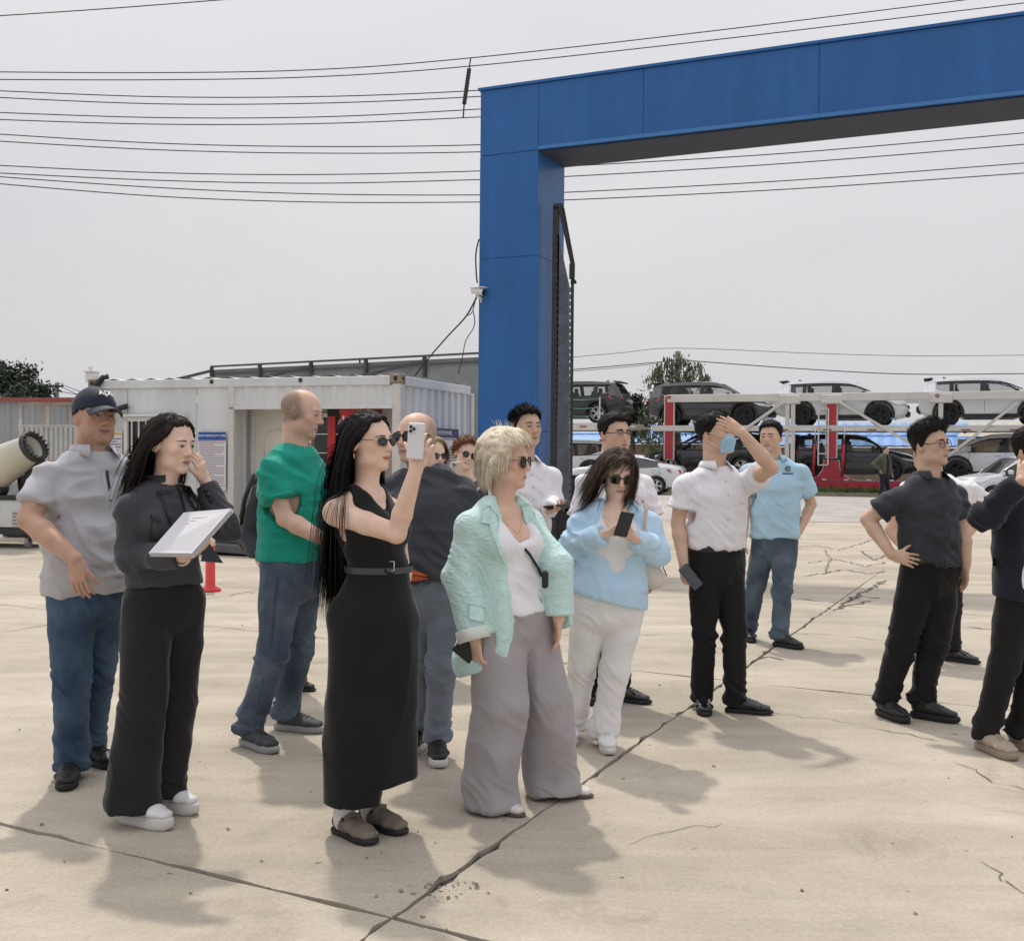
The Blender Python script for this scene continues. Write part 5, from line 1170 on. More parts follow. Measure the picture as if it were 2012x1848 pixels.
def skin(name, c, lip=(0.42, 0.16, 0.13), lipw=1.0, stubble=0.0, buzz=0.0, hairc=(0.05, 0.04, 0.035), front=0.03, flush=0.25, lipup=-0.064):
 m = bpy.data.materials.new(name); n, l, b = nodes_of(m)
 b.inputs['Roughness'].default_value = 0.50; b.inputs['Specular IOR Level'].default_value = 0.4
 b.inputs['Subsurface Weight'].default_value = 0.12; b.inputs['Subsurface Radius'].default_value = (0.012, 0.005, 0.003); b.inputs['Subsurface Scale'].default_value = 0.6
 at_ = n.new('ShaderNodeAttribute'); at_.attribute_name = 'hl'; sp = n.new('ShaderNodeSeparateXYZ'); l.new(at_.outputs['Vector'], sp.inputs['Vector'])
 def mth(op, a, b_=None, c_=None):
  x = n.new('ShaderNodeMath'); x.operation = op
  for i, v in enumerate((a, b_, c_)):
   if v is None: continue
   if isinstance(v, (int, float)): x.inputs[i].default_value = v
   else: l.new(v, x.inputs[i])
  return x.outputs['Value']
 def smooth(v, a, b_):
  x = n.new('ShaderNodeMapRange'); x.interpolation_type = 'SMOOTHSTEP'; x.inputs['From Min'].default_value = a; x.inputs['From Max'].default_value = b_; l.new(v, x.inputs['Value']); return x.outputs['Result']
 lat, fwd, up = sp.outputs['X'], sp.outputs['Y'], sp.outputs['Z']
 tc = n.new('ShaderNodeTexCoord')
 def noi(sc, det=3):
  x = n.new('ShaderNodeTexNoise'); x.inputs['Scale'].default_value = sc; x.inputs['Detail'].default_value = det; l.new(tc.outputs['Object'], x.inputs['Vector']); return x.outputs['Fac']
 rp = n.new('ShaderNodeValToRGB'); rp.color_ramp.elements[0].position = 0.3; rp.color_ramp.elements[1].position = 0.7
 rp.color_ramp.elements[0].color = (c[0] * 0.90, c[1] * 0.82, c[2] * 0.78, 1); rp.color_ramp.elements[1].color = (min(1, c[0] * 1.06), c[1] * 1.05, c[2] * 1.05, 1)
 l.new(noi(14, 4), rp.inputs['Fac']); col = rp.outputs['Color']
 def mixc(fac, colr, cur):
  x = n.new('ShaderNodeMixRGB'); l.new(fac, x.inputs['Fac']); l.new(cur, x.inputs['Color1']); x.inputs['Color2'].default_value = (*colr, 1); return x.outputs['Color']
 face = smooth(fwd, 0.03, 0.07)
 ck = mth('MULTIPLY', smooth(mth('ABSOLUTE', mth('ADD', up, 0.022)), 0.03, 0.005), face)
 ear = mth('MULTIPLY', smooth(mth('ABSOLUTE', lat), 0.074, 0.082), smooth(mth('ABSOLUTE', up), 0.045, 0.03))
 col = mixc(mth('MULTIPLY', mth('MAXIMUM', ck, ear), flush), (min(1, c[0] * 1.02), c[1] * 0.62, c[2] * 0.52), col)
 if stubble:
  sm = mth('MULTIPLY', mth('MULTIPLY', smooth(up, -0.028, -0.055), smooth(fwd, -0.01, 0.03)), smooth(mth('ABSOLUTE', up), 0.16, 0.10))
  col = mixc(mth('MULTIPLY', sm, stubble), tuple(q * 0.42 for q in c), col)
 if buzz:
  v = mth('ADD', mth('MULTIPLY', fwd, 1.0), mth('MULTIPLY', mth('SUBTRACT', noi(60, 2), 0.5), 0.02))
  crown = smooth(mth('ADD', mth('MULTIPLY', up, 0.45), v), front + 0.03, front - 0.02)
  low = smooth(mth('SUBTRACT', up, mth('MULTIPLY', fwd, 0.35)), -0.055, -0.02)
  col = mixc(mth('MULTIPLY', mth('MULTIPLY', crown, low), buzz), hairc, col)
 du = mth('ADD', up, -lipup); bow = mth('MULTIPLY', mth('MULTIPLY', lat, lat), 5.0)
 e = mth('ADD', mth('POWER', mth('DIVIDE', mth('ABSOLUTE', lat), 0.025 * lipw), 2.0), mth('POWER', mth('DIVIDE', mth('ABSOLUTE', mth('SUBTRACT', du, bow)), 0.0098), 2.0))
 lm = mth('MULTIPLY', smooth(e, 1.15, 0.75), face); col = mixc(mth('MULTIPLY', lm, 0.85), lip, col)
 ln = mth('MULTIPLY', mth('MULTIPLY', smooth(mth('ABSOLUTE', mth('SUBTRACT', du, bow)), 0.0022, 0.0008), smooth(mth('ABSOLUTE', lat), 0.026 * lipw, 0.022 * lipw)), face); col = mixc(ln, tuple(q * 0.3 for q in lip), col)  # thin darker lip line; shade of the mouth crease put into the colour
 l.new(col, b.inputs['Base Color'])
 bp = n.new('ShaderNodeBump'); bp.inputs['Strength'].default_value = 0.12; bp.inputs['Distance'].default_value = 0.002; l.new(noi(260, 2), bp.inputs['Height']); l.new(bp.outputs['Normal'], b.inputs['Normal'])
 return m
def hair_mat(name, c, c2, rough=0.62):
 if name in MATS: return MATS[name]
 m = bpy.data.materials.new(name); n, l, b = nodes_of(m)
 tc = n.new('ShaderNodeTexCoord'); x = n.new('ShaderNodeTexNoise'); x.inputs['Scale'].default_value = 38; x.inputs['Detail'].default_value = 4; l.new(tc.outputs['Object'], x.inputs['Vector'])
 r = n.new('ShaderNodeValToRGB'); r.color_ramp.elements[0].position = 0.35; r.color_ramp.elements[1].position = 0.65; r.color_ramp.elements[0].color = (*c2, 1); r.color_ramp.elements[1].color = (*c, 1)
 l.new(x.outputs['Fac'], r.inputs['Fac']); l.new(r.outputs['Color'], b.inputs['Base Color'])
 b.inputs['Roughness'].default_value = rough; b.inputs['Specular IOR Level'].default_value = 0.22; b.inputs['Anisotropic'].default_value = 0.5
 MATS[name] = m; return m
H_BLACK = hair_mat('hair_black', (0.012, 0.010, 0.009), (0.006, 0.005, 0.005))
H_DKBR = hair_mat('hair_dark_brown', (0.026, 0.016, 0.013), (0.010, 0.007, 0.007))
H_BROWN = hair_mat('hair_brown', (0.080, 0.045, 0.030), (0.030, 0.017, 0.013))
H_BLOND = hair_mat('hair_blonde', (0.82, 0.75, 0.61), (0.68, 0.59, 0.44), 0.55)
H_RED = hair_mat('hair_auburn', (0.23, 0.10, 0.05), (0.10, 0.042, 0.022))
H_DKBL = hair_mat('hair_dark_blonde', (0.42, 0.32, 0.20), (0.20, 0.14, 0.08))
M_EYE = mat('eye_white', (0.55, 0.52, 0.49), 0.3)
M_IRIS = mat('iris_dark', (0.018, 0.013, 0.010), 0.15)
M_SUNG = mat('sunglass_lens', (0.008, 0.008, 0.010), 0.06, spec=0.7)
M_FRAME = mat('glasses_frame', (0.015, 0.014, 0.014), 0.3)
M_GOLD = mat('gold_metal', (0.70, 0.48, 0.16), 0.25, metal=1.0)
def clear_lens():
 m = bpy.data.materials.new('clear_lens'); n, l, b = nodes_of(m); b.inputs['Base Color'].default_value = (0.30, 0.28, 0.36, 1); b.inputs['Alpha'].default_value = 0.16; b.inputs['Roughness'].default_value = 0.05; return m
M_LENS = clear_lens()
def ribbons(P, W, Nrm, taper=True):
 """strands P (n,m,3) as thin ribbons of width W, flat side along Nrm"""
 n, m, _ = P.shape; T = np.gradient(P, axis=1); S = np.cross(T, Nrm); S /= np.maximum(1e-9, np.linalg.norm(S, axis=2))[:, :, None]
 w = np.ones(m);
 if taper: w = np.clip(1.25 - np.linspace(0, 1, m) ** 3 * 1.1, 0.12, 1)
 S = S * (np.asarray(W).reshape(-1, 1, 1) * 0.5) * w[None, :, None]
 V = np.stack([P - S, P + S], 2).reshape(-1, 3); b = (np.arange(n) * m * 2)[:, None] + (np.arange(m - 1) * 2)[None, :]; b = b.ravel()
 return V, np.stack([b, b + 1, b + 3, b + 2], 1)
class Person:
 """joints are measured on the photo and set at their real depth; limb lengths fix the rest"""
 def __init__(s, D, yaw, label, loc_px=None, fem=False, tall=1.75, h=None):
  s.D = D; s.fem = fem; s.h = h or min(0.0095, max(0.0052, 0.00108 * D)); s.k = tall / 1.75
  s.f = V3(math.sin(R(yaw)), -math.cos(R(yaw)), 0); s.l = V3(math.cos(R(yaw)), math.sin(R(yaw)), 0); s.u = V3(0, 0, 1)
  s.label = label; s.fields = []
 def root(s, ground):
  s.o = empty('person', tuple(ground), 0, s.label, 'person'); s.loc = np.asarray(ground, np.float64); return s
 def W(s, px, py, dd=0.0): return np.array(at(px, py, s.D + dd))
 def reach(s, frm, px, py, L, near=True):
  """point on the sight line of (px,py) at distance L from frm"""
  r = np.array(ray(px, py)); r /= np.linalg.norm(r); o = V3(0, 0, CAM_H) - frm; b = o.dot(r); c = o.dot(o) - L * L; q = b * b - c
  t = -b if q < 0 else (-b - math.sqrt(q) if near else -b + math.sqrt(q))
  p = V3(0, 0, CAM_H) + r * t
  if q < 0: p = frm + (p - frm) * 1.0
  return p
 def part(s, name, V, F, m, parent=None, smooth=True):
  return link(name, np_mesh(name, np.asarray(V) - s.loc, F, smooth), m, parent or s.o)
 def mb(s, name, mb, m, parent=None):
  mb.v = [tuple(np.asarray(p, np.float64) - s.loc) for p in mb.v]; return mb.build(name, m, parent or s.o)
 def head(s, px, py, yaw, pitch=0.0, roll=0.0, S=1.0, dd=0.0, neck=None, jaw=1.0):
  s.S = S; s.C = s.W(px, py, dd) if not isinstance(px, np.ndarray) else px
  M = Matrix.Rotation(R(yaw), 3, 'Z') @ Matrix.Rotation(R(-pitch), 3, 'X') @ Matrix.Rotation(R(roll), 3, 'Y')
  s.Lh, s.Fh, s.Uh = np.array(M @ Vector((1, 0, 0))), np.array(M @ Vector((0, -1, 0))), np.array(M @ Vector((0, 0, 1))); s.jaw = jaw
  s.HM = np.stack([s.Lh, s.Fh, s.Uh])
 def hp(s, lat, fwd, up): return s.C + s.S * (lat * s.Lh + fwd * s.Fh + up * s.Uh)
 def add_head(s, F):
  S, M = s.S, s.HM; fm = s.fem; e = lambda c, r, k=0.015, op='add': F.ell(s.hp(*c), [q * S for q in r], M, k * S, op)
  g = lambda a, b, r0, r1, k=0.012, op='add': F.seg(s.hp(*a), s.hp(*b), r0 * S, r1 * S, k * S, op=op)
  e((0, -0.014, 0.034), (0.0765, 0.096, 0.083), 0)
  e((0, 0.026, 0.006), (0.064, 0.066, 0.088), 0.03)
  e((0, 0.030, -0.055), (0.056 * s.jaw, 0.058, 0.058), 0.03)
  e((0, 0.074, -0.098), (0.022 * s.jaw, 0.017, 0.016), 0.025)
  for q in (-1, 1):
   e((q * 0.046 * s.jaw, 0.012, -0.072), (0.016, 0.034, 0.02), 0.03)
   e((q * 0.043, 0.060, -0.016), (0.020, 0.020, 0.018), 0.02)
   e((q * 0.031, 0.098, 0.004), (0.017, 0.015, 0.0105), 0.012, 'sub')
   e((q * 0.031, 0.0735, 0.003), (0.0165, 0.0155, 0.0125), 0.005)
  g((-0.034, 0.081, 0.024), (0.034, 0.081, 0.024), 0.010 if fm else 0.0125, 0.010 if fm else 0.0125, 0.012)
  g((0, 0.088, 0.016), (0, 0.104, -0.022), 0.0075, 0.0105, 0.010)
  e((0, 0.107, -0.028), (0.0120, 0.0115, 0.0100), 0.008)
  for q in (-1, 1): e((q * 0.0125, 0.096, -0.031), (0.0075, 0.009, 0.0068), 0.006)
  g((-0.016, 0.0855, -0.0585), (0.016, 0.0855, -0.0585), 0.0068, 0.0068, 0.007)
  g((-0.014, 0.0845, -0.0700), (0.014, 0.0845, -0.0700), 0.0074, 0.0074, 0.007)
  for q in (-1, 1):
   Me = np.stack([nrm(s.Lh + q * 0.35 * s.Fh), nrm(s.Fh - q * 0.35 * s.Lh), s.Uh])
   F.ell(s.hp(q * 0.080, -0.012, -0.004), [0.0085 * S, 0.019 * S, 0.031 * S], Me, 0.006 * S)
   F.ell(s.hp(q * 0.0905, -0.002, -0.003), [0.007 * S, 0.0105 * S, 0.019 * S], Me, 0.004 * S, 'sub')
 def hand(s, F, w, d, n, side, curl=0.5, spread=0.06, size=1.0, thumb=0.5, tcurl=0.4, fing=(1, 1, 1, 1)):
  """w wrist, d towards the knuckles, n out of the palm, side +1/-1 puts the thumb on n x d"""
  d = nrm(d); n = nrm(n - d * np.dot(n, d)); t = np.cross(n, d) * side; z = size * (0.92 if s.fem else 1.0)
  k = w + d * 0.088 * z
  F.seg(w, w + d * 0.03 * z, 0.024 * z, 0.034 * z, 0.012, 0.017 * z, 0.016 * z, t)
  F.seg(w + d * 0.03 * z, k - d * 0.008 * z, 0.036 * z, 0.039 * z, 0.01, 0.0155 * z, 0.0125 * z, t)
  F.seg(w + d * 0.02 * z + t * 0.02 * z + n * 0.006 * z, w + d * 0.055 * z + t * 0.033 * z + n * 0.010 * z, 0.016 * z, 0.013 * z, 0.01)
  for i, (o, L) in enumerate(((0.030, 0.072), (0.010, 0.080), (-0.010, 0.074), (-0.029, 0.058))):
   p = k + t * o * z - d * abs(o) * 0.25 * z; dr = nrm(d + t * spread * (1.5 - i) * 0.9); c = curl * fing[i]; a = 0.0
   for q, (fl, r0, r1) in enumerate(((0.45, 0.0092, 0.0082), (0.30, 0.0082, 0.0075), (0.25, 0.0075, 0.0060))):
    a += c * (0.75 if q == 0 else 0.95); v = dr * math.cos(a) + n * math.sin(a); p2 = p + v * L * fl * z
    F.seg(p, p2, r0 * z, r1 * z, 0.004 if q == 0 else 0.002); p = p2
  p = w + d * 0.050 * z + t * 0.036 * z + n * 0.008 * z; a = nrm(d * (1 - 0.55 * thumb) + t * 0.8 * thumb + n * 0.25); b = nrm(a * (1 - tcurl * 0.6) + (d * 0.6 + n * 0.7) * tcurl * 0.6)
  F.seg(p, p + a * 0.036 * z, 0.0118 * z, 0.0098 * z, 0.006); F.seg(p + a * 0.036 * z, p + a * 0.036 * z + b * 0.030 * z, 0.0098 * z, 0.0072 * z, 0.003)
 def field(s, pts, pad, h=None):
  P = np.array(pts); return Field(P.min(0) - pad, P.max(0) + pad, h or s.h)
 def body_mesh(s, F, m):
  V, Q = F.mesh(); o = s.part('body', V, Q, m)
  hl = ((V - s.C) @ s.HM.T) / s.S; far = (np.abs(hl) > 0.2).any(1) | (hl[:, 2] < -0.16); hl[far] = (0, 1, -1)
  a = o.data.attributes.new('hl', 'FLOAT_VECTOR', 'POINT'); a.data.foreach_set('vector', hl.astype(np.float32).ravel())
  s.bf = F; return o
 def garment(s, name, F, m, amp=0.004, fr=(9, 9, 5), seed=0.0, hot=(), smooth=1, lim=None, parent=None):
  """meshes a garment and adds creases, stronger near the listed joints [(point, radius, amp)]"""
  V, Q = F.mesh(smooth); N = F.grad(V); B = np.stack([s.l, s.f, s.u]); L = V @ B.T + seed * 7.3
  wv = np.stack([vnoise(L * 3.1 + 11), vnoise(L * 3.1 + 23), vnoise(L * 3.1 + 37)], 1) * 0.10
  def ridge(f): q = vnoise((L + wv) * np.array(f)); return 1 - 2 * np.abs(q) ** 0.8
  Ls = L.copy(); Ls[:, 2] += 0.7 * L[:, 0] + 0.5 * L[:, 1] + 0.05 * vnoise(L * 6 + 3)
  def ridge2(): q = vnoise((Ls + wv) * np.array((7, 7, 22))); return 1 - 2 * np.abs(q) ** 0.8
  d = amp * (0.95 * ridge(fr) + 0.3 * vnoise((L + wv) * np.array(fr) * 2.1))
  for (p, r, a) in hot:
   w = np.exp(-(((V - np.asarray(p)) ** 2).sum(1)) / (r * r)); d = d + w * a * 0.75 * (ridge2() * 1.2 + 0.3 * vnoise((L + wv) * np.array((8, 8, 30)) + 5))
  V = V + N * d[:, None]; s.fields.append(F)
  return s.part(name, V, Q, m, parent)
 def face_pt(s, lat, up, lift=0.001):
  lat, up = np.atleast_1d(lat), np.atleast_1d(up)
  O = s.C + s.S * (lat[:, None] * s.Lh + 0.15 * s.Fh + up[:, None] * s.Uh); P, ok = s.bf.first_hit(O, -s.Fh, 0.16 * s.S, 220); return P + s.Fh * lift
 def eyes(s, squint=1.0, look=0.0, iris=None, up0=0.003):
  for q in (-1, 1):
   n = 9; u = np.linspace(-1, 1, n); hh = 0.0052 * squint; P = []
   for v in (-1, -0.5, 0, 0.5, 1): P.append(s.face_pt(q * 0.031 + u * 0.0140, up0 + v * hh * (1 - u ** 2) ** 0.7 + 0.0008 * u * q, 0.0008 + 0.0012 * (1 - v * v)))
   V = np.concatenate(P); F = [(r * n + k, r * n + k + 1, (r + 1) * n + k + 1, (r + 1) * n + k) for r in range(4) for k in range(n - 1)]
   e = s.part('eye', V, F, M_EYE)
   th = np.linspace(0, 2 * math.pi, 13)[:-1]; r_ = 0.0058; c = s.face_pt(q * 0.031 + look + r_ * np.cos(th), up0 + np.clip(r_ * np.sin(th), -hh * 0.95, hh * 0.95), 0.0026)
   s.part('iris', np.concatenate([c, s.face_pt(q * 0.031 + look, up0, 0.0030)]), [(k, (k + 1) % 12, 12) for k in range(12)], M_IRIS, e)
   s.mb('upper_lid', MB().tube(list(s.face_pt(q * 0.031 + u * 0.0148, up0 + hh * (1 - u ** 2) ** 0.7 + 0.0004, 0.0018)), 0.0011, 5), M_IRIS, e)
 def brows(s, m, thick=0.0036, up=0.0235, arch=0.004, w=0.019, tilt=0.0):
  for q in (-1, 1):
   u = np.linspace(-1, 1, 9); lat = q * (0.032 + u * w); z = up + arch * (1 - u ** 2) - 0.0015 * u + tilt * u
   P = [s.face_pt(lat, z + v * thick * (1 - 0.6 * np.clip(u, 0, 1)), 0.0012 + 0.0008 * (1 - abs(v))) for v in (-1, 0, 1)]
   s.part('eyebrow', np.concatenate(P), [(r * 9 + k, r * 9 + k + 1, (r + 1) * 9 + k + 1, (r + 1) * 9 + k) for r in range(2) for k in range(8)], m)
 def glasses(s, shape='round', w=0.025, hgt=0.022, lens=None, frame_m=None, rim=0.0016, up=0.002, temple=None, fwd=None, top_only=False, name='sunglasses', sq=2.0):
  lens = lens or M_SUNG; frame_m = frame_m or M_FRAME; S = s.S
  fw = fwd or 0.099; g = empty(name); g.parent = s.o; n = 24
  def outline(q, k):
   th = np.linspace(0, 2 * math.pi, n + 1)[:-1]; c, sn = np.cos(th), np.sin(th)
   x = np.sign(c) * np.abs(c) ** (2 / sq) * w * k; z = np.sign(sn) * np.abs(sn) ** (2 / sq) * hgt * k
   lat = q * 0.0335 + x; return [s.hp(a, fw - 0.10 * max(0, abs(a) - 0.012) ** 1.0 * 0.8 - 2.2 * max(0, abs(a) - 0.03) ** 2, up + b) for a, b in zip(lat, z)]
  for q in (-1, 1):
   o = outline(q, 1.0); mb = MB(); c = s.hp(q * 0.0335, fw - 0.0005, up) ; mb.add([c] + o, [(0, 1 + k, 1 + (k + 1) % n) for k in range(n)], True); s.mb('lens', mb, lens, g)
   if top_only:
    pts = outline(q, 1.0)[1:12]; s.mb('rim', MB().tube(pts, rim * 1.7 * S, 6), frame_m, g)
   else: s.mb('rim', MB().tube(o + [o[0]], rim * S, 6), frame_m, g)
   s.mb('temple', MB().tube([s.hp(q * (0.0335 + w), fw - 0.012 - 2.2 * max(0, 0.0335 + w - 0.03) ** 2, up + hgt * 0.35), s.hp(q * 0.0755, fw - 0.045, up + 0.007), s.hp(q * 0.0815, 0.004, up + 0.010), s.hp(q * 0.081, -0.028, up - 0.006)], (0.0022 if temple is None else temple) * S, 6), frame_m, g)
  s.mb('bridge', MB().tube([s.hp(-0.0105, fw - 0.001, up + hgt * 0.3), s.hp(0, fw + 0.004, up + hgt * 0.42), s.hp(0.0105, fw - 0.001, up + hgt * 0.3)], (rim + 0.0006) * S, 6), frame_m, g)
  return g
 def hair_cap(s, thr, thick, m, noise=0.004, ramp=0.25, nf=9.0, seed=0, name='hair', extra=None):
  """shell over the scalp. thr: hairline elevation by azimuth [(deg from face, elevation)], thick(az, el) metres"""
  na, ne = 84, 56; az = np.linspace(-180, 180, na, endpoint=False); el = np.linspace(-75, 90, ne); A, E = np.meshgrid(az, el, indexing='ij')
  c0 = V3(0, -0.012, 0.03); a, e = np.radians(A.ravel()), np.radians(E.ravel())
  d = np.sin(a)[:, None] * np.cos(e)[:, None] * s.Lh + np.cos(a)[:, None] * np.cos(e)[:, None] * s.Fh + np.sin(e)[:, None] * s.Uh
  O = s.hp(*c0); P, ok = s.bf.first_hit(O + d * 0.20 * s.S, -d, 0.2 * s.S, 260); r = np.linalg.norm(P - O, axis=1)
  rc = s.S * np.where(np.abs(np.degrees(e)) < 40, 0.098, 0.11); r = np.minimum(r, rc)
  th = np.interp(np.abs(A.ravel()), [t[0] for t in thr], [t[1] for t in thr]); jag = vnoise(np.stack([A.ravel() / 9, E.ravel() / 30, np.zeros(len(a)) + seed], 1)) * 5
  ins = np.clip((E.ravel() - th - jag) / (ramp * 40), 0, 1); ins = ins * ins * (3 - 2 * ins)
  T = np.array([thick(x, y) for x, y in zip(A.ravel(), E.ravel())]) * s.S
  nz = vnoise(d * nf + seed * 3.1) * noise + vnoise(d * nf * 3 + seed) * noise * 0.5
  rr = r + ins * (T + nz * s.S) - (1 - ins) * 0.010 * s.S
  V = O + d * rr[:, None]; V = V.reshape(na, ne, 3); i, j = np.meshgrid(np.arange(na), np.arange(ne - 1), indexing='ij'); i, j = i.ravel(), j.ravel(); i2 = (i + 1) % na
  F = np.stack([i * ne + j, i2 * ne + j, i2 * ne + j + 1, i * ne + j + 1], 1)
  keep = (ins.reshape(na, ne)[i, j] > 0) | (ins.reshape(na, ne)[i2, j + 1] > 0) | (ins.reshape(na, ne)[i, j + 1] > 0) | (ins.reshape(na, ne)[i2, j] > 0)
  o = s.part(name, V.reshape(-1, 3), F[keep], m); s.cap = (V.reshape(-1, 3), d, ins, O, A.ravel(), E.ravel()); s.hair_o = o
  return o
 def tufts(s, n, L, w, m, lift=0.5, comb=(0, 0.6, 0.3), seed=1, jit=0.5, sel=None, name='hair_tufts'):
  """short locks over the cap; comb = preferred direction (lat, fwd, up)"""
  rg = np.random.default_rng(seed); V, d, ins, O, A, E = s.cap; ok = (ins > 0.35)
  if sel is not None: ok &= np.array([sel(a, e) for a, e in zip(A, E)])
  wgt = np.cos(np.radians(E)) * ok; wgt = wgt / wgt.sum(); id_ = rg.choice(len(V), n, p=wgt); p = V[id_] + rg.normal(0, 0.004, (n, 3)); nn = d[id_]
  c = comb[0] * s.Lh + comb[1] * s.Fh + comb[2] * s.Uh; dr = nn * lift + c + rg.normal(0, jit, (n, 3)); dr /= np.linalg.norm(dr, axis=1)[:, None]
  m_ = 4; t = np.linspace(0, 1, m_); Ls = L * rg.uniform(0.6, 1.2, n); P = p[:, None] - nn[:, None] * 0.003 + dr[:, None] * (t[None, :, None] * Ls[:, None, None]) - nn[:, None] * (t ** 2)[None, :, None] * (Ls * 0.25)[:, None, None]
  Vv, F = ribbons(P, np.full(n, w) * rg.uniform(0.6, 1.3, n), np.repeat(nn[:, None], m_, 1)); return s.part(name, Vv, F, m, s.hair_o)
 def locks(s, n, L, w, m, thr, wind=(0, 0, 0), seed=1, segs=12, out=0.006, stiff=0.75, spreadv=0.06, comb=(0, -0.4, -0.6), name='hair_locks', sel=None, Lfn=None, root_el=None, curl=0.0, colliders=None, part_side=0.0):
  """long hair: strands grown from the scalp, falling under gravity and wind, kept outside body and clothes"""
  rg = np.random.default_rng(seed); V, d, ins, O, A, E = s.cap; ok = ins > 0.25
  if sel is not None: ok &= np.array([sel(a, e) for a, e in zip(A, E)])
  wgt = np.cos(np.radians(E)) * ok; wgt = wgt / wgt.sum(); id_ = rg.choice(len(V), n, p=wgt); p = V[id_] + d[id_] * 0.001; nn = d[id_].copy()
  Ls = L * rg.uniform(0.72, 1.08, n) if Lfn is None else np.array([Lfn(A[i], E[i]) for i in id_]) * rg.uniform(0.8, 1.08, n)
  lat = np.sin(np.radians(A[id_])); sgn = np.sign(lat + part_side + 1e-6)
  tang = (comb[0] * sgn[:, None] * s.Lh + comb[1] * s.Fh + comb[2] * s.Uh) + rg.normal(0, spreadv, (n, 3)); tang -= nn * (tang * nn).sum(1)[:, None]; tang /= np.linalg.norm(tang, axis=1)[:, None]; dr = tang + nn * 0.15
  fall = nrm(np.array([0, 0, -1.0]) + np.asarray(wind)); fall = fall + rg.normal(0, spreadv, (n, 3)); P = np.zeros((n, segs, 3)); P[:, 0] = p; st = Ls / (segs - 1); NN = np.zeros((n, segs, 3)); NN[:, 0] = nn
  cols = colliders if colliders is not None else [s.bf] + s.fields; ph = rg.uniform(0, 6.28, n)
  for k in range(1, segs):
   dr = dr * stiff + fall * (1 - stiff); dr /= np.linalg.norm(dr, axis=1)[:, None]
   q = P[:, k - 1] + dr * st[:, None]
   if curl: q = q + np.stack([np.sin(ph + k * 1.3), np.cos(ph + k * 1.1), np.zeros(n)], 1) * curl
   for F in cols:
    for _ in range(2):
     dd = F.sample(q); g = F.grad(q); push = np.clip(out + rg.uniform(0, 0.006, n) - dd, 0, 0.05); inb = ((q > F.lo + F.h) & (q < F.lo + F.h * (F.n - 2))).all(1)
     q = q + g * (push * inb)[:, None]
   v = q - P[:, k - 1]; ln = np.linalg.norm(v, axis=1); dr = v / np.maximum(1e-6, ln)[:, None]; P[:, k] = q
   ax_ = q - (s.C + np.array([0, 0, 0.0])); ax_[:, 2] *= 0.15; NN[:, k] = ax_ / np.maximum(1e-6, np.linalg.norm(ax_, axis=1))[:, None]
  Vv, F = ribbons(P, np.full(n, w) * rg.uniform(0.5, 1.4, n), NN); return s.part(name, Vv, F, m, s.hair_o)
 def shoe(s, heel, yaw, m, sole_m, L=0.275, w=0.048, high=0.0, sole=0.028, toe=1.0, kind='sneaker', extra=None, mid_m=None):
  """heel: ground point under the heel; yaw: pointing direction"""
  f = V3(math.sin(R(yaw)), -math.cos(R(yaw)), 0); l = V3(math.cos(R(yaw)), math.sin(R(yaw)), 0); h0 = np.asarray(heel, np.float64); u = s.u; z = L / 0.275
  F = Field(h0 - V3(0.32, 0.32, 0.02), h0 + V3(0.32, 0.32, 0.19 + high), 0.0065 if s.D < 7 else 0.009)
  c = lambda x, y: h0 + f * x * z + u * y
  b = sole
  F.seg(c(0.035, b + 0.035), c(0.10, b + 0.032), w * 0.74, w * 0.82, 0, 0.036, 0.036, l)
  F.seg(c(0.10, b + 0.032), c(0.185, b + 0.022), w * 0.84, w * 1.02, 0.02, 0.034, 0.024, l)
  F.seg(c(0.185, b + 0.021), c(0.240, b + 0.015), w * 1.0, w * 0.72 * toe, 0.015, 0.024, 0.017, l)
  F.seg(c(0.045, b + 0.035), c(0.055, b + 0.062 + high), 0.034, 0.034, 0.015, 0.040, 0.042, l)
  F.seg(c(0.075, b + 0.060 + high * 0.6), c(0.165, b + 0.034), 0.024, 0.024, 0.025, 0.022, 0.018, l)
  if kind == 'clog': F.seg(c(0.02, b + 0.09), c(0.05, b + 0.055), 0.03, 0.045, 0.01, op='sub')
  F.cut(c(0, b * 0.9), -u)
  V, Q = F.mesh(1); o = s.part('shoe', V, Q, m)
  ol = [];
  for x, y in ((0.0, 0.0), (0.004, 0.55), (0.03, 0.80), (0.09, 0.80), (0.14, 0.92), (0.185, 1.08), (0.22, 0.98), (0.25, 0.66 * toe), (0.266, 0.25), (0.268, 0)): ol.append((x, y))
  w = w * 0.84; pts = [(x, y * w) for x, y in ol] + [(x, -y * w) for x, y in reversed(ol[1:-1])]
  mb = MB(); n = len(pts); rings = []
  for zz, gr in ((0.002, 0.97), (sole * 0.3, 1.04), (sole, 1.03), (sole + 0.006, 0.97)):
   rings += [h0 + f * ((x - 0.13) * gr + 0.13) * z + l * y * gr + u * (zz + (0.006 if x > 0.25 and zz < sole * .5 else 0)) for x, y in pts]
  mb.add(rings, [tuple(reversed(range(n)))] + [(r * n + k, r * n + (k + 1) % n, (r + 1) * n + (k + 1) % n, (r + 1) * n + k) for r in range(3) for k in range(n)] + [tuple(range(3 * n, 4 * n))], True)
  s.mb('sole', mb, sole_m, o)
  if kind in ('sneaker', 'lace'):
   for k in range(5):
    x = 0.10 + k * 0.019; P, _ = F.first_hit(np.array([c(x, 0.25) + l * q * w * 0.46 for q in (-1, -.5, 0, .5, 1)]), -u, 0.25, 200); s.mb('lace', MB().tube([p + u * 0.002 for p in P], 0.0028, 5), extra or sole_m, o)
  return o, c
 def ankle(s, heel, yaw, k=1.0): f = V3(math.sin(R(yaw)), -math.cos(R(yaw)), 0); return np.asarray(heel) + f * 0.055 + V3(0, 0, 0.10)
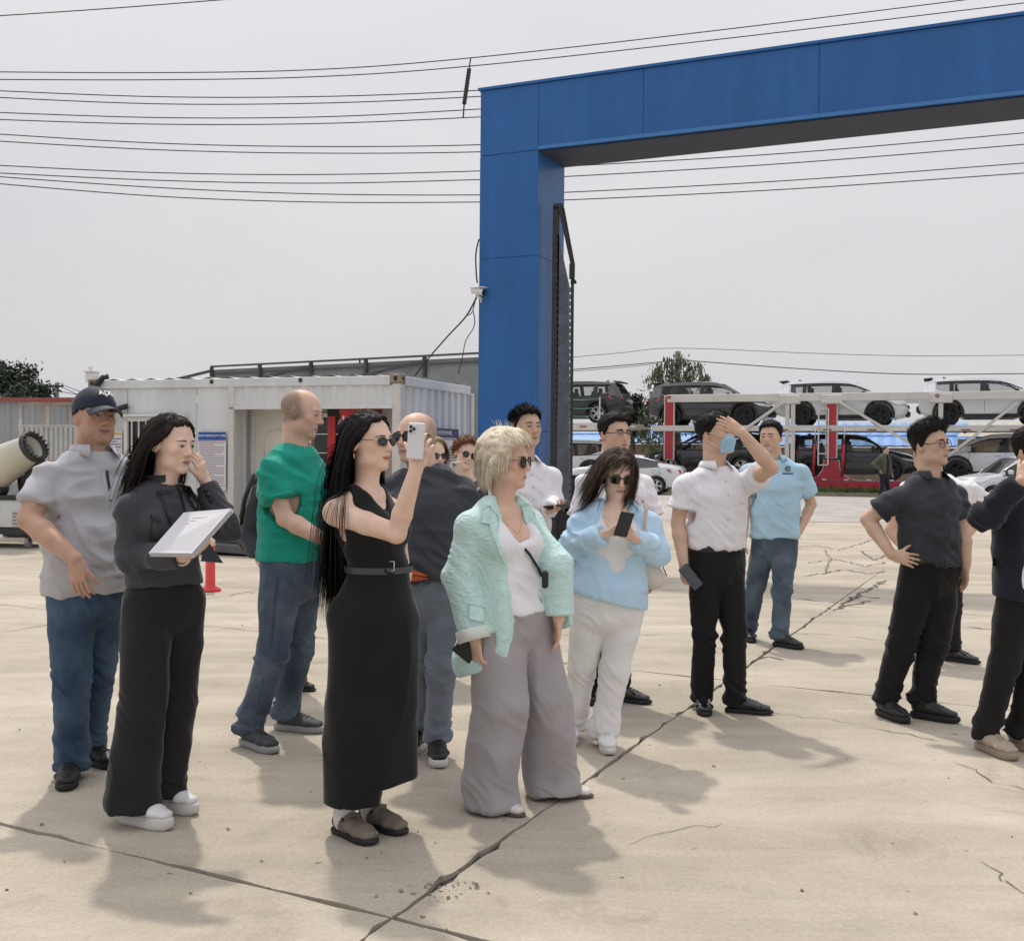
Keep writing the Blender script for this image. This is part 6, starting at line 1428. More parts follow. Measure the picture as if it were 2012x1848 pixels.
def _setup(s, neck, pel, shw=0.19, chest=(0.175, 0.12), waist=(0.155, 0.11), hip=(0.17, 0.125), hipw=0.085):
 """neck and pelvis centres; torso sections are (half width, half depth)"""
 s.neck, s.pel = np.asarray(neck, np.float64), np.asarray(pel, np.float64); s.chest, s.waist, s.hip = chest, waist, hip; ax = s.neck - s.pel
 s.sp = [s.pel - s.u * 0.10, s.pel + ax * 0.04, s.pel + ax * 0.36, s.pel + ax * 0.70, s.pel + ax * 0.88, s.neck]
 s.sh = {q: s.neck + s.l * q * shw - s.u * 0.088 - s.f * 0.01 for q in (-1, 1)}      # +1 the person's left
 s.hj = {q: s.pel + s.l * q * hipw - s.u * 0.02 for q in (-1, 1)}; s.arm = {}
def _set_arm(s, q, e, w, near=(True, True), lens=(0.295, 0.262)):
 E = e if isinstance(e, np.ndarray) else s.reach(s.sh[q], e[0], e[1], lens[0] * s.k, near[0])
 v = E - s.sh[q]; n = np.linalg.norm(v); E = s.sh[q] + v / n * min(n, lens[0] * s.k * 1.08)
 Wr = w if isinstance(w, np.ndarray) else s.reach(E, w[0], w[1], lens[1] * s.k, near[1])
 v = Wr - E; n = np.linalg.norm(v); Wr = E + v / n * min(n, lens[1] * s.k * 1.10)
 s.arm[q] = (E, Wr); return E, Wr
def _torso(s, F, inf=0.0, belly=0.0, bust=0.0, k=0.03, low=True, shr=0.052, hipd=0.0):
 c, w, h = [(a + inf, b + inf) for a, b in (s.chest, s.waist, s.hip)]; P = s.sp
 if low: F.seg(P[0] - s.u * hipd, P[1], h[0] * 1.0, h[0], 0.0, h[1] * 0.98, h[1], s.l)
 F.seg(P[1], P[2], h[0], w[0], 0.02, h[1], w[1], s.l)
 F.seg(P[2], P[3], w[0], c[0], 0.02, w[1], c[1], s.l)
 F.seg(P[3], P[4], c[0], c[0] * 0.86, 0.02, c[1], c[1] * 0.80, s.l)
 for q in (-1, 1):
  F.seg(s.neck - s.u * 0.015 + s.l * q * 0.03, s.sh[q], 0.030 + inf * 0.6, shr * 0.92 + inf * 0.5, 0.025)
  F.seg(s.sh[q], P[3] + s.l * q * c[0] * 0.55, shr + inf * 0.5, 0.06, 0.03)
  if bust: F.ell(P[3] - s.u * 0.02 + s.l * q * 0.075 + s.f * c[1] * 0.72, [0.062 * bust, 0.058 * bust, 0.060 * bust], np.stack([s.l, s.f, s.u]), 0.05)
 if belly: F.ell(P[1] * 0.35 + P[2] * 0.65 + s.f * (w[1] * 0.62), [w[0] * 0.82, belly, 0.17], np.stack([s.l, s.f, s.u]), 0.06)
def _sleeve(s, F, q, short, r=(0.075, 0.068, 0.05), k=0.035, frac=0.62, flat=False):
 E, Wr = s.arm[q]; S = s.sh[q]
 if short:
  P = S + (E - S) * frac; F.seg(S, P, r[0], r[1], k); d = nrm(E - S)
  return P, d
 F.seg(S, E, r[0], r[1], k); F.seg(E, E + (Wr - E) * 0.94, r[1], r[2], 0.02); return E + (Wr - E) * 0.94, nrm(Wr - E)
def _cut_local(F, p, d, rad):
 """flat hem: remove everything beyond p along d, near p only"""
 sl, X = F.blk(np.asarray(p) - rad, np.asarray(p) + rad)
 if sl is None: return
 q = [X[i] - np.float32(p[i]) for i in range(3)]; dd = q[0] * np.float32(d[0]) + q[1] * np.float32(d[1]) + q[2] * np.float32(d[2])
 r = np.sqrt(q[0] ** 2 + q[1] ** 2 + q[2] ** 2); dd = np.where(r < rad, dd, -1.0); F.a[sl] = np.maximum(F.a[sl], dd.astype(np.float32))
def _body(s, skin_m, bare=0.0, legs=None, neckr=0.056, armr=(0.050, 0.043, 0.041, 0.027), hands=None, bust=0.0, shr=0.05, torso=True, extra=None):
 """skin: head, neck, upper chest, arms and hands as one surface"""
 pts = [s.C, s.neck, s.sp[2], s.sh[-1], s.sh[1]] + [p for a in s.arm.values() for p in a]
 if legs: pts += legs['pts']
 F = s.field(pts, 0.22); s.add_head(F); S = s.S
 nt = s.hp(0, -0.022, -0.055)
 F.seg(nt, s.neck - s.u * 0.02, neckr * S * (0.88 if s.fem else 1.0), neckr * 1.1 * (0.88 if s.fem else 1.0), 0.03)
 F.seg(s.hp(0, 0.02, -0.075), s.neck + s.f * 0.02 - s.u * 0.02, 0.03, 0.035, 0.03)
 if torso:
  c = [(a - 0.014 + bare, b - 0.016 + bare) for a, b in (s.chest, s.waist)]
  F.seg(s.sp[2], s.sp[3], c[1][0] * 0.9, c[0][0] * 0.92, 0.02, c[1][1] * 0.9, c[0][1], s.l)
  F.seg(s.sp[3], s.sp[4], c[0][0] * 0.95, c[0][0] * 0.82, 0.02, c[0][1], c[0][1] * 0.74, s.l)
  for q in (-1, 1):
   F.seg(s.neck - s.u * 0.02 + s.l * q * 0.03, s.sh[q], 0.036, shr * 0.92, 0.04)
   if bust: F.ell(s.sp[3] - s.u * 0.02 + s.l * q * 0.075 + s.f * c[0][1] * 0.72, [0.056 * bust, 0.052 * bust, 0.056 * bust], np.stack([s.l, s.f, s.u]), 0.05)
 for q, (E, Wr) in s.arm.items():
  a = armr; F.seg(s.sh[q], s.sh[q] + (E - s.sh[q]) * 0.5, a[0], a[0] * 0.95, 0.03); F.seg(s.sh[q] + (E - s.sh[q]) * 0.5, E, a[0] * 0.95, a[1] * 0.92, 0.01)
  m = E + (Wr - E) * 0.3; F.seg(E, m, a[1] * 0.92, a[2], 0.015); F.seg(m, Wr, a[2], a[3], 0.01)
 for h in (hands or []): s.hand(F, **h)
 if legs: legs['fn'](F)
 if extra: extra(F)
 return s.body_mesh(F, skin_m)
def _foot(s, px, py, yaw, L=0.275): t = np.array(on_ground(px, py)); f = V3(math.sin(R(yaw)), -math.cos(R(yaw)), 0); return t - f * L, yaw, L
def _trousers(s, m, feet, r=(0.098, 0.090, 0.070, 0.064, 0.060), hem=0.035, amp=0.004, fr=(8, 8, 4), bend=(0.02, 0.02), name='trousers', waist_z=None, flat=1.0, seat=1.0, knee=None, seed=0.0, hot=0.010, hipx=0.0, crease=False, hemf=0.0, smooth=1, cuff=None):
 """feet: {q: (heel, yaw, L)}"""
 an = {q: s.ankle(*feet[q][:2]) for q in feet}; pts = [s.pel + s.u * 0.2] + [a - s.u * 0.1 for a in an.values()] + list(s.hj.values())
 F = s.field(pts, 0.22, s.h * 1.55); hot_ = []
 F.seg(s.pel + s.u * 0.02, s.pel + (s.neck - s.pel) * 0.30, s.hip[0] * seat, (s.waist[0] * 0.5 + s.hip[0] * 0.5), 0, s.hip[1] * seat, s.waist[1] * 0.5 + s.hip[1] * 0.5, s.l)
 F.seg(s.pel - s.u * 0.06, s.pel + s.u * 0.03, s.hip[0] * 0.96 * seat, s.hip[0] * seat, 0.02, s.hip[1] * 0.98 * seat, s.hip[1] * seat, s.l)
 for i, q in enumerate(feet):
  A = an[q]; H = s.hj[q] + s.l * q * hipx; K = H * 0.49 + A * 0.51 + s.f * bend[i]
  if knee and q in knee and knee[q] is not None: K = knee[q]
  T = H * 0.55 + K * 0.45; Cf = K * 0.5 + A * 0.5; B = A - s.u * 0.085 + s.f * hemf; ff = V3(math.sin(R(feet[q][1])), -math.cos(R(feet[q][1])), 0)
  P = [H, T, K, Cf, A, B]; rr = [r[0], r[1], r[2], r[3], r[4], r[4] * 1.03]; F.chain(P, rr, [x * flat for x in rr] if flat != 1.0 else None, 0.02, s.l)
  hot_ += [(K, 0.10, hot * 1.3), (A + s.u * 0.0, 0.12, hot * 1.7), (H - s.u * 0.05 + s.f * 0.08, 0.10, hot * 0.7), (K - s.u * 0.05, 0.07, hot)]
 F.cut(V3(0, 0, hem), -s.u)
 if waist_z is not None: F.cut(V3(0, 0, waist_z), s.u)
 g = s.garment(name, F, m, amp, fr, seed, hot_, smooth)
 if cuff:
  for q in feet: s.mb('hem', MB().lathe(V3(an[q][0], an[q][1], hem - 0.004) + s.f * hemf * 0.8, (0, 0, 1), [(r[4] - 0.006, 0), (r[4] + 0.007, 0.001), (r[4] + 0.008, 0.026), (r[4] - 0.002, 0.030)], 22), cuff, g)
 return g
def _collar(s, m, r=0.068, h=0.042, drop=0.038, front=0.05, openw=35, name='collar', parent=None, flare=0.034, tilt=0.30, point=0.03, lift=0.0):
 """turned-down shirt collar round the neck"""
 ax = nrm(s.u - s.f * tilt); c = s.neck + ax * (0.020 + lift); lat = s.l; fw = nrm(np.cross(lat, ax)) * -1.0
 if fw.dot(s.f) < 0: fw = -fw
 n = 28; th = np.linspace(R(openw), R(360 - openw), n); P = []
 for t in th:
  d = fw * math.cos(t) + lat * math.sin(t); fr_ = max(0.0, math.cos(t));
  top = c + d * r * (1 + 0.10 * fr_) + ax * (h * (1 - 0.55 * fr_));
  e = math.exp(-min(abs(t - th[0]), abs(t - th[-1])) / 0.28)
  bot = c + d * (r + flare + front * 0.5 * e) + ax * (h * (1 - 0.55 * fr_) - drop - point * e); inn = c + d * (r * 0.985) - ax * 0.012
  P += [inn, top - d * 0.001, top + d * 0.004 - ax * 0.001, bot, bot - d * 0.004]
 k = 5; F = [(i * k + j, (i + 1) * k + j, (i + 1) * k + j + 1, i * k + j + 1) for i in range(n - 1) for j in range(k - 1)]
 return s.part(name, P, F, m, parent)
def _on(s, F, pts, dirv, lift=0.002, far=0.5):
 """drop points onto a garment along dirv"""
 O = np.asarray(pts, np.float64) - np.asarray(dirv) * far * 0.5; P, ok = F.first_hit(O, dirv, far, 300)
 if ok.any() and not ok.all():
  dep = np.median(((P - O) @ np.asarray(dirv))[ok]); P = np.where(ok[:, None], P, O + np.asarray(dirv) * dep)
 return P - np.asarray(dirv) * lift
def _strip(s, name, F, pts, width, m, dirv, lift=0.009, parent=None, thick=0.0):
 """flat band following a garment through pts (projected along dirv)"""
 pts = np.asarray(pts, np.float64); Q = []
 for i in range(len(pts) - 1):
  for t in np.linspace(0, 1, 8, endpoint=(i == len(pts) - 2)): Q.append(pts[i] * (1 - t) + pts[i + 1] * t)
 Q = np.array(Q); T = np.gradient(Q, axis=0); S_ = np.cross(T, dirv); S_ /= np.maximum(1e-9, np.linalg.norm(S_, axis=1))[:, None]
 A, B = _on(s, F, Q - S_ * width / 2, dirv, lift), _on(s, F, Q + S_ * width / 2, dirv, lift); n = len(Q); d = np.asarray(dirv) * 0.006
 V = np.concatenate([A, B, B + d, A + d]); i = np.arange(n - 1)
 Fc = np.concatenate([np.stack([a * n + i, b * n + i, b * n + i + 1, a * n + i + 1], 1) for a, b in ((0, 1), (1, 2), (3, 0))])
 return s.part(name, V, Fc, m, parent)
def _patch(s, name, F, px, m, parent=None, lift=0.010, n=7, bulge=0.0, D=None):
 """cloth piece lying on a garment: four photo corners, filled in and laid on the surface"""
 c = [np.array(at(x, y, (D or s.D))) for x, y in px]; V = []
 for j in range(n):
  for i in range(n):
   u, v = i / (n - 1), j / (n - 1); V.append(c[0] * (1 - u) * (1 - v) + c[1] * u * (1 - v) + c[2] * u * v + c[3] * (1 - u) * v)
 V = np.array(V); r = V - V3(0, 0, CAM_H); r /= np.linalg.norm(r, axis=1)[:, None]
 t = np.linspace(-0.45, 0.45, 260); P = V[:, None] + r[:, None] * t[None, :, None]; d = F.sample(P.reshape(-1, 3)).reshape(len(V), -1); ins = d < 0; ok = ins.any(1); k = ins.argmax(1)
 if not ok.any(): return None
 k[~ok] = int(np.median(k[ok])); Q = P[np.arange(len(V)), k] - r * lift; B = Q + r * (lift + 0.004)
 Fc = [(j * n + i, j * n + i + 1, (j + 1) * n + i + 1, (j + 1) * n + i) for j in range(n - 1) for i in range(n - 1)]; N = n * n
 rim = [j for j in range(n)] + [j * n + n - 1 for j in range(1, n)] + [(n - 1) * n + i for i in range(n - 2, -1, -1)] + [j * n for j in range(n - 2, 0, -1)]
 Fc += [(a, b, b + N, a + N) for a, b in zip(rim, rim[1:] + rim[:1])]
 return s.part(name, np.concatenate([Q, B]), Fc, m, parent, smooth=False)
Person.patch = _patch
def _belt(s, F, c, h, m, parent, name='belt', lift=0.010, n=28):
 P = []
 for k in range(n + 1):
  t = 2 * math.pi * k / n; dv = s.l * math.cos(t) + s.f * math.sin(t); q, ok = F.first_hit((c + dv * 0.4)[None], -dv, 0.4, 300); P.append(q[0] + dv * lift)
 P = np.array(P); s.part(name, np.concatenate([P + s.u * h / 2, P - s.u * h / 2]), [(k, k + 1, n + 2 + k, n + 1 + k) for k in range(n)], m, parent)
Person.belt = _belt
def _band(s, c, ax, r, m, parent, w=0.006, name='neckband', n=24, sx=1.0):
 ax = nrm(ax); a = nrm(s.l - ax * s.l.dot(ax)); b = np.cross(ax, a); s.mb(name, MB().tube([c + a * r * sx * math.cos(t) + b * r * math.sin(t) for t in np.linspace(0, 2 * math.pi, n + 1)], w, 6), m, parent)
Person.band = _band
def _phone(c, up, out, m, label, w=0.072, h=0.150, lens=True, ncam=3, case=None):
 """phone standing along up, its back facing out"""
 up, out = Vector(up).normalized(), Vector(out).normalized(); out = (out - up * out.dot(up)).normalized(); x = up.cross(out); c = Vector(c)
 o = empty('phone', c, 0, label, 'phone'); M = Matrix((x, out, up)).transposed()
 MB().box((0, 0, 0), (w, 0.009, h), M, bev=0.004).build('body', m, o)
 MB().box(M @ Vector((0, -0.0052, 0)), (w - 0.006, 0.001, h - 0.008), M).build('screen', M_SUNG, o)
 if lens:
  b = MB().box(M @ Vector((-w * 0.22, 0.006, h * 0.33)), (w * 0.46, 0.004, w * 0.48), M, bev=0.0015).build('camera_plate', m, o)
  for dx, dz in ((-0.32, 0.38), (-0.32, 0.26), (-0.13, 0.32))[:ncam]:
   q = M @ Vector((w * dx, 0.0078, h * dz)); MB().lathe(q, M @ Vector((0, 1, 0)), [(0.0, 0.0028), (0.0062, 0.0028), (0.0068, 0.0), ], 14).build('lens', M_SUNG, b)
 return o
for _n, _f in dict(setup=_setup, set_arm=_set_arm, torso=_torso, sleeve=_sleeve, make_body=_body, foot=_foot, trousers=_trousers, collar=_collar, on=_on, strip=_strip).items(): setattr(Person, _n, _f)
X_, T_, U_ = V3(1, 0, 0), V3(0, -1, 0), V3(0, 0, 1)         # photo right, towards the camera, up
def short_hair(p, m, thick=0.022, front=27, side=-12, back=-46, top=1.0, tuft=1500, L=0.03, comb=(0, 0.5, 0.4), lift=0.14, seed=1, fade=True, w=0.0024, jit=0.16):
 def T(a, e):
  k = min(1, max(0.12, (e + 12) / 40)) if fade else 1.0
  return thick * k * (1 + 0.35 * top * max(0, math.cos(math.radians(a))) * max(0, e / 90))
 p.hair_cap([(0, front), (38, front - 1), (52, front - 10), (64, side + 8), (76, side - 12), (84, side - 14), (92, side + 2), (108, side - 4), (122, back + 12), (140, back), (180, back)], T, m, 0.003, 0.14, 9, seed)
 if tuft: p.tufts(tuft, L, w, m, lift, comb, seed, jit, sel=lambda a, e: e > 14)
def open_front(p, F, pts):
 """cut the front of a jacket open; pts: (centre, radius) along the opening"""
 for (a, r0), (b, r1) in zip(pts[:-1], pts[1:]): F.seg(a, b, r0, r1, 0.012, op='sub')
# ================================================================== THE GROUP
ONLY = None
def want(k): return ONLY is None or k in ONLY
SK_FAIR, SK_TAN, SK_PALE, SK_LITE = (0.69, 0.475, 0.37), (0.53, 0.335, 0.245), (0.77, 0.565, 0.455), (0.64, 0.445, 0.33)
DENIM = cloth('denim_blue', (0.075, 0.125, 0.205), 0.8, 0.6, 0.6, 10, 0.1, c2=(0.022, 0.045, 0.088), vs2=6)
DENIM2 = cloth('denim_faded', (0.135, 0.17, 0.225), 0.8, 0.6, 0.6, 10, 0.1, c2=(0.028, 0.046, 0.082), vs2=5)
DENIM3 = cloth('denim_slate', (0.12, 0.16, 0.20), 0.8, 0.6, 0.5, 9, 0.1, c2=(0.040, 0.062, 0.090), vs2=5)
BLACKC = cloth('black_suiting', (0.010, 0.010, 0.011), 0.75, 0.15, 0.35, 7, 0.12)
S_BLK = mat('shoe_black', (0.012, 0.012, 0.013), 0.5, bump=0.2, bscale=60); S_BLKL = mat('shoe_black_leather', (0.010, 0.010, 0.011), 0.22, coat=0.3)
S_WHT = mat('shoe_white', (0.74, 0.73, 0.75), 0.5, var=0.05); S_WSOLE = mat('sole_white', (0.62, 0.60, 0.58), 0.6, var=0.1); S_SOLE = mat('sole_black', (0.014, 0.014, 0.014), 0.7)
W_SHIRT = cloth('white_shirt_cotton', (0.82, 0.80, 0.84), 0.8, 0.2, 0.55, 9, 0.1, var=0.03)
BTN = mat('button_white', (0.6, 0.6, 0.6), 0.3)
if want(1):
 p = Person(5.3, 42, 'heavy man in navy cap, grey polo shirt and jeans at the left edge', tall=1.80); p.root(on_ground(150, 1530))
 p.head(187, 822, 46, 4, 2, 1.06, jaw=1.15); p.setup(p.W(183, 902), p.W(172, 1150), 0.205, (0.20, 0.15), (0.20, 0.165), (0.185, 0.15))
 p.set_arm(-1, p.W(56, 1020, -0.24), p.W(148, 1098, -0.36), lens=(0.33, 0.30)); p.set_arm(1, p.sh[1] + V3(0.06, 0.05, -0.29), p.sh[1] + V3(0.02, -0.02, -0.54))
 E, Wr = p.arm[-1]
 sk = skin('skin_cap_man', SK_TAN, (0.30, 0.13, 0.10), 1.0, 0.25, flush=0.4)
 p.make_body(sk, neckr=0.068, armr=(0.062, 0.052, 0.052, 0.033), hands=[dict(w=Wr, d=p.W(158, 1165, -0.36) - p.W(148, 1098, -0.36), n=V3(0.35, 0.9, 0), side=-1, curl=0.28, spread=0.13, size=1.12)], )
 p.eyes(0.55); p.brows(H_DKBR, 0.003)
 c = cloth('grey_polo_jersey', (0.45, 0.445, 0.475), 0.7, 0.15, 0.6, 7, 0.2, var=0.05)
 F = p.field([p.neck, p.pel - p.u * 0.2, p.sh[-1], p.sh[1], p.arm[-1][0], p.arm[1][0]], 0.25, p.h * 1.55)
 p.torso(F, 0.012, belly=0.125); sl = [p.sleeve(F, q, True, (0.066, 0.080, 0), 0.02, 0.66) for q in (-1, 1)]
 for P, d in sl: _cut_local(F, P, d, 0.125)
 F.cut(p.W(170, 1158), -p.u + 0.1 * p.l); F.seg(p.neck + p.u * 0.0, p.hp(0, 0, -0.06), 0.066, 0.066, 0.01, op='sub')
 shirt = p.garment('polo_shirt', F, c, 0.012, (6, 6, 18), 1, [(p.sp[2] + p.f * 0.15, 0.18, 0.016), (sl[0][0], 0.1, 0.005), (p.sp[1] + p.f * 0.1, 0.16, 0.018)])
 p.collar(c, 0.088, 0.052, 0.052, 0.06, 26, lift=0.0)
 mid = [p.neck + p.f * 0.3 - p.u * z for z in (0.05, 0.12, 0.19)]
 p.strip('placket', F, mid, 0.035, c, -p.f, 0.008, shirt)
 p.strip('placket_trim', F, [q + p.l * 0.012 for q in mid[:3]], 0.012, S_BLK, -p.f, 0.011, shirt)
 ft = {-1: p.foot(126, 1557, 14, 0.29), 1: p.foot(240, 1512, 62, 0.29)}
 p.trousers(DENIM, ft, (0.105, 0.100, 0.080, 0.078, 0.076), 0.05, 0.005, hot=0.016, waist_z=p.pel[2] + 0.1, cuff=DENIM)
 for q in ft: p.shoe(ft[q][0], ft[q][1], S_BLK, S_SOLE, 0.29, 0.054, 0.02)
 cm = cloth('cap_navy', (0.018, 0.024, 0.045), 0.7, 0.3, 0.15, 6)
 p.hair_cap([(0, 2), (60, 2), (100, -12), (180, -22)], lambda a, e: 0.012 + 0.016 * max(0, e / 90), cm, 0.0, 0.04, 3, 3, 'cap')
 n = 15; lat = np.linspace(-0.074, 0.074, n); P = []
 for t in (0, 0.35, 0.7, 1.0):
  for x in lat: rr = math.sqrt(max(0, 1 - (x / 0.079) ** 2)); P.append(p.hp(x, 0.055 + rr * (0.042 + 0.085 * t), 0.050 - 0.022 * t - 0.026 * (x / 0.074) ** 2))
 top_ = np.array(P); bot = top_ - p.Uh * 0.005; Fc = [(r * n + k, r * n + k + 1, (r + 1) * n + k + 1, (r + 1) * n + k) for r in range(3) for k in range(n - 1)]
 p.part('cap_visor', np.concatenate([top_, bot]), Fc + [tuple(4 * n + i for i in f[::-1]) for f in Fc] + [(3 * n + k, 3 * n + k + 1, 7 * n + k + 1, 7 * n + k) for k in range(n - 1)], mat('cap_visor_grey', (0.045, 0.05, 0.065), 0.7), p.hair_o)
 V, d, ins, O, A, E_ = p.cap
 def cap_pt(az, el): k = np.argmin((A - az) ** 2 + (E_ - el) ** 2); return V[k] + d[k] * 0.004, d[k]
 q0, nn = cap_pt(4, 38); xx = nrm(np.cross(p.Uh, nn)); uu = np.cross(nn, xx)
 lettering('cap_logo', 'A|X', 0.042, M_WHITE, p.hair_o, Matrix.Translation(Vector(q0 - p.loc)) @ plane_M((0, 0, 0), xx, uu), bold=0.0012)
if want(2):
 p = Person(4.68, 52, 'woman in charcoal jacket and black wide trousers holding papers, hand at her temple', fem=True, tall=1.70); p.root(on_ground(300, 1605))
 p.head(337, 874, 62, -6, 0, 0.985); p.setup(p.W(318, 955), p.W(325, 1172), 0.150, (0.138, 0.10), (0.115, 0.088), (0.140, 0.105))
 p.set_arm(-1, p.W(262, 1092, -0.10), p.W(380, 1094, -0.27), lens=(0.30, 0.27)); p.set_arm(1, p.W(448, 1038, 0.06), p.W(403, 946, 0.10), lens=(0.29, 0.26))
 sk = skin('skin_jacket_woman', SK_PALE, (0.50, 0.20, 0.17), 0.85, flush=0.15)
 w1, w2 = p.arm[-1][1], p.arm[1][1]
 p.make_body(sk, neckr=0.046, armr=(0.038, 0.034, 0.032, 0.024), shr=0.036, hands=[dict(w=w1, d=p.W(420, 1062, -.1) - p.W(380, 1092, -.1), n=V3(-0.2, 0.5, 0.85), side=1, curl=0.55, spread=0.05, size=1.0, thumb=0.4),
          dict(w=w2, d=p.W(389, 895, 0.06) - p.W(403, 946, 0.10), n=V3(-0.9, 0.25, 0.0), side=-1, curl=0.40, spread=0.05)])
 p.eyes(1.0, 0.001); p.brows(H_DKBR, 0.0022, 0.0235, 0.004)
 c = cloth('charcoal_suiting', (0.050, 0.054, 0.062), 0.75, 0.25, 0.35, 6, 0.2, var=0.1)
 F = p.field([p.neck, p.pel - p.u * 0.15, p.sh[-1], p.sh[1]] + list(p.arm[-1]) + list(p.arm[1]), 0.20, p.h * 1.5)
 p.torso(F, 0.014, bust=0.9, shr=0.043)
 F.seg(p.sp[1] - p.u * 0.03, p.sp[2], 0.158, 0.13, 0.03, 0.13, 0.105, p.l)
 sl = [p.sleeve(F, q, False, (0.047, 0.055, 0.046), 0.02) for q in (-1, 1)]
 for P, d in sl: _cut_local(F, P, d, 0.085)
 F.cut(p.W(325, 1146), -p.u); F.seg(p.neck, p.hp(0, 0, -0.06), 0.055, 0.055, 0.01, op='sub')
 jk = p.garment('jacket', F, c, 0.008, (6, 6, 9), 2, [(p.arm[-1][0], 0.11, 0.018), (p.arm[1][0], 0.11, 0.018), (p.sp[2], 0.2, 0.008)])
 p.collar(c, 0.060, 0.034, 0.004, 0.0, 14, 'stand_collar', flare=0.004, point=0.0, lift=-0.006)
 trim = mat('black_piping', (0.006, 0.006, 0.006), 0.5)
 sat = mat('black_satin', (0.012, 0.011, 0.013), 0.35)
 for q in ([(308, 964), (343, 962), (343, 968), (308, 970)], [(308, 964), (314, 964), (348, 1036), (341, 1038)], [(296, 1010), (316, 1018), (316, 1025), (296, 1017)], [(296, 1010), (301, 1012), (296, 1060), (291, 1060)]): p.patch('piping', F, q, trim, jk, 0.012, 6)
 p.patch('lapel', F, [(348, 950), (374, 955), (402, 1004), (366, 1012)], sat, jk, 0.020)
 for (P, d) in sl[1:]:
  for k in range(3): b = P - d * (0.025 + 0.025 * k) + T_ * 0.056; p.mb('button', MB().lathe(b, T_, [(0, 0.004), (0.008, 0.003), (0.009, 0)], 10), trim, jk)
 tail = [p.W(410, 1066, 0.02), p.W(398, 1085, 0), p.W(394, 1102, -0.03), p.W(438, 1106, 0.02)]
 p.mb('jacket_tail', MB().prism([Vector(v) for v in tail], (0.0, 0.008, 0.0)), c, jk)
 bt = cloth('black_wide_trousers', (0.017, 0.017, 0.019), 0.8, 0.2, 0.25, 5, 0.2)
 ft = {-1: p.foot(342, 1632, 66, 0.27), 1: p.foot(392, 1602, 66, 0.27)}
 p.trousers(bt, ft, (0.092, 0.092, 0.090, 0.098, 0.104), 0.068, 0.011, (8, 8, 1.2), waist_z=p.pel[2] + 0.16, seed=2, hot=0.008, hemf=0.03)
 for q in ft: p.shoe(ft[q][0], ft[q][1], S_WHT, S_WSOLE, 0.265, 0.047, 0.0, 0.045)
 brac = MB().tube([w1 - nrm(p.arm[-1][1] - p.arm[-1][0]) * 0.012 + V3(math.cos(t), 0.2 * math.sin(t), math.sin(t)) * 0.033 for t in np.linspace(0, 6.283, 14)], 0.004, 6); p.mb('bracelet', brac, mat('pearl', (0.65, 0.62, 0.58), 0.3))
 p.hair_cap([(0, 33), (35, 27), (52, 2), (70, -16), (100, -36), (180, -45)], lambda a, e: 0.016, H_DKBR, 0.004, 0.15, 7, 4)
 p.locks(3200, 0.34, 0.0026, H_DKBR, None, wind=(-0.28, 0.08, 0), seed=5, segs=14, comb=(0.25, -0.8, -0.35), stiff=0.66, spreadv=0.07, sel=lambda a, e: abs(a) > 58 or e > 48)
 p.tufts(500, 0.07, 0.0022, H_DKBR, -0.05, (0, -0.9, -0.15), 6, 0.05, sel=lambda a, e: e > 25)
 pc = [at(293, 1085, 4.33), at(378, 1086, 4.28), at(456, 998, 4.40), at(362, 1006, 4.50)]
 o = empty('paper_stack', (pc[0] + pc[2]) / 2, 0, 'thick white stack of printed papers held by the woman in the dark jacket', 'papers')
 nv = (pc[1] - pc[0]).cross(pc[3] - pc[0]).normalized(); PW = mat('paper_white', (0.66, 0.65, 0.68), 0.7)
 if nv.y > 0: nv = -nv
 rg = random.Random(3)
 for k in range(9):
  j = Vector((rg.uniform(-.004, .004), rg.uniform(-.002, .002), rg.uniform(-.004, .004))); MB().prism([v - o.location - nv * 0.0028 * k + j for v in pc], -nv * 0.0022).build('sheet', PW if k else PW, o)
 for k in range(5):
  a, b = pc[3].lerp(pc[0], 0.18 + 0.07 * k), pc[2].lerp(pc[1], 0.18 + 0.07 * k); L = a.lerp(b, 0.30), a.lerp(b, 0.88 - (0.28 if k == 4 else 0)); w_ = (pc[0] - pc[3]).normalized() * 0.0016
  MB().add([L[0] + nv * .001 - o.location, L[1] + nv * .001 - o.location, L[1] + w_ + nv * .001 - o.location, L[0] + w_ + nv * .001 - o.location], [(0, 1, 2, 3)]).build('text_line', M_PDARK, o)
def top_field(p, drop=0.2, pad=0.22, elbows=True, wrists=False, hs=1.55):
 pts = [p.neck, p.pel - p.u * drop, p.sh[-1], p.sh[1]]
 for q, (E, Wr) in p.arm.items():
  pts.append(E)
  if wrists: pts.append(Wr)
 return p.field(pts, pad, p.h * hs)
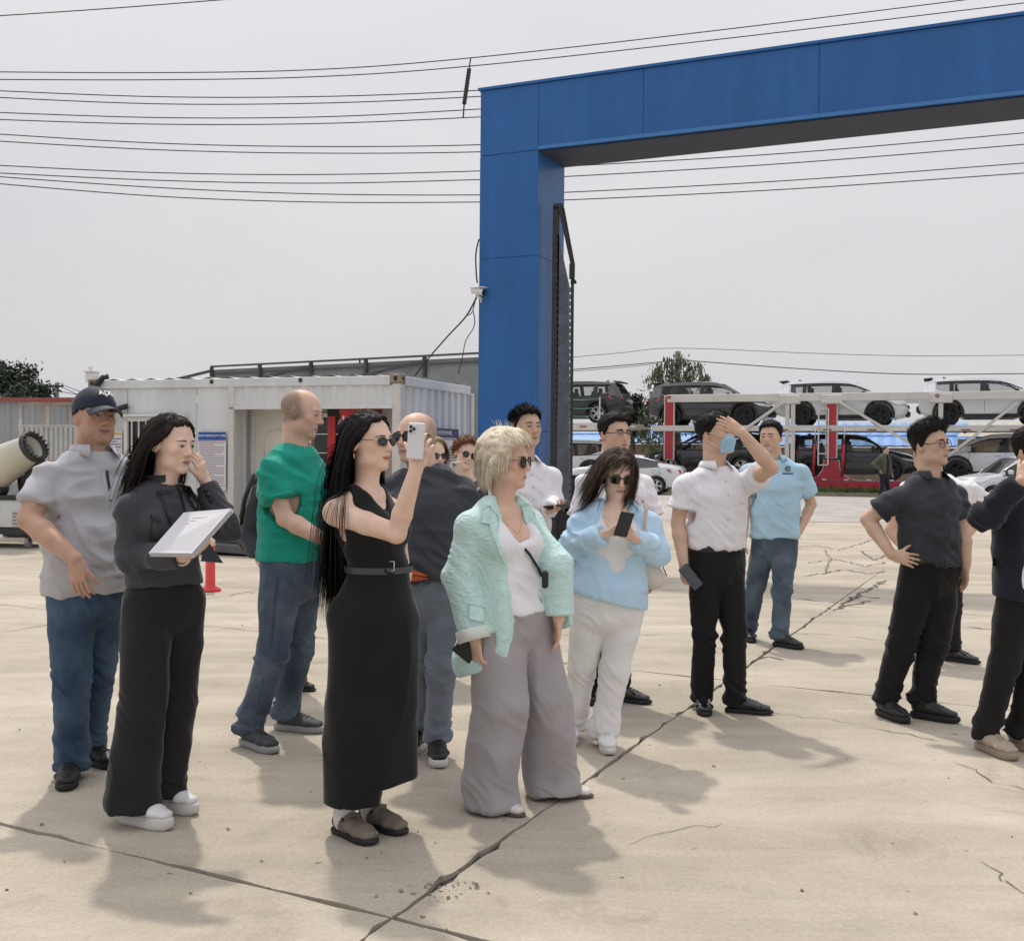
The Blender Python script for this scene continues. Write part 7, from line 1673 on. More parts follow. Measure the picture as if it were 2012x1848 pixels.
def tee(p, c, name='t_shirt', inf=0.012, sleeve=(0.060, 0.070), frac=0.62, hem=None, belly=0.0, bust=0.0, amp=0.011, fr=(6, 6, 17), seed=1, nk=0.062, tuck=None, hemtilt=None, hot=None, shr=0.052, tucked=False):
 """short-sleeved top"""
 F = top_field(p); p.torso(F, inf, belly=belly, bust=bust, shr=shr); sl = [p.sleeve(F, q, True, (*sleeve, 0), 0.02, frac) for q in p.arm]
 for P, d in sl: _cut_local(F, P, d, 0.115)
 if hem is not None: F.cut(hem, -p.u if hemtilt is None else hemtilt)
 F.seg(p.neck - p.u * 0.01, p.hp(0, 0, -0.06), nk, nk, 0.012, op='sub')
 hs = [(p.sp[2] + p.f * 0.1, 0.17, 0.012), (p.sp[1] + p.f * 0.08, 0.15, 0.014)] + [(P, 0.09, 0.005) for P, d in sl] + [(p.sp[3] + p.l * q * p.chest[0], 0.09, 0.014) for q in (-1, 1)]
 g = p.garment(name, F, c, amp, fr, seed, hs if hot is None else hot)
 for P, d in sl: p.mb('sleeve_hem', MB().lathe(P - d * 0.022, d, [(sleeve[1] - 0.004, 0), (sleeve[1] + 0.004, 0.004), (sleeve[1] + 0.005, 0.022), (sleeve[1] - 0.006, 0.023)], 20), c, g)
 if name == 't_shirt': p.band(p.neck - p.u * 0.006 + p.f * 0.006, p.u - p.f * 0.32, nk + 0.003, c, g, 0.007)
 return g, F
def buttons(p, F, shirt, n=6, top=0.06, step=0.075, m=None, off=0.0):
 pts = _on(p, F, [p.neck + p.f * 0.2 - p.u * (top + step * k) + p.l * off for k in range(n)], -p.f, 0.006)
 for b in pts: p.mb('button', MB().lathe(b, p.f, [(0, 0.003), (0.0055, 0.002), (0.006, -0.002)], 8), m or BTN, shirt)
if want(3):
 p = Person(5.95, 66, 'tall balding man in bright green t-shirt and blue jeans', tall=1.86); p.root(on_ground(560, 1455))
 p.head(592, 812, 80, -10, 0, 1.06); p.setup(p.W(578, 893), p.W(572, 1112), 0.185, (0.185, 0.158), (0.17, 0.155), (0.172, 0.15))
 p.set_arm(-1, p.W(560, 1018, -0.20), p.W(640, 1062, -0.26), lens=(0.31, 0.28)); p.set_arm(1, p.sh[1] + V3(0.10, 0.02, -0.29), p.sh[1] + V3(0.25, -0.05, -0.42))
 sk = skin('skin_green_man', SK_FAIR, (0.46, 0.22, 0.18), 0.9, 0.22, 0.62, (0.10, 0.075, 0.055), 0.035)
 Wr = p.arm[-1][1]
 p.make_body(sk, neckr=0.062, armr=(0.050, 0.046, 0.047, 0.031), shr=0.044, hands=[dict(w=Wr, d=V3(0.8, -0.1, -0.4), n=V3(0.2, 0.9, 0.1), side=-1, curl=0.6)])
 p.eyes(0.7); p.brows(H_DKBL, 0.003)
 g, F = tee(p, cloth('green_jersey', (0.012, 0.30, 0.225), 0.8, 0.2, 0.6, 8, 0.1, var=0.08), inf=0.014, sleeve=(0.070, 0.080), frac=0.60, hem=p.W(572, 1098), amp=0.010, seed=3, nk=0.068)
 ft = {-1: p.foot(545, 1482, 48, 0.30), 1: p.foot(640, 1440, 74, 0.30)}
 p.trousers(DENIM2, ft, (0.105, 0.098, 0.078, 0.072, 0.070), 0.085, 0.006, (9, 9, 5), waist_z=p.pel[2] + 0.12, seed=3, hot=0.018, bend=(0.05, 0.04), cuff=DENIM2)
 p.strip('side_seam', p.fields[-1], [p.W(x, y) for x, y in ((560, 1125), (548, 1240), (525, 1350), (508, 1440))], 0.007, DENIM, V3(0, 1, 0), 0.008)
 SG = mat('shoe_grey_mesh', (0.06, 0.065, 0.07), 0.7, var=0.5, vscale=60); SGS = mat('sole_grey', (0.33, 0.33, 0.33), 0.7)
 for q in ft: p.shoe(ft[q][0], ft[q][1], SG, SGS, 0.30, 0.054, 0.01, 0.032, extra=S_BLK)
if want(4):
 p = Person(7.2, 25, 'person in dark jacket and rust orange trousers, mostly hidden behind the green t-shirt', fem=True, tall=1.64); p.root(on_ground(572, 1362))
 p.head(588, 878, 30, 0, 0, 0.97); p.setup(p.W(574, 945), p.W(570, 1118), 0.175, (0.165, 0.12), (0.15, 0.115), (0.165, 0.125))
 p.set_arm(-1, p.sh[-1] + V3(-0.09, 0.02, -0.26), p.sh[-1] + V3(0.02, -0.15, -0.42)); p.set_arm(1, p.sh[1] + V3(0.06, 0.0, -0.27), p.sh[1] + V3(0.0, -0.14, -0.45))
 p.make_body(skin('skin_orange_person', SK_FAIR), neckr=0.05); p.eyes(); p.brows(H_DKBL)
 p.hair_cap([(0, 40), (60, 10), (90, -20), (180, -35)], lambda a, e: 0.022, H_DKBL, 0.005, 0.2, 8, 4)
 p.glasses('round', 0.022, 0.018, M_LENS, M_FRAME, name='glasses')
 F = top_field(p, wrists=True); p.torso(F, 0.03)
 for q in (-1, 1): p.sleeve(F, q, False, (0.075, 0.070, 0.05), 0.02)
 F.cut(p.W(570, 1090), -p.u); F.seg(p.neck, p.hp(0, 0, -0.06), 0.058, 0.058, 0.01, op='sub')
 p.garment('jacket', F, cloth('dark_slate_jacket', (0.030, 0.032, 0.040), 0.7, 0.2, 0.5, 7), 0.010, (5, 5, 8), 4)
 OR = cloth('rust_orange_cloth', (0.36, 0.085, 0.040), 0.8, 0.2, 0.3, 6)
 ft = {-1: p.foot(562, 1372, 30, 0.25), 1: p.foot(622, 1358, 75, 0.25)}
 p.trousers(OR, ft, (0.10, 0.10, 0.10, 0.105, 0.11), 0.05, 0.008, (8, 8, 1.5), waist_z=p.pel[2] + 0.1, seed=4)
 for q in ft: p.shoe(ft[q][0], ft[q][1], S_BLK, S_SOLE, 0.25, 0.044, -0.03, 0.014, kind='flat')
 b = empty('backpack', p.W(497, 1010, 0.02), 0, 'dark grey backpack showing at the green t-shirt man\'s back', 'backpack')
 F = Field(V3(-0.25, -0.25, -0.35), V3(0.25, 0.25, 0.35), 0.011); F.seg(V3(0.06, 0, 0.20), V3(0.06, 0, -0.16), 0.07, 0.11, 0, 0.07, 0.10, V3(1, 0, 0)); F.seg(V3(0.0, -0.02, -0.02), V3(0.0, -0.02, -0.16), 0.08, 0.09, 0.04)
 V, Q = F.mesh(1); V = V + F.grad(V) * (vnoise(V * 14) * 0.008)[:, None]; link('bag', np_mesh('bag', V, Q), cloth('dark_slate_jacket', (0.03, 0.03, 0.04)), b)
 MB().tube([(0.02, -0.08, 0.26), (-0.03, -0.1, 0.1), (-0.06, -0.1, -0.06)], 0.014).build('strap', S_BLK, b)
if want(5):
 p = Person(4.55, 52, 'woman with waist long black hair in a sleeveless black dress raising a phone', fem=True, tall=1.69); p.root(on_ground(720, 1640))
 p.head(724, 870, 60, 2, 0, 0.985); p.setup(p.W(718, 962), p.W(742, 1188), 0.150, (0.150, 0.110), (0.125, 0.105), (0.165, 0.130))
 p.set_arm(-1, p.W(779, 1048, -0.22), p.W(817, 922, -0.30), lens=(0.28, 0.27)); p.set_arm(1, p.sh[1] + V3(0.05, 0.05, -0.27), p.sh[1] + V3(0.02, -0.02, -0.50))
 Wr = p.arm[-1][1]; sk = skin('skin_dress_woman', SK_PALE, (0.52, 0.17, 0.15), 0.95, flush=0.12); ft = {-1: p.foot(738, 1662, 46, 0.255), 1: p.foot(799, 1642, 52, 0.255)}
 an = {q: p.ankle(*ft[q][:2]) for q in ft}
 def legs(F):
  for q in ft: F.seg(an[q] + p.u * 0.30, an[q], 0.048, 0.034, 0.01)
 p.make_body(sk, bare=0.006, neckr=0.045, armr=(0.047, 0.040, 0.039, 0.026), shr=0.048, bust=1.0, hands=[dict(w=Wr, d=V3(0.28, -0.05, 0.95), n=V3(0.25, 0.9, 0.15), side=-1, curl=0.42, spread=0.10, thumb=0.9, tcurl=0.2, fing=(0.5, 0.9, 1.3, 1.6))], legs=dict(pts=[a - p.u * 0.1 for a in an.values()], fn=legs))
 p.brows(H_BLACK, 0.0022, 0.022, 0.004)
 p.glasses('oval', 0.0255, 0.0165, rim=0.0022, frame_m=M_GOLD if False else M_FRAME, temple=0.0014, up=0.002)
 for q in (-1,): p.mb('hinge', MB().tube([p.hp(q * 0.060, 0.090, 0.008), p.hp(q * 0.070, 0.075, 0.009)], 0.003, 6), M_GOLD)
 p.mb('earring', MB().lathe(p.hp(-0.088, -0.008, -0.042), -p.Uh, [(0, 0), (0.004, 0.004), (0.005, 0.014), (0.0, 0.022)], 8), M_GOLD)
 c = cloth('black_dress_crepe', (0.0095, 0.0095, 0.0105), 0.8, 0.15, 0.3, 6, 0.2)
 waist = p.W(745, 1116); hips = p.W(735, 1215); kn = p.W(728, 1380); hm = p.W(718, 1560)
 F = p.field([p.neck, hm - p.u * 0.1, p.sh[-1], p.sh[1], p.W(820, 1300), p.W(635, 1400)], 0.18, p.h * 1.5)
 cc, ww = p.chest, p.waist
 F.seg(waist, p.sp[3], 0.118, cc[0] + 0.006, 0, 0.108, cc[1] + 0.010, p.l); F.seg(p.sp[3], p.sp[4], cc[0] + 0.004, 0.115, 0.02, cc[1] + 0.008, 0.085, p.l)
 for q in (-1, 1):
  F.ell(p.sp[3] - p.u * 0.02 + p.l * q * 0.075 + p.f * cc[1] * 0.72, [0.062, 0.060, 0.062], np.stack([p.l, p.f, p.u]), 0.05)
  F.seg(p.sp[4] + p.l * q * 0.075, p.neck + p.l * q * 0.075 - p.u * 0.005, 0.045, 0.034, 0.03, 0.05, 0.036, p.l)
 fv = p.sp[3] - p.u * 0.0 + p.f * 0.16
 F.seg(p.neck + p.f * 0.03 + p.u * 0.03, p.sp[3] + p.f * 0.15 + p.u * 0.03, 0.060, 0.008, 0.01, op='sub')
 F.seg(p.neck - p.u * 0.03, p.hp(0, 0, -0.06), 0.058, 0.060, 0.012, op='sub')
 for q in (-1, 1): F.seg(p.sh[q] + p.u * 0.06, p.sh[q] - p.u * 0.10, 0.062, 0.050, 0.012, op='sub')
 SR = nrm(V3(1, 0.25, 0))
 F.seg(waist, hips, 0.122, 0.185, 0.02, 0.112, 0.150, SR); F.seg(hips, kn, 0.185, 0.180, 0.02, 0.150, 0.15, SR); F.seg(kn, hm - p.u * 0.1, 0.180, 0.168, 0.02, 0.15, 0.15, SR)
 F.seg(hips - p.u * 0.1 + V3(0.05, 0.0, 0), p.W(770, 1600, 0.05), 0.12, 0.105, 0.03)
 F.cut(p.W(690, 1566), nrm(V3(0.10, 0.0, -1.0)))
 sl, X = F.blk(p.W(752, 1600, -0.5), p.W(840, 1500, 0.5))
 zc = p.W(770, 1532)[2]; xc = p.W(750, 1530)[0]
 rx = (F.ax[0][:, None, None] > xc) & (F.ax[2][None, None, :] < zc) & (F.ax[1][None, :, None] < 99)
 F.a = np.where(rx, np.maximum(F.a, 0.01), F.a)
 F.seg(p.W(742, 1290, -0.30), p.W(742, 1600, -0.30), 0.012, 0.020, 0.02, op='sub')
 dr = p.garment('dress', F, c, 0.012, (6, 6, 0.8), 5, [(waist, 0.13, 0.010)])
 bl = []
 for k in range(25):
  t = 2 * math.pi * k / 24; dv = p.l * math.cos(t) + p.f * math.sin(t); P, ok = F.first_hit((waist + dv * 0.4)[None], -dv, 0.4, 300); bl.append(P[0] + dv * 0.014)
 bl = np.array(bl); V = np.concatenate([bl + p.u * 0.013, bl - p.u * 0.013]); p.part('belt', V, [(k, k + 1, 26 + k, 25 + k) for k in range(24)], mat('belt_grey_leather', (0.05, 0.055, 0.06), 0.45), dr)
 bk = p.W(795, 1110, -0.2); P, ok = F.first_hit(bk[None] , nrm(waist - bk), 0.5, 300); bk = P[0] + V3(0.0, -0.012, 0.004)
 p.mb('buckle', MB().tube([bk + V3(a, 0, b) for a, b in ((-0.012, -0.018), (0.012, -0.018), (0.012, 0.018), (-0.012, 0.018), (-0.012, -0.018))], 0.003, 6), mat('buckle_steel', (0.5, 0.5, 0.5), 0.3, metal=0.9), dr)
 p.mb('belt_tail', MB().prism([bk + V3(-0.05, 0, 0.012), bk + V3(-0.02, 0, 0.0), bk + V3(0.004, 0, -0.06), bk + V3(-0.016, 0, -0.05)], (0, 0.004, 0)), MATS['belt_grey_leather'], dr)
 CLG = mat('clog_taupe_suede', (0.19, 0.155, 0.12), 0.9, var=0.25, vscale=25, bump=0.2, bscale=90); SOCK = cloth('white_sock', (0.68, 0.67, 0.66), 0.9, 0.6, 0.2)
 for q in ft:
  F2 = Field(an[q] - 0.12, an[q] + 0.16, 0.008); F2.seg(an[q] + p.u * 0.055, an[q] - p.u * 0.05, 0.043, 0.040, 0); F2.seg(an[q] - p.u * 0.03, an[q] + p.f * 0.06 - p.u * 0.05, 0.038, 0.034, 0.02); F2.cut(an[q] + p.u * 0.06, p.u); V, Q = F2.mesh(1); p.part('sock', V, Q, SOCK)
  o, cc_ = p.shoe(ft[q][0], ft[q][1], CLG, S_SOLE, 0.255, 0.051, -0.03, 0.020, 1.15, 'clog')
  fy = V3(math.sin(R(ft[q][1])), -math.cos(R(ft[q][1])), 0); ly = V3(math.cos(R(ft[q][1])), math.sin(R(ft[q][1])), 0)
  p.mb('strap', MB().tube([cc_(0.10, 0.030 + 0.02) - ly * 0.047, cc_(0.115, 0.085) - ly * 0.03, cc_(0.12, 0.094), cc_(0.115, 0.085) + ly * 0.03], 0.009, 6), CLG, o)
  p.mb('buckle', MB().lathe(cc_(0.108, 0.078) - ly * 0.041, -ly, [(0, 0.006), (0.008, 0.005), (0.009, 0)], 10), S_BLK, o)
 p.hair_cap([(0, 35), (30, 30), (52, 2), (70, -18), (100, -40), (180, -48)], lambda a, e: 0.017, H_BLACK, 0.004, 0.15, 7, 5)
 p.locks(4200, 0.72, 0.0027, H_BLACK, None, wind=(-0.05, 0.05, 0), seed=7, segs=20, comb=(0.12, -0.95, -0.2), stiff=0.55, spreadv=0.035, sel=lambda a, e: abs(a) > 62 or e > 50)
 p.tufts(500, 0.08, 0.0022, H_BLACK, -0.05, (0, -0.95, -0.15), 6, 0.05, sel=lambda a, e: e > 25)
 _phone(p.W(817, 866, -0.335), (0.06, 0.05, 1), (-0.12, -1, 0.05), mat('phone_white_case', (0.70, 0.69, 0.70), 0.35, var=0.05), 'white phone raised by the woman in the black dress', 0.064, 0.136)
if want(6):
 p = Person(5.64, -14, 'bald man in sunglasses and charcoal t-shirt behind the raised phone', tall=1.76); p.root(on_ground(850, 1490))
 p.head(818, 860, -38, 0, 0, 1.07, jaw=1.08); p.setup(p.W(832, 932), p.W(852, 1142), 0.205, (0.205, 0.14), (0.19, 0.14), (0.18, 0.14))
 p.set_arm(1, p.W(925, 1035, 0.0), p.W(930, 1140, -0.05)); p.set_arm(-1, p.W(757, 1035, 0.0), p.W(765, 1140, -0.08))
 p.make_body(skin('skin_bald_man', SK_FAIR, (0.46, 0.2, 0.17), 0.95, 0.35, 0.45, (0.12, 0.09, 0.07), 0.02, 0.45), neckr=0.068, armr=(0.060, 0.050, 0.048, 0.032))
 p.brows(H_DKBR, 0.003); p.glasses('wide', 0.0275, 0.0185, rim=0.003, up=0.003, temple=0.003, sq=3.0)
 g, F = tee(p, cloth('charcoal_jersey', (0.058, 0.060, 0.075), 0.85, 0.25, 0.6, 8, 0.15), inf=0.014, sleeve=(0.064, 0.074), hem=p.W(860, 1137), belly=0.04, seed=6, nk=0.074)
 ft = {1: p.foot(864, 1512, 8, 0.285), -1: p.foot(790, 1490, -20, 0.285)}
 TG = cloth('blue_grey_chino', (0.17, 0.195, 0.245), 0.8, 0.25, 0.4, 8)
 p.trousers(TG, ft, (0.100, 0.092, 0.074, 0.066, 0.064), 0.09, 0.006, (9, 9, 3), waist_z=p.pel[2] + 0.1, seed=6, hot=0.014, cuff=TG)
 for q in ft: p.shoe(ft[q][0], ft[q][1], S_BLK, S_WSOLE, 0.285, 0.052, 0.01, 0.036, extra=S_BLK)
 b = empty('belt_bag', p.W(822, 1134, -0.17), 0, 'orange belt bag on the hip of the bald man', 'belt bag')
 OB = cloth('orange_nylon', (0.55, 0.10, 0.025), 0.6, 0.2, 0.5, 14)
 F2 = Field(V3(-0.12, -0.08, -0.08), V3(0.12, 0.08, 0.08), 0.008); F2.seg(V3(-0.05, 0, 0.008), V3(0.045, 0.02, 0.0), 0.035, 0.012, 0, 0.028, 0.012, V3(0, 0, 1)); V, Q = F2.mesh(1); V = V + F2.grad(V) * (vnoise(V * 30) * 0.004)[:, None]; link('pouch', np_mesh('pouch', V, Q), OB, b)
 MB().tube([(-0.06, 0.0, 0.01), (0.0, -0.03, 0.012), (0.05, 0.0, 0.0)], 0.003).build('zip', S_BLK, b)
if want(7):
 p = Person(7.9, 22, 'dark blonde woman in sunglasses behind the bald man\'s shoulder', fem=True, tall=1.60); p.root(on_ground(830, 1325))
 p.head(851, 894, 35, -4, 0, 0.98); p.setup(p.W(846, 950), p.W(842, 1110), 0.165, (0.155, 0.11), (0.135, 0.10), (0.16, 0.12))
 p.set_arm(-1, p.sh[-1] + V3(-0.06, 0.0, -0.27), p.sh[-1] + V3(-0.08, -0.08, -0.50)); p.set_arm(1, p.sh[1] + V3(0.05, 0.0, -0.27), p.sh[1] + V3(0.03, -0.08, -0.5))
 ft = {-1: p.foot(832, 1332, 40, 0.245), 1: p.foot(858, 1328, 30, 0.245)}; an = {q: p.ankle(*ft[q][:2]) for q in ft}
 def legs(F):
  for q in ft: F.seg(an[q] + p.u * 0.42, an[q] + p.u * 0.2, 0.055, 0.05, 0.01); F.seg(an[q] + p.u * 0.2, an[q] - p.u * 0.02, 0.05, 0.034, 0.01)
 p.make_body(skin('skin_peeping_woman', SK_PALE), neckr=0.05, legs=dict(pts=[a - p.u * 0.1 for a in an.values()], fn=legs), hands=[dict(w=p.arm[-1][1], d=V3(0, -0.1, -1), n=V3(1, 0, 0), side=1, curl=0.3)])
 p.glasses('round', 0.026, 0.021)
 p.hair_cap([(0, 44), (50, 22), (75, -10), (100, -35), (180, -45)], lambda a, e: 0.022, H_DKBL, 0.006, 0.2, 8, 7); p.locks(500, 0.2, 0.006, H_DKBL, None, seed=3, segs=8, comb=(0.6, -0.3, -0.4), stiff=0.7, colliders=[p.bf])
 g, F = tee(p, cloth('navy_dress_cotton', (0.03, 0.035, 0.06)), 'dress', 0.014, (0.062, 0.066), amp=0.007, seed=7, nk=0.06)
 F = p.field([p.pel + p.u * 0.1, an[1] + p.u * 0.3, an[-1] + p.u * 0.3], 0.25, p.h * 1.4); F.seg(p.pel + p.u * 0.02, an[1] * 0.5 + an[-1] * 0.5 + p.u * 0.36, 0.165, 0.20, 0, 0.13, 0.16, p.l); F.cut(an[1] + p.u * 0.34, -p.u); p.garment('skirt', F, MATS['navy_dress_cotton'], 0.01, (9, 9, 1.5), 7)
 for q in ft: p.shoe(ft[q][0], ft[q][1], mat('espadrille_navy', (0.03, 0.035, 0.055), 0.9), mat('rope_sole', (0.42, 0.36, 0.27), 0.9, bump=0.4, bscale=90), 0.245, 0.046, -0.03, 0.026, kind='flat')
if want(8):
 p = Person(9.0, 8, 'smiling woman with short auburn hair and round sunglasses by the blue column', fem=True, tall=1.67); p.root(on_ground(905, 1275))
 p.head(915, 893, 22, -4, 14, 1.02); p.setup(p.W(925, 948), p.W(920, 1095), 0.170, (0.165, 0.12), (0.145, 0.11), (0.165, 0.125))
 p.set_arm(-1, p.W(893, 995, -0.1), p.W(899, 950, -0.28)); p.set_arm(1, p.sh[1] + V3(0.05, 0.0, -0.27), p.sh[1] + V3(0.0, -0.12, -0.48))
 Wr = p.arm[-1][1]
 p.make_body(skin('skin_auburn_woman', SK_PALE, (0.5, 0.2, 0.17), 1.2), neckr=0.05, hands=[dict(w=Wr, d=V3(-0.15, -0.1, 1), n=V3(0.5, 0.8, 0), side=-1, curl=0.5)])
 p.brows(H_RED, 0.002); p.glasses('round', 0.0245, 0.0235, rim=0.0015)
 sm = [p.face_pt(np.linspace(-0.017, 0.017, 9), -0.0625 + 6 * np.linspace(-0.017, 0.017, 9) ** 2 * 2 + v, 0.0022) for v in (0.0028, -0.0035)]
 p.part('teeth', np.concatenate(sm), [(k, k + 1, 10 + k, 9 + k) for k in range(8)], mat('teeth', (0.7, 0.68, 0.64), 0.3))
 p.hair_cap([(0, 40), (45, 26), (70, 0), (100, -25), (150, -40), (180, -42)], lambda a, e: 0.034, H_RED, 0.010, 0.25, 8, 8); p.tufts(1300, 0.05, 0.004, H_RED, 0.1, (0.3, 0.3, 0.0), 8, 0.4)
 F = top_field(p, wrists=True); p.torso(F, 0.014, bust=0.9)
 for q in (-1, 1): p.sleeve(F, q, False, (0.062, 0.055, 0.04), 0.02)
 F.cut(p.W(920, 1100), -p.u); F.seg(p.neck - p.u * 0.01, p.hp(0, 0, -0.06), 0.062, 0.062, 0.01, op='sub')
 top_ = p.garment('sweater', F, cloth('slate_knit', (0.055, 0.055, 0.066), 0.85, 0.4, 0.4, 9), 0.008, (5, 5, 9), 8)
 p.strip('strap', F, [p.neck + p.f * 0.3 + p.l * 0.07 - p.u * 0.02, p.neck + p.f * 0.3 - p.l * 0.02 - p.u * 0.12], 0.02, mat('pink_strap', (0.62, 0.42, 0.38), 0.7), -p.f, 0.006, top_)
 ft = {-1: p.foot(893, 1284, 0, 0.25), 1: p.foot(935, 1284, 20, 0.25)}
 p.trousers(BLACKC, ft, (0.095, 0.088, 0.07, 0.065, 0.065), 0.05, 0.005, waist_z=p.pel[2] + 0.1)
 for q in ft: p.shoe(ft[q][0], ft[q][1], S_BLK, S_SOLE, 0.25, 0.046)
 _phone(np.array(p.arm[-1][1]) + V3(-0.01, -0.04, 0.10), (0.05, 0.1, 1), (-0.3, -1, 0.1), mat('phone_gold', (0.55, 0.47, 0.36), 0.4), 'pale gold phone held by the smiling auburn haired woman', 0.07, 0.14)
if want(9):
 p = Person(4.93, 40, 'blonde woman in mint green blazer, white top and wide grey trousers', fem=True, tall=1.66); p.root(on_ground(1030, 1590))
 p.head(995, 907, 66, -2, 0, 0.985); p.setup(p.W(985, 994), p.W(1004, 1206), 0.160, (0.155, 0.115), (0.145, 0.115), (0.165, 0.130))
 p.set_arm(-1, p.W(902, 1128, -0.10), p.W(934, 1258, -0.16), lens=(0.30, 0.29)); p.set_arm(1, p.W(1092, 1112, 0.0), p.W(1098, 1215, -0.02), lens=(0.28, 0.25))
 Wr = p.arm[-1][1]
 p.make_body(skin('skin_mint_woman', SK_FAIR, (0.50, 0.24, 0.21), 0.8, flush=0.3), bare=0.004, neckr=0.047, bust=1.0, hands=[dict(w=Wr, d=V3(0.12, -0.1, -1), n=V3(0.75, 0.6, 0), side=1, curl=0.75, spread=0.02), dict(w=p.arm[1][1], d=V3(0, 0, -1), n=V3(-1, 0, 0), side=-1, curl=0.3)])
 p.brows(H_DKBL, 0.002); p.glasses('round', 0.0245, 0.0255, rim=0.0016, temple=0.0014)
 WT = cloth('white_rib_top', (0.83, 0.82, 0.86), 0.8, 0.3, 0.35, 8, 0.1, var=0.03)
 F = top_field(p, 0.15); p.torso(F, 0.004, bust=1.08, belly=0.03, shr=0.040)
 F.cut(p.W(1010, 1198), -p.u + 0.08 * p.l); F.seg(p.neck + p.u * 0.05, p.sp[3] + p.f * 0.14 + p.u * 0.05, 0.100, 0.066, 0.012, op='sub')
 p.garment('white_top', F, WT, 0.005, (5, 5, 11), 9, [(p.sp[2] + p.f * 0.12, 0.12, 0.010), (p.sp[1] + p.f * 0.12, 0.12, 0.010)])
 c = cloth('mint_seersucker', (0.56, 0.77, 0.74), 0.8, 0.4, 0.3, 30, 0.15, var=0.05, vscale=18, stretch=(1, 1, 2.2))
 F = top_field(p, 0.45, wrists=True); p.torso(F, 0.030, bust=1.0, shr=0.054)
 F.seg(p.sp[1] + p.u * 0.05, p.W(960, 1300, -0.02), 0.19, 0.15, 0.03, 0.165, 0.16, p.l); F.seg(p.sp[1], p.W(1052, 1235, 0.06), 0.185, 0.17, 0.04, 0.165, 0.16, p.l)
 c0 = lambda q, f_, l_: q + p.f * f_ + p.l * l_
 open_front(p, F, [(c0(p.neck + p.u * 0.06, 0.19, 0.0), 0.170), (c0(p.sp[4], 0.27, 0.0), 0.205), (c0(p.sp[3], 0.33, 0.0), 0.235), (c0(p.sp[2], 0.34, 0.0), 0.245), (c0(p.sp[1], 0.36, 0.0), 0.26), (c0(p.pel - p.u * 0.35, 0.38, 0.0), 0.29)])
 sl = [p.sleeve(F, q, False, (0.060, 0.068, 0.062), 0.02) for q in (-1, 1)]
 for P, d in sl: _cut_local(F, P, d, 0.10)
 F.cut(p.W(945, 1314, -0.1), nrm(V3(0.42, 0, -1)))
 F.seg(p.neck - p.u * 0.03, p.hp(0, 0, -0.06), 0.062, 0.066, 0.012, op='sub')
 jk = p.garment('blazer', F, c, 0.007, (5, 5, 5), 9.5, [(p.arm[-1][0], 0.12, 0.012), (p.arm[1][0], 0.1, 0.012), (sl[0][0], 0.08, 0.008)])
 for q in ([(962, 992), (978, 1012), (992, 1110), (962, 1040)], [(950, 998), (962, 992), (966, 1030), (945, 1026)], [(1024, 990), (1040, 988), (1068, 1040), (1052, 1100)]): p.patch('lapel', F, q, c, jk, 0.016)
 p.mb('cuff', MB().lathe(sl[0][0] - sl[0][1] * 0.035, sl[0][1], [(0.073, 0), (0.076, 0.004), (0.074, 0.05), (0.066, 0.052)], 20), cloth('mint_lining', (0.66, 0.72, 0.66), 0.8), jk)
 p.patch('pocket_flap', F, [(922, 1186), (952, 1192), (952, 1222), (922, 1215)], c, jk, 0.012)
 GT = cloth('taupe_wide_trousers', (0.36, 0.335, 0.35), 0.7, 0.2, 0.35, 5, 0.2, var=0.06)
 ft = {-1: p.foot(1032, 1606, 50, 0.25), 1: p.foot(1168, 1566, 80, 0.25)}
 p.trousers(GT, ft, (0.112, 0.112, 0.112, 0.118, 0.124), 0.02, 0.012, (6, 6, 0.9), waist_z=p.pel[2] + 0.10, seed=9, hot=0.010, hemf=0.02, bend=(0.05, 0.04))
 CS = mat('shoe_cream_leather', (0.66, 0.62, 0.60), 0.4)
 for q in ft: p.shoe(ft[q][0], ft[q][1], CS, mat('sole_brown', (0.10, 0.06, 0.04), 0.6), 0.25, 0.045, -0.035, 0.010, kind='flat')
 p.hair_cap([(0, 34), (40, 24), (62, 0), (78, -8), (95, -30), (120, -55), (180, -60)], lambda a, e: 0.030 + 0.012 * (1 if e > 20 else 0.6), H_BLOND, 0.006, 0.25, 7, 9)
 p.tufts(4200, 0.10, 0.0019, H_BLOND, 0.0, (0, -0.12, -0.8), 9, 0.06, sel=lambda a, e: e < 62 and abs(a) > 40); p.tufts(700, 0.055, 0.0019, H_BLOND, 0.0, (-0.2, 0.7, -0.35), 10, 0.12, sel=lambda a, e: e > 30 and abs(a) < 75); p.tufts(40, 0.05, 0.0014, H_BLOND, 0.7, (0.1, -0.5, 0.5), 11, 0.3, sel=lambda a, e: e > 65)
 p.mb('necklace', MB().tube([p.face_pt(0, -0.2)[0] if False else q for q in _on(p, p.bf, [p.neck + p.l * x * 0.06 + p.f * 0.3 - p.u * (0.03 + 0.085 * (1 - abs(x) ** 1.4)) for x in np.linspace(-1, 1, 15)], -p.f, 0.002)], 0.0012, 5), M_GOLD)
 b = empty('crossbody_bag', p.W(1066, 1130, -0.14), 0, 'thin black crossbody strap with small black bag on the white top', 'bag')
 st = _on(p, F if False else p.fields[0], [p.W(x, y, 0) for x, y in ((968, 1000), (985, 1022), (1010, 1050), (1040, 1085), (1058, 1115), (1066, 1135))], V3(0, 1, 0), 0.024, 0.9)
 MB().tube([Vector(q) - b.location for q in st], 0.0065, 6).build('strap', S_BLK, b)
 MB().box((0.012, 0.03, -0.02), (0.028, 0.03, 0.075), bev=0.008).build('pouch', S_BLK, b)
 _phone(Wr + V3(-0.022, 0.012, -0.060), (-0.75, -0.05, 0.6), (-0.3, -1, 0.1), S_BLK, 'black phone held low in the mint blazer woman\'s hand', 0.072, 0.145, lens=False)
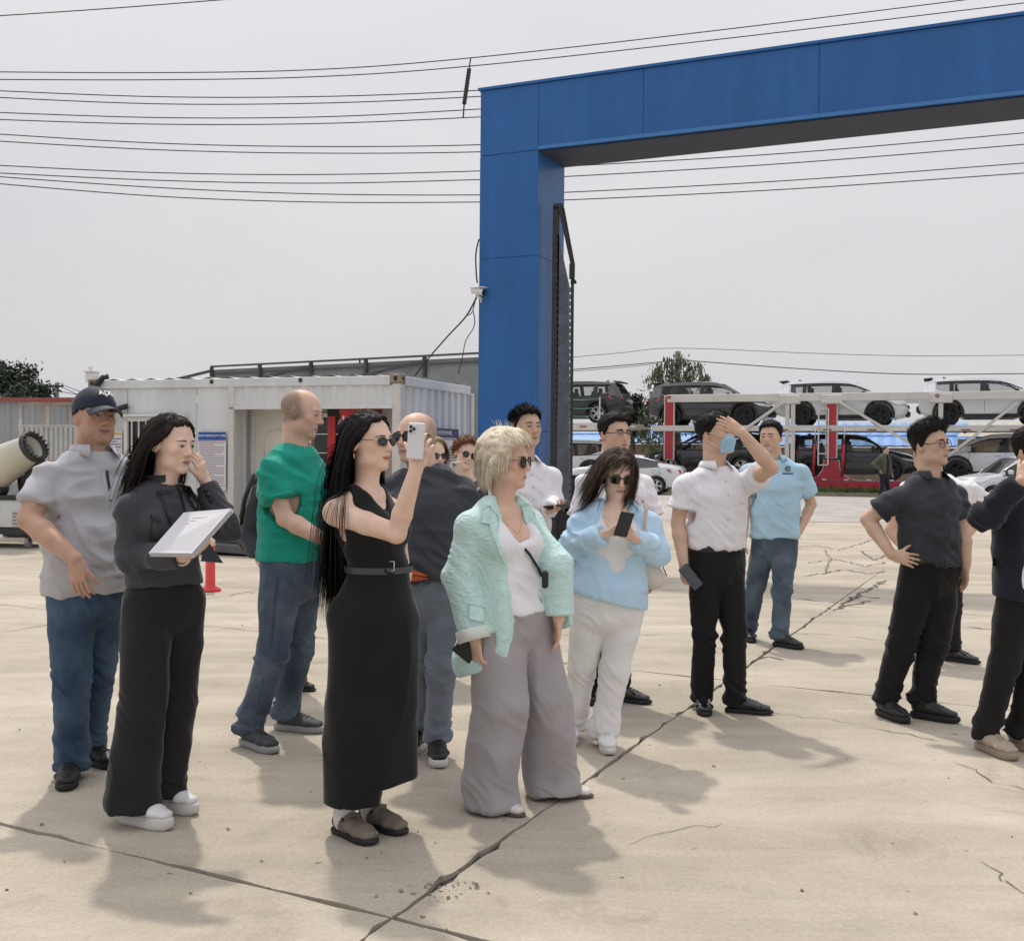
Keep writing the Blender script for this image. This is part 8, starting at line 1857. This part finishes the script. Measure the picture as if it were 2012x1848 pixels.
if want(10):
 p = Person(6.9, 25, 'slim black haired man in long sleeved white shirt before the blue column', tall=1.80); p.root(on_ground(1030, 1380))
 p.head(1034, 842, 30, 5, 0, 1.03); p.setup(p.W(1030, 912), p.W(1030, 1090), 0.185, (0.165, 0.115), (0.15, 0.115), (0.16, 0.12))
 p.set_arm(1, p.W(1086, 985, 0.05), p.W(1078, 1002, -0.22), lens=(0.29, 0.26)); p.set_arm(-1, p.W(985, 1000, 0), p.W(1000, 1080, -0.1))
 Wr = p.arm[1][1]
 p.make_body(skin('skin_slim_man', SK_LITE, (0.40, 0.2, 0.16), 0.9, 0.1), neckr=0.056, armr=(0.046, 0.038, 0.036, 0.026), hands=[dict(w=Wr, d=V3(0.55, -0.75, 0.1), n=V3(-0.3, -0.1, 0.9), side=1, curl=0.7)])
 p.eyes(0.75); p.brows(H_BLACK, 0.0034); short_hair(p, H_BLACK, 0.024, tuft=1300, L=0.045, comb=(-0.5, 0.6, 0.1), seed=10)
 F = top_field(p, wrists=True); p.torso(F, 0.016)
 sl = [p.sleeve(F, q, False, (0.058, 0.058, 0.048), 0.02) for q in (-1, 1)]
 for P, d in sl: _cut_local(F, P, d, 0.07)
 F.cut(p.W(1030, 1095), -p.u); F.seg(p.neck - p.u * 0.01, p.hp(0, 0, -0.06), 0.060, 0.060, 0.012, op='sub')
 g = p.garment('shirt', F, W_SHIRT, 0.009, (5, 5, 9), 10, [(p.arm[1][0], 0.1, 0.014)]); p.collar(W_SHIRT, 0.072, 0.040, 0.042, 0.05, 24); buttons(p, F, g)
 ft = {-1: p.foot(1000, 1394, 10, 0.28), 1: p.foot(1062, 1388, 30, 0.28)}; p.trousers(BLACKC, ft, (0.092, 0.084, 0.07, 0.064, 0.062), 0.05, 0.005, waist_z=p.pel[2] + 0.1)
 for q in ft: p.shoe(ft[q][0], ft[q][1], S_BLKL, S_SOLE, 0.28, 0.049)
 _phone(Wr + V3(0.045, -0.075, 0.022), (0.85, -0.5, 0.12), (-0.1, -0.25, -0.9), S_BLK, 'dark phone in the hand of the slim man by the blue column', 0.072, 0.15, lens=False)
if want(11):
 p = Person(5.93, 6, 'brown haired woman in sunglasses and open light blue shirt looking at her phone', fem=True, tall=1.62); p.root(on_ground(1180, 1470))
 p.head(1214, 932, 8, -16, 3, 1.0); p.setup(p.W(1208, 998), p.W(1196, 1178), 0.180, (0.175, 0.125), (0.16, 0.12), (0.178, 0.132), 0.09)
 p.set_arm(-1, p.W(1124, 1072, -0.02), p.W(1190, 1048, -0.22), lens=(0.29, 0.26)); p.set_arm(1, p.W(1290, 1082, -0.02), p.W(1250, 1060, -0.22), lens=(0.29, 0.26))
 w1, w2 = p.arm[-1][1], p.arm[1][1]
 p.make_body(skin('skin_blue_shirt_woman', SK_PALE, (0.50, 0.22, 0.19), 0.9), bare=0.004, neckr=0.049, armr=(0.040, 0.036, 0.034, 0.025), bust=1.05, hands=[dict(w=w1, d=V3(0.85, -0.45, 0.1), n=V3(0.35, 0.2, 0.9), side=-1, curl=0.7, thumb=0.5), dict(w=w2, d=V3(-0.8, -0.4, 0.35), n=V3(-0.4, 0.2, 0.9), side=1, curl=0.65, thumb=0.5)])
 p.brows(H_BROWN, 0.002); p.glasses('aviator', 0.028, 0.0225, rim=0.0016, sq=2.6, up=0.0)
 F = top_field(p, 0.15); p.torso(F, 0.006, bust=1.12, belly=0.03, shr=0.036); F.cut(p.W(1200, 1185), -p.u); F.seg(p.neck + p.u * 0.05, p.sp[4] + p.f * 0.12, 0.10, 0.070, 0.012, op='sub')
 p.garment('tank_top', F, cloth('cream_tank', (0.80, 0.79, 0.79), 0.85, 0.3, 0.3), 0.005, (6, 6, 9), 11)
 c = cloth('light_blue_cotton', (0.45, 0.66, 0.86), 0.75, 0.2, 0.6, 10, 0.1, c2=(0.55, 0.72, 0.87), vs2=4)
 F = top_field(p, 0.2, wrists=True); p.torso(F, 0.022, bust=1.0, shr=0.046); F.seg(p.sp[1] + p.u * 0.04, p.pel - p.u * 0.02, 0.19, 0.195, 0.03, 0.155, 0.16, p.l)
 c0 = lambda q, f_, l_: q + p.f * f_ + p.l * l_
 open_front(p, F, [(c0(p.neck + p.u * 0.05, 0.18, 0), 0.160), (c0(p.sp[4], 0.27, 0), 0.205), (c0(p.sp[3], 0.34, 0), 0.265), (c0(p.sp[2] + p.u * 0.05, 0.34, 0.01), 0.225), (c0(p.sp[1] + p.u * 0.15, 0.32, 0.02), 0.140)])
 open_front(p, F, [(c0(p.sp[1] - p.u * 0.02, 0.33, -0.05), 0.16), (c0(p.pel - p.u * 0.2, 0.34, -0.10), 0.26)])
 sl = [p.sleeve(F, q, False, (0.055, 0.062, 0.050), 0.02) for q in (-1, 1)]
 for P, d in sl: _cut_local(F, P, d, 0.085)
 F.cut(p.W(1170, 1170), nrm(V3(-0.28, 0, -1)))
 F.seg(p.neck - p.u * 0.02, p.hp(0, 0, -0.06), 0.066, 0.066, 0.012, op='sub')
 g = p.garment('shirt', F, c, 0.010, (4, 4, 7), 11.5, [(p.arm[-1][0], 0.13, 0.020), (p.arm[1][0], 0.13, 0.020), (sl[0][0], 0.08, 0.012), (sl[1][0], 0.08, 0.012)])
 p.collar(c, 0.084, 0.036, 0.048, 0.05, 52, flare=0.03, lift=-0.004)
 WP = cloth('white_denim', (0.80, 0.785, 0.785), 0.8, 0.3, 0.2, 9, 0.1, var=0.04); ft = {-1: p.foot(1118, 1470, -8, 0.26), 1: p.foot(1199, 1486, 4, 0.26)}
 p.trousers(WP, ft, (0.100, 0.092, 0.076, 0.070, 0.076), 0.05, 0.004, (4, 4, 9), waist_z=p.pel[2] + 0.12, seed=11, hot=0.009, seat=1.0)
 for q in ft: p.shoe(ft[q][0], ft[q][1], S_WHT, S_WSOLE, 0.26, 0.047, 0.0, 0.032)
 p.hair_cap([(0, 30), (30, 30), (55, 5), (75, -15), (100, -40), (180, -50)], lambda a, e: 0.024, H_BROWN, 0.005, 0.2, 7, 11)
 p.locks(3000, 0.27, 0.0030, H_BROWN, None, wind=(-0.42, 0.0, 0), seed=12, segs=12, comb=(0.7, 0.0, -0.5), stiff=0.68, spreadv=0.09, sel=lambda a, e: abs(a) > 42 or e > 55); p.tufts(700, 0.085, 0.003, H_BROWN, 0.02, (-0.6, 0.55, -0.4), 12, 0.18, sel=lambda a, e: e > 20)
 _phone(p.W(1226, 1030, -0.36), (0.22, -0.45, 0.85), (0.1, -0.9, -0.4), mat('phone_black', (0.02, 0.022, 0.028), 0.4), 'black phone held in both hands by the light blue shirt woman', 0.070, 0.142)
 b = empty('shoulder_bag', p.W(1276, 1118, 0.02), 0, 'cream leather shoulder bag under the arm of the light blue shirt woman', 'handbag'); CB = mat('bag_cream_leather', (0.66, 0.60, 0.52), 0.5, var=0.06, bump=0.1, bscale=50)
 F2 = Field(V3(-0.12, -0.1, -0.14), V3(0.14, 0.1, 0.14), 0.008); F2.seg(V3(-0.03, 0, 0.07), V3(0.03, 0, -0.055), 0.045, 0.062, 0, 0.045, 0.05, V3(1, 0, 0)); V, Q = F2.mesh(1); link('bag', np_mesh('bag', V, Q), CB, b)
 st_ = _on(p, F, [p.W(x, y) for x, y in ((1262, 984), (1263, 1000), (1263, 1030), (1262, 1060), (1261, 1088))], V3(0, 1, 0), 0.014, 0.8); st_ = np.concatenate([[st_[0] + V3(0, 0.09, 0.0)], st_])
 MB().tube([Vector(q) - b.location for q in st_], 0.011, 8).build('strap', CB, b); MB().tube([(0.0, -0.05, 0.09), (0.06, -0.045, 0.03), (0.085, -0.045, -0.03)], 0.003).build('zip', M_STEELDK if 'M_STEELDK' in globals() else S_BLK, b)
if want(12):
 p = Person(7.06, 24, 'man with browline glasses and white shirt behind the light blue shirt woman', tall=1.80); p.root(on_ground(1215, 1378))
 p.head(1208, 855, 32, 3, 0, 1.05, jaw=1.08); p.setup(p.W(1210, 925), p.W(1210, 1095), 0.205, (0.19, 0.135), (0.18, 0.14), (0.175, 0.135))
 p.set_arm(1, p.sh[1] + V3(0.07, 0.0, -0.28), p.sh[1] + V3(0.06, -0.06, -0.53)); p.set_arm(-1, p.sh[-1] + V3(-0.05, 0.0, -0.28), p.sh[-1] + V3(-0.02, -0.06, -0.53))
 p.make_body(skin('skin_browline_man', SK_LITE, (0.42, 0.2, 0.16), 0.9, 0.12, flush=0.35), neckr=0.064, armr=(0.054, 0.045, 0.044, 0.03), hands=[dict(w=p.arm[q][1], d=V3(0, -0.1, -1), n=V3(-q, 0, 0), side=-q, curl=0.35) for q in (-1, 1)])
 p.eyes(0.55); p.brows(H_BLACK, 0.0034); short_hair(p, H_BLACK, 0.022, tuft=1400, L=0.035, comb=(0.4, 0.5, 0.25), lift=0.2, seed=12)
 p.glasses('browline', 0.0235, 0.0185, M_LENS, M_FRAME, 0.0013, top_only=True, name='glasses', sq=2.6)
 g, F = tee(p, W_SHIRT, 'shirt', 0.016, (0.064, 0.078), 0.70, hem=p.W(1210, 1100), seed=12, nk=0.066); p.collar(W_SHIRT, 0.078, 0.042, 0.044, 0.05, 24); buttons(p, F, g)
 ft = {-1: p.foot(1168, 1388, 5, 0.285), 1: p.foot(1282, 1384, 62, 0.285)}; p.trousers(BLACKC, ft, (0.10, 0.092, 0.074, 0.068, 0.066), 0.06, 0.005, waist_z=p.pel[2] + 0.1)
 for q in ft: p.shoe(ft[q][0], ft[q][1], S_BLKL, S_SOLE, 0.285, 0.05, 0, 0.022, extra=S_BLK)
if want(13):
 p = Person(6.8, 22, 'man in white short sleeved shirt and blue face mask, hand on his forehead', tall=1.80); p.root(on_ground(1430, 1400))
 p.head(1406, 855, 52, 8, 0, 1.05); p.setup(p.W(1404, 925), p.W(1407, 1100), 0.200, (0.185, 0.13), (0.175, 0.13), (0.172, 0.13))
 p.set_arm(-1, p.W(1332, 1026, -0.05), p.W(1343, 1106, -0.12), lens=(0.31, 0.27)); p.set_arm(1, p.W(1518, 918, -0.22), p.W(1458, 850, -0.24), lens=(0.30, 0.28))
 w1, w2 = p.arm[-1][1], p.arm[1][1]
 p.make_body(skin('skin_masked_man', SK_LITE, stubble=0.05), neckr=0.060, armr=(0.052, 0.044, 0.044, 0.029), hands=[dict(w=w1, d=V3(0.12, -0.1, -1), n=V3(0.8, 0.5, 0), side=1, curl=0.55), dict(w=w2, d=p.W(1424, 833, -0.24) - p.W(1458, 850, -0.24), n=V3(-0.1, 0.95, -0.2), side=1, curl=0.12, spread=0.05, thumb=0.4)])
 p.eyes(0.6); p.brows(H_BLACK, 0.0034); short_hair(p, H_BLACK, 0.020, tuft=1200, L=0.025, comb=(0, 0.5, 0.3), lift=0.15, seed=13)
 MK = cloth('mask_blue', (0.36, 0.62, 0.80), 0.9, 0.3, 0.2, 14, var=0.05); n, m_ = 15, 11; P = []
 for j in range(m_):
  up = -0.005 - 0.105 * j / (m_ - 1); w_ = 0.060 - 0.020 * max(0, (j / (m_ - 1) - 0.55))
  for i in range(n):
   a = -1 + 2 * i / (n - 1); bulge = 0.116 - 0.016 * abs(j / (m_ - 1) - 0.35) * 2 - 0.055 * abs(a) ** 2.2 + (0.003 if j % 3 == 0 else 0); P.append(p.hp(a * w_, bulge, up))
 mk = p.part('face_mask', P, [(j * n + i, j * n + i + 1, (j + 1) * n + i + 1, (j + 1) * n + i) for j in range(m_ - 1) for i in range(n - 1)], MK)
 EL = mat('ear_loop_white', (0.7, 0.7, 0.7), 0.8)
 for q in (-1, 1):
  p.mb('ear_loop', MB().tube([p.hp(q * 0.058, 0.062, -0.010), p.hp(q * 0.078, 0.02, 0.008), p.hp(q * 0.084, -0.012, 0.012)], 0.0022, 6), EL, mk); p.mb('ear_loop', MB().tube([p.hp(q * 0.050, 0.06, -0.09), p.hp(q * 0.074, 0.015, -0.052), p.hp(q * 0.084, -0.012, -0.03)], 0.0022, 6), EL, mk)
 g, F = tee(p, W_SHIRT, 'shirt', 0.016, (0.058, 0.076), 0.60, hem=p.W(1407, 1074), seed=13, nk=0.064, amp=0.010, fr=(9, 9, 3)); p.collar(W_SHIRT, 0.076, 0.044, 0.046, 0.055, 24); buttons(p, F, g)
 pk = p.neck + p.f * 0.3 + p.l * 0.085 - p.u * 0.14; p.strip('pocket', F, [pk - p.l * 0.05, pk + p.l * 0.05], 0.11, W_SHIRT, -p.f, 0.009, g)
 ft = {-1: p.foot(1387, 1409, -4, 0.285), 1: p.foot(1521, 1404, 74, 0.285)}; tr_ = p.trousers(BLACKC, ft, (0.096, 0.088, 0.072, 0.066, 0.064), 0.05, 0.006, (8, 8, 3), waist_z=p.W(1407, 1066)[2], seed=13, hot=0.010, seat=1.03)
 p.belt(p.fields[-1], p.W(1407, 1075), 0.034, S_BLK, tr_)
 for q in ft: p.shoe(ft[q][0], ft[q][1], S_BLKL, S_SOLE, 0.285, 0.050, 0, 0.022, extra=S_BLK)
 _phone(w1 + V3(0.035, -0.05, -0.075), (0.6, -0.1, -0.75), (0.4, -1, 0.2), mat('phone_slate', (0.05, 0.055, 0.065), 0.3), 'slate phone held low by the masked man', 0.074, 0.155, lens=False)
if want(14):
 p = Person(9.4, -12, 'man in light blue polo shirt and jeans, hand in pocket, behind the masked man', tall=1.80); p.root(on_ground(1515, 1262))
 p.head(1514, 860, -30, 2, 0, 1.07, jaw=1.1); p.setup(p.W(1522, 908), p.W(1522, 1062), 0.210, (0.195, 0.135), (0.185, 0.14), (0.18, 0.135))
 p.set_arm(1, p.W(1594, 990, 0.05), p.W(1570, 1044, -0.05), lens=(0.31, 0.28)); p.set_arm(-1, p.W(1463, 990, 0.0), p.W(1462, 1052, -0.05), lens=(0.31, 0.28))
 p.make_body(skin('skin_polo_man', SK_LITE, (0.42, 0.2, 0.16), 0.9, 0.12), neckr=0.066, armr=(0.056, 0.046, 0.044, 0.031), hands=[dict(w=p.arm[-1][1], d=V3(0, -0.1, -1), n=V3(1, 0.2, 0), side=1, curl=0.35), dict(w=p.arm[1][1], d=V3(-0.4, 0, -0.9), n=V3(-1, 0.2, 0), side=-1, curl=0.2)])
 p.eyes(0.6); p.brows(H_BLACK, 0.0036); short_hair(p, H_BLACK, 0.020, tuft=900, L=0.025, comb=(0, 0.5, 0.4), seed=14)
 LB = cloth('sky_blue_polo', (0.41, 0.62, 0.77), 0.8, 0.2, 0.5, 7, 0.1, var=0.05); g, F = tee(p, LB, 'polo_shirt', 0.018, (0.066, 0.080), 0.66, hem=p.W(1522, 1056), seed=14, nk=0.068, fr=(5, 5, 10), amp=0.014); p.collar(LB, 0.080, 0.044, 0.046, 0.055, 26)
 lg = _on(p, F, [p.W(1541, 925) ], V3(0, 1, 0), 0.010, 1.0)[0]
 DKP = mat('dark_print', (0.03, 0.04, 0.06), 0.6); p.mb('chest_logo', MB().tube([lg + V3(math.cos(t) * 0.022, -0.002, math.sin(t) * 0.018 + 0.02) for t in np.linspace(0.4, 5.6, 12)], 0.004, 4), DKP, g); p.mb('chest_logo', MB().box(lg + V3(0, -0.002, -0.02), (0.09, 0.004, 0.010)), DKP, g); p.mb('chest_logo', MB().tube([lg + V3(-0.02, -0.003, 0.018), lg + V3(0.0, -0.003, 0.026), lg + V3(0.02, -0.003, 0.016)], 0.0035, 4), DKP, g)
 ft = {-1: p.foot(1478, 1264, -2, 0.285), 1: p.foot(1580, 1277, 42, 0.285)}; p.trousers(DENIM3, ft, (0.105, 0.098, 0.078, 0.072, 0.068), 0.07, 0.007, (9, 9, 6), waist_z=p.pel[2] + 0.1, seed=14, hot=0.016, cuff=DENIM3)
 for q in ft: p.shoe(ft[q][0], ft[q][1], S_BLK, S_SOLE, 0.285, 0.052, 0.01, 0.028, extra=S_BLK)
 o = empty('folded_paper', p.W(1584, 952, -0.06), 0, 'small folded white paper tucked under the light blue polo man\'s arm', 'paper'); MB().box((0, 0, 0), (0.035, 0.02, 0.13), Euler((0, R(12), R(30))).to_matrix()).build('sheet', S_WHT, o)
if want(15):
 p = Person(6.65, 20, 'black haired man in round glasses and charcoal polo, right hand on his hip', tall=1.76); p.root(on_ground(1815, 1408))
 p.head(1828, 876, 36, 6, -2, 1.05); p.setup(p.W(1826, 945), p.W(1828, 1120), 0.195, (0.185, 0.125), (0.175, 0.125), (0.17, 0.13))
 p.set_arm(-1, p.W(1705, 1020, 0.02), p.W(1752, 1090, -0.12), lens=(0.32, 0.28)); p.set_arm(1, p.W(1893, 1045, 0.0), p.W(1898, 1108, -0.05), lens=(0.29, 0.26))
 w1 = p.arm[-1][1]
 p.make_body(skin('skin_charcoal_polo_man', SK_LITE, (0.42, 0.2, 0.16), 0.9, 0.1), neckr=0.060, armr=(0.053, 0.044, 0.044, 0.029), hands=[dict(w=w1, d=V3(0.88, -0.25, -0.22), n=V3(0.1, 0.9, -0.1), side=-1, curl=0.22, spread=0.12, thumb=0.9), dict(w=p.arm[1][1], d=V3(0, 0, -1), n=V3(-1, 0, 0), side=-1, curl=0.2)])
 p.eyes(0.65); p.brows(H_BLACK, 0.0032); short_hair(p, H_BLACK, 0.030, tuft=2200, L=0.036, comb=(0.15, 0.25, 0.6), lift=0.35, seed=15)
 p.glasses('round', 0.0245, 0.0205, M_LENS, M_FRAME, 0.0018, name='glasses', sq=2.2)
 CP = cloth('charcoal_pique', (0.042, 0.046, 0.056), 0.8, 0.4, 0.5, 7, 0.15); g, F = tee(p, CP, 'polo_shirt', 0.014, (0.064, 0.076), 0.66, hem=p.W(1828, 1106), seed=15, nk=0.066, fr=(6, 6, 10), amp=0.012, hemtilt=nrm(V3(-0.12, 0, -1))); p.collar(CP, 0.078, 0.044, 0.046, 0.055, 30)
 p.patch('chest_mark', F, [(1868, 968), (1885, 970), (1885, 974), (1868, 972)], S_WHT, g, 0.012, 4)
 GL = mat('pale_piping', (0.35, 0.36, 0.38), 0.7)
 ft = {-1: p.foot(1786, 1424, 18, 0.285), 1: p.foot(1888, 1422, 52, 0.285)}; p.trousers(BLACKC, ft, (0.104, 0.102, 0.086, 0.074, 0.068), 0.10, 0.008, (7, 7, 4), waist_z=p.pel[2] + 0.1, seed=15, hot=0.014)
 for q in ft: p.shoe(ft[q][0], ft[q][1], S_BLK, S_SOLE, 0.285, 0.052, 0.035, 0.034, extra=S_BLK)
if want(16):
 p = Person(8.6, -12, 'man in white t-shirt behind the charcoal polo man, hands on hips', tall=1.74); p.root(on_ground(1860, 1300))
 p.head(1817, 893, -40, 0, 0, 1.04); p.setup(p.W(1846, 940), p.W(1842, 1095), 0.215, (0.19, 0.13), (0.175, 0.13), (0.17, 0.13))
 p.set_arm(1, p.W(1938, 1002, 0.08), p.W(1900, 1052, 0.0), lens=(0.33, 0.28)); p.set_arm(-1, p.W(1750, 1040, 0.08), p.W(1776, 1078, 0.0), lens=(0.32, 0.27))
 p.make_body(skin('skin_white_tee_man', SK_LITE), neckr=0.062, armr=(0.055, 0.046, 0.044, 0.03), hands=[dict(w=p.arm[q][1], d=V3(-q * 0.7, -0.3, -0.5), n=V3(-q, 0.3, 0), side=-q, curl=0.3) for q in (-1, 1)])
 p.eyes(0.6); p.brows(H_BLACK); short_hair(p, H_BLACK, 0.018, tuft=600, seed=16); p.glasses('rect', 0.024, 0.016, M_LENS, M_FRAME, name='glasses', sq=3)
 g, F = tee(p, cloth('white_tee', (0.84, 0.84, 0.87), 0.85, 0.2, 0.5, 8, 0.1, var=0.03), 't_shirt', 0.016, (0.070, 0.092), 0.62, hem=p.W(1838, 1095), seed=16)
 ft = {-1: p.foot(1810, 1302, -5, 0.285), 1: p.foot(1928, 1306, 45, 0.285)}; p.trousers(BLACKC, ft, (0.10, 0.094, 0.078, 0.072, 0.07), 0.07, 0.007, waist_z=p.pel[2] + 0.1)
 for q in ft: p.shoe(ft[q][0], ft[q][1], S_BLKL, S_SOLE, 0.285, 0.05, 0, 0.024, extra=S_BLK)
if want(17):
 p = Person(5.85, 18, 'man in navy blazer and white shirt cut off by the right edge', tall=1.76); p.root(on_ground(2020, 1480))
 p.head(2034, 890, 28, 0, 0, 1.04); p.setup(p.W(2030, 962), p.W(2030, 1150), 0.205, (0.185, 0.13), (0.18, 0.135), (0.172, 0.135))
 p.set_arm(-1, p.W(1938, 1012, -0.18), p.W(2008, 944, -0.33), lens=(0.30, 0.27)); p.set_arm(1, p.sh[1] + V3(0.08, 0, -0.28), p.sh[1] + V3(0.05, -0.1, -0.52))
 w1 = p.arm[-1][1]
 p.make_body(skin('skin_blazer_man', SK_LITE, stubble=0.1), neckr=0.062, hands=[dict(w=w1, d=V3(0.45, 0.1, 0.9), n=V3(0.6, 0.7, -0.2), side=-1, curl=0.7)]); p.eyes(); p.brows(H_BLACK); short_hair(p, H_BLACK, 0.024, tuft=1000, seed=17)
 F = top_field(p, 0.15); p.torso(F, 0.010, belly=0.06, shr=0.044); F.cut(p.W(2030, 1152), -p.u); F.seg(p.neck - p.u * 0.01, p.hp(0, 0, -0.06), 0.064, 0.064, 0.012, op='sub'); p.garment('shirt', F, cloth('white_tee', (0.84, 0.84, 0.87)), 0.008, (5, 5, 8), 17); p.collar(MATS['white_tee'], 0.076, 0.042, 0.044, 0.05, 24)
 NB = cloth('navy_wool', (0.014, 0.016, 0.026), 0.8, 0.3, 0.4, 7, 0.15); F = top_field(p, 0.28, wrists=True); p.torso(F, 0.030, belly=0.05, shr=0.060); F.seg(p.sp[1] + p.u * 0.02, p.pel - p.u * 0.14, 0.205, 0.22, 0.03, 0.17, 0.17, p.l)
 c0 = lambda q, f_: q + p.f * f_
 open_front(p, F, [(c0(p.neck + p.u * 0.05, 0.10), 0.07), (c0(p.sp[3] - p.l * 0.07, 0.34), 0.25), (c0(p.sp[1] - p.l * 0.07, 0.42), 0.33), (c0(p.pel - p.u * 0.25, 0.44), 0.36)])
 sl = [p.sleeve(F, q, False, (0.064, 0.074, 0.054), 0.02) for q in (-1, 1)]
 for P, d in sl: _cut_local(F, P, d, 0.085)
 F.cut(p.W(1960, 1172), nrm(V3(-0.1, 0, -1)))
 F.seg(p.neck - p.u * 0.02, p.hp(0, 0, -0.06), 0.068, 0.068, 0.012, op='sub')
 g = p.garment('blazer', F, NB, 0.008, (5, 5, 6), 17.5, [(p.arm[-1][0], 0.14, 0.018)])
 p.patch('pocket_flap', F, [(1950, 1092), (1975, 1090), (1975, 1108), (1950, 1112)], NB, g, 0.012)
 ft = {-1: p.foot(1998, 1497, 16, 0.29), 1: p.foot(2090, 1490, 40, 0.29)}; p.trousers(BLACKC, ft, (0.104, 0.096, 0.076, 0.068, 0.066), 0.07, 0.006, waist_z=p.pel[2] + 0.1)
 BS = mat('shoe_beige_knit', (0.42, 0.35, 0.27), 0.9, bump=0.5, bscale=70)
 for q in ft: p.shoe(ft[q][0], ft[q][1], BS, mat('sole_beige', (0.30, 0.25, 0.19), 0.8), 0.29, 0.054, 0.015, 0.036)
if want(18):
 p = Person(39.0, 35, 'distant man in olive jacket by the transporter', tall=1.72, h=0.012); G0 = on_ground(1737, 983, 0.2); p.D = G0.y; p.root(G0); gz_ = 0.2
 N0 = np.array(G0) + V3(0, 0, 1.46); p.head(np.array(G0) + V3(0.02, -0.02, 1.61), 0, 40, 5, 0, 1.05); p.setup(N0, np.array(G0) + V3(0, 0, 0.92), 0.195, (0.18, 0.13), (0.17, 0.13), (0.17, 0.13))
 p.head(np.array(G0) + V3(0.03, -0.03, 1.61), 0, 40)
 p.set_arm(-1, p.sh[-1] + V3(-0.20, 0.05, -0.20), p.sh[-1] + V3(-0.03, -0.12, -0.40)); p.set_arm(1, p.sh[1] + V3(0.06, 0, -0.28), p.sh[1] + V3(0.1, -0.1, -0.5))
 p.make_body(skin('skin_far_man', SK_TAN), hands=[dict(w=p.arm[q][1], d=V3(0.3, -0.1, -0.8), n=V3(-q, 0, 0), side=-q, curl=0.3) for q in (-1, 1)]); p.hair_cap([(0, 50), (60, 20), (90, 0), (180, -25)], lambda a, e: 0.012, H_BLACK, 0.003)
 F = top_field(p, wrists=True, hs=1.4); p.torso(F, 0.03); [p.sleeve(F, q, False, (0.07, 0.068, 0.05), 0.02) for q in (-1, 1)]; F.cut(p.pel - p.u * 0.05, -p.u); F.seg(p.neck, p.hp(0, 0, -0.06), 0.062, 0.062, 0.01, op='sub'); F.seg(p.neck + p.f * 0.12, p.pel + p.f * 0.22 - p.u * 0.1, 0.06, 0.12, 0.01, op='sub'); p.garment('jacket', F, cloth('olive_jacket', (0.085, 0.088, 0.065)), 0.008)
 F = top_field(p, 0.1, hs=1.4); p.torso(F, 0.010, shr=0.04); F.cut(p.pel - p.u * 0.03, -p.u); p.garment('t_shirt', F, BLACKC, 0.006)
 ft = {-1: (np.array(G0) + V3(-0.10, 0.1, 0), 10, 0.28), 1: (np.array(G0) + V3(0.10, 0.08, 0), 45, 0.28)}; p.trousers(cloth('dark_navy_trousers', (0.016, 0.018, 0.028)), ft, (0.098, 0.09, 0.075, 0.07, 0.068), 0.26, 0.006, waist_z=p.pel[2] + 0.1)
 for q in ft: p.shoe(ft[q][0], ft[q][1], S_BLK, S_SOLE)
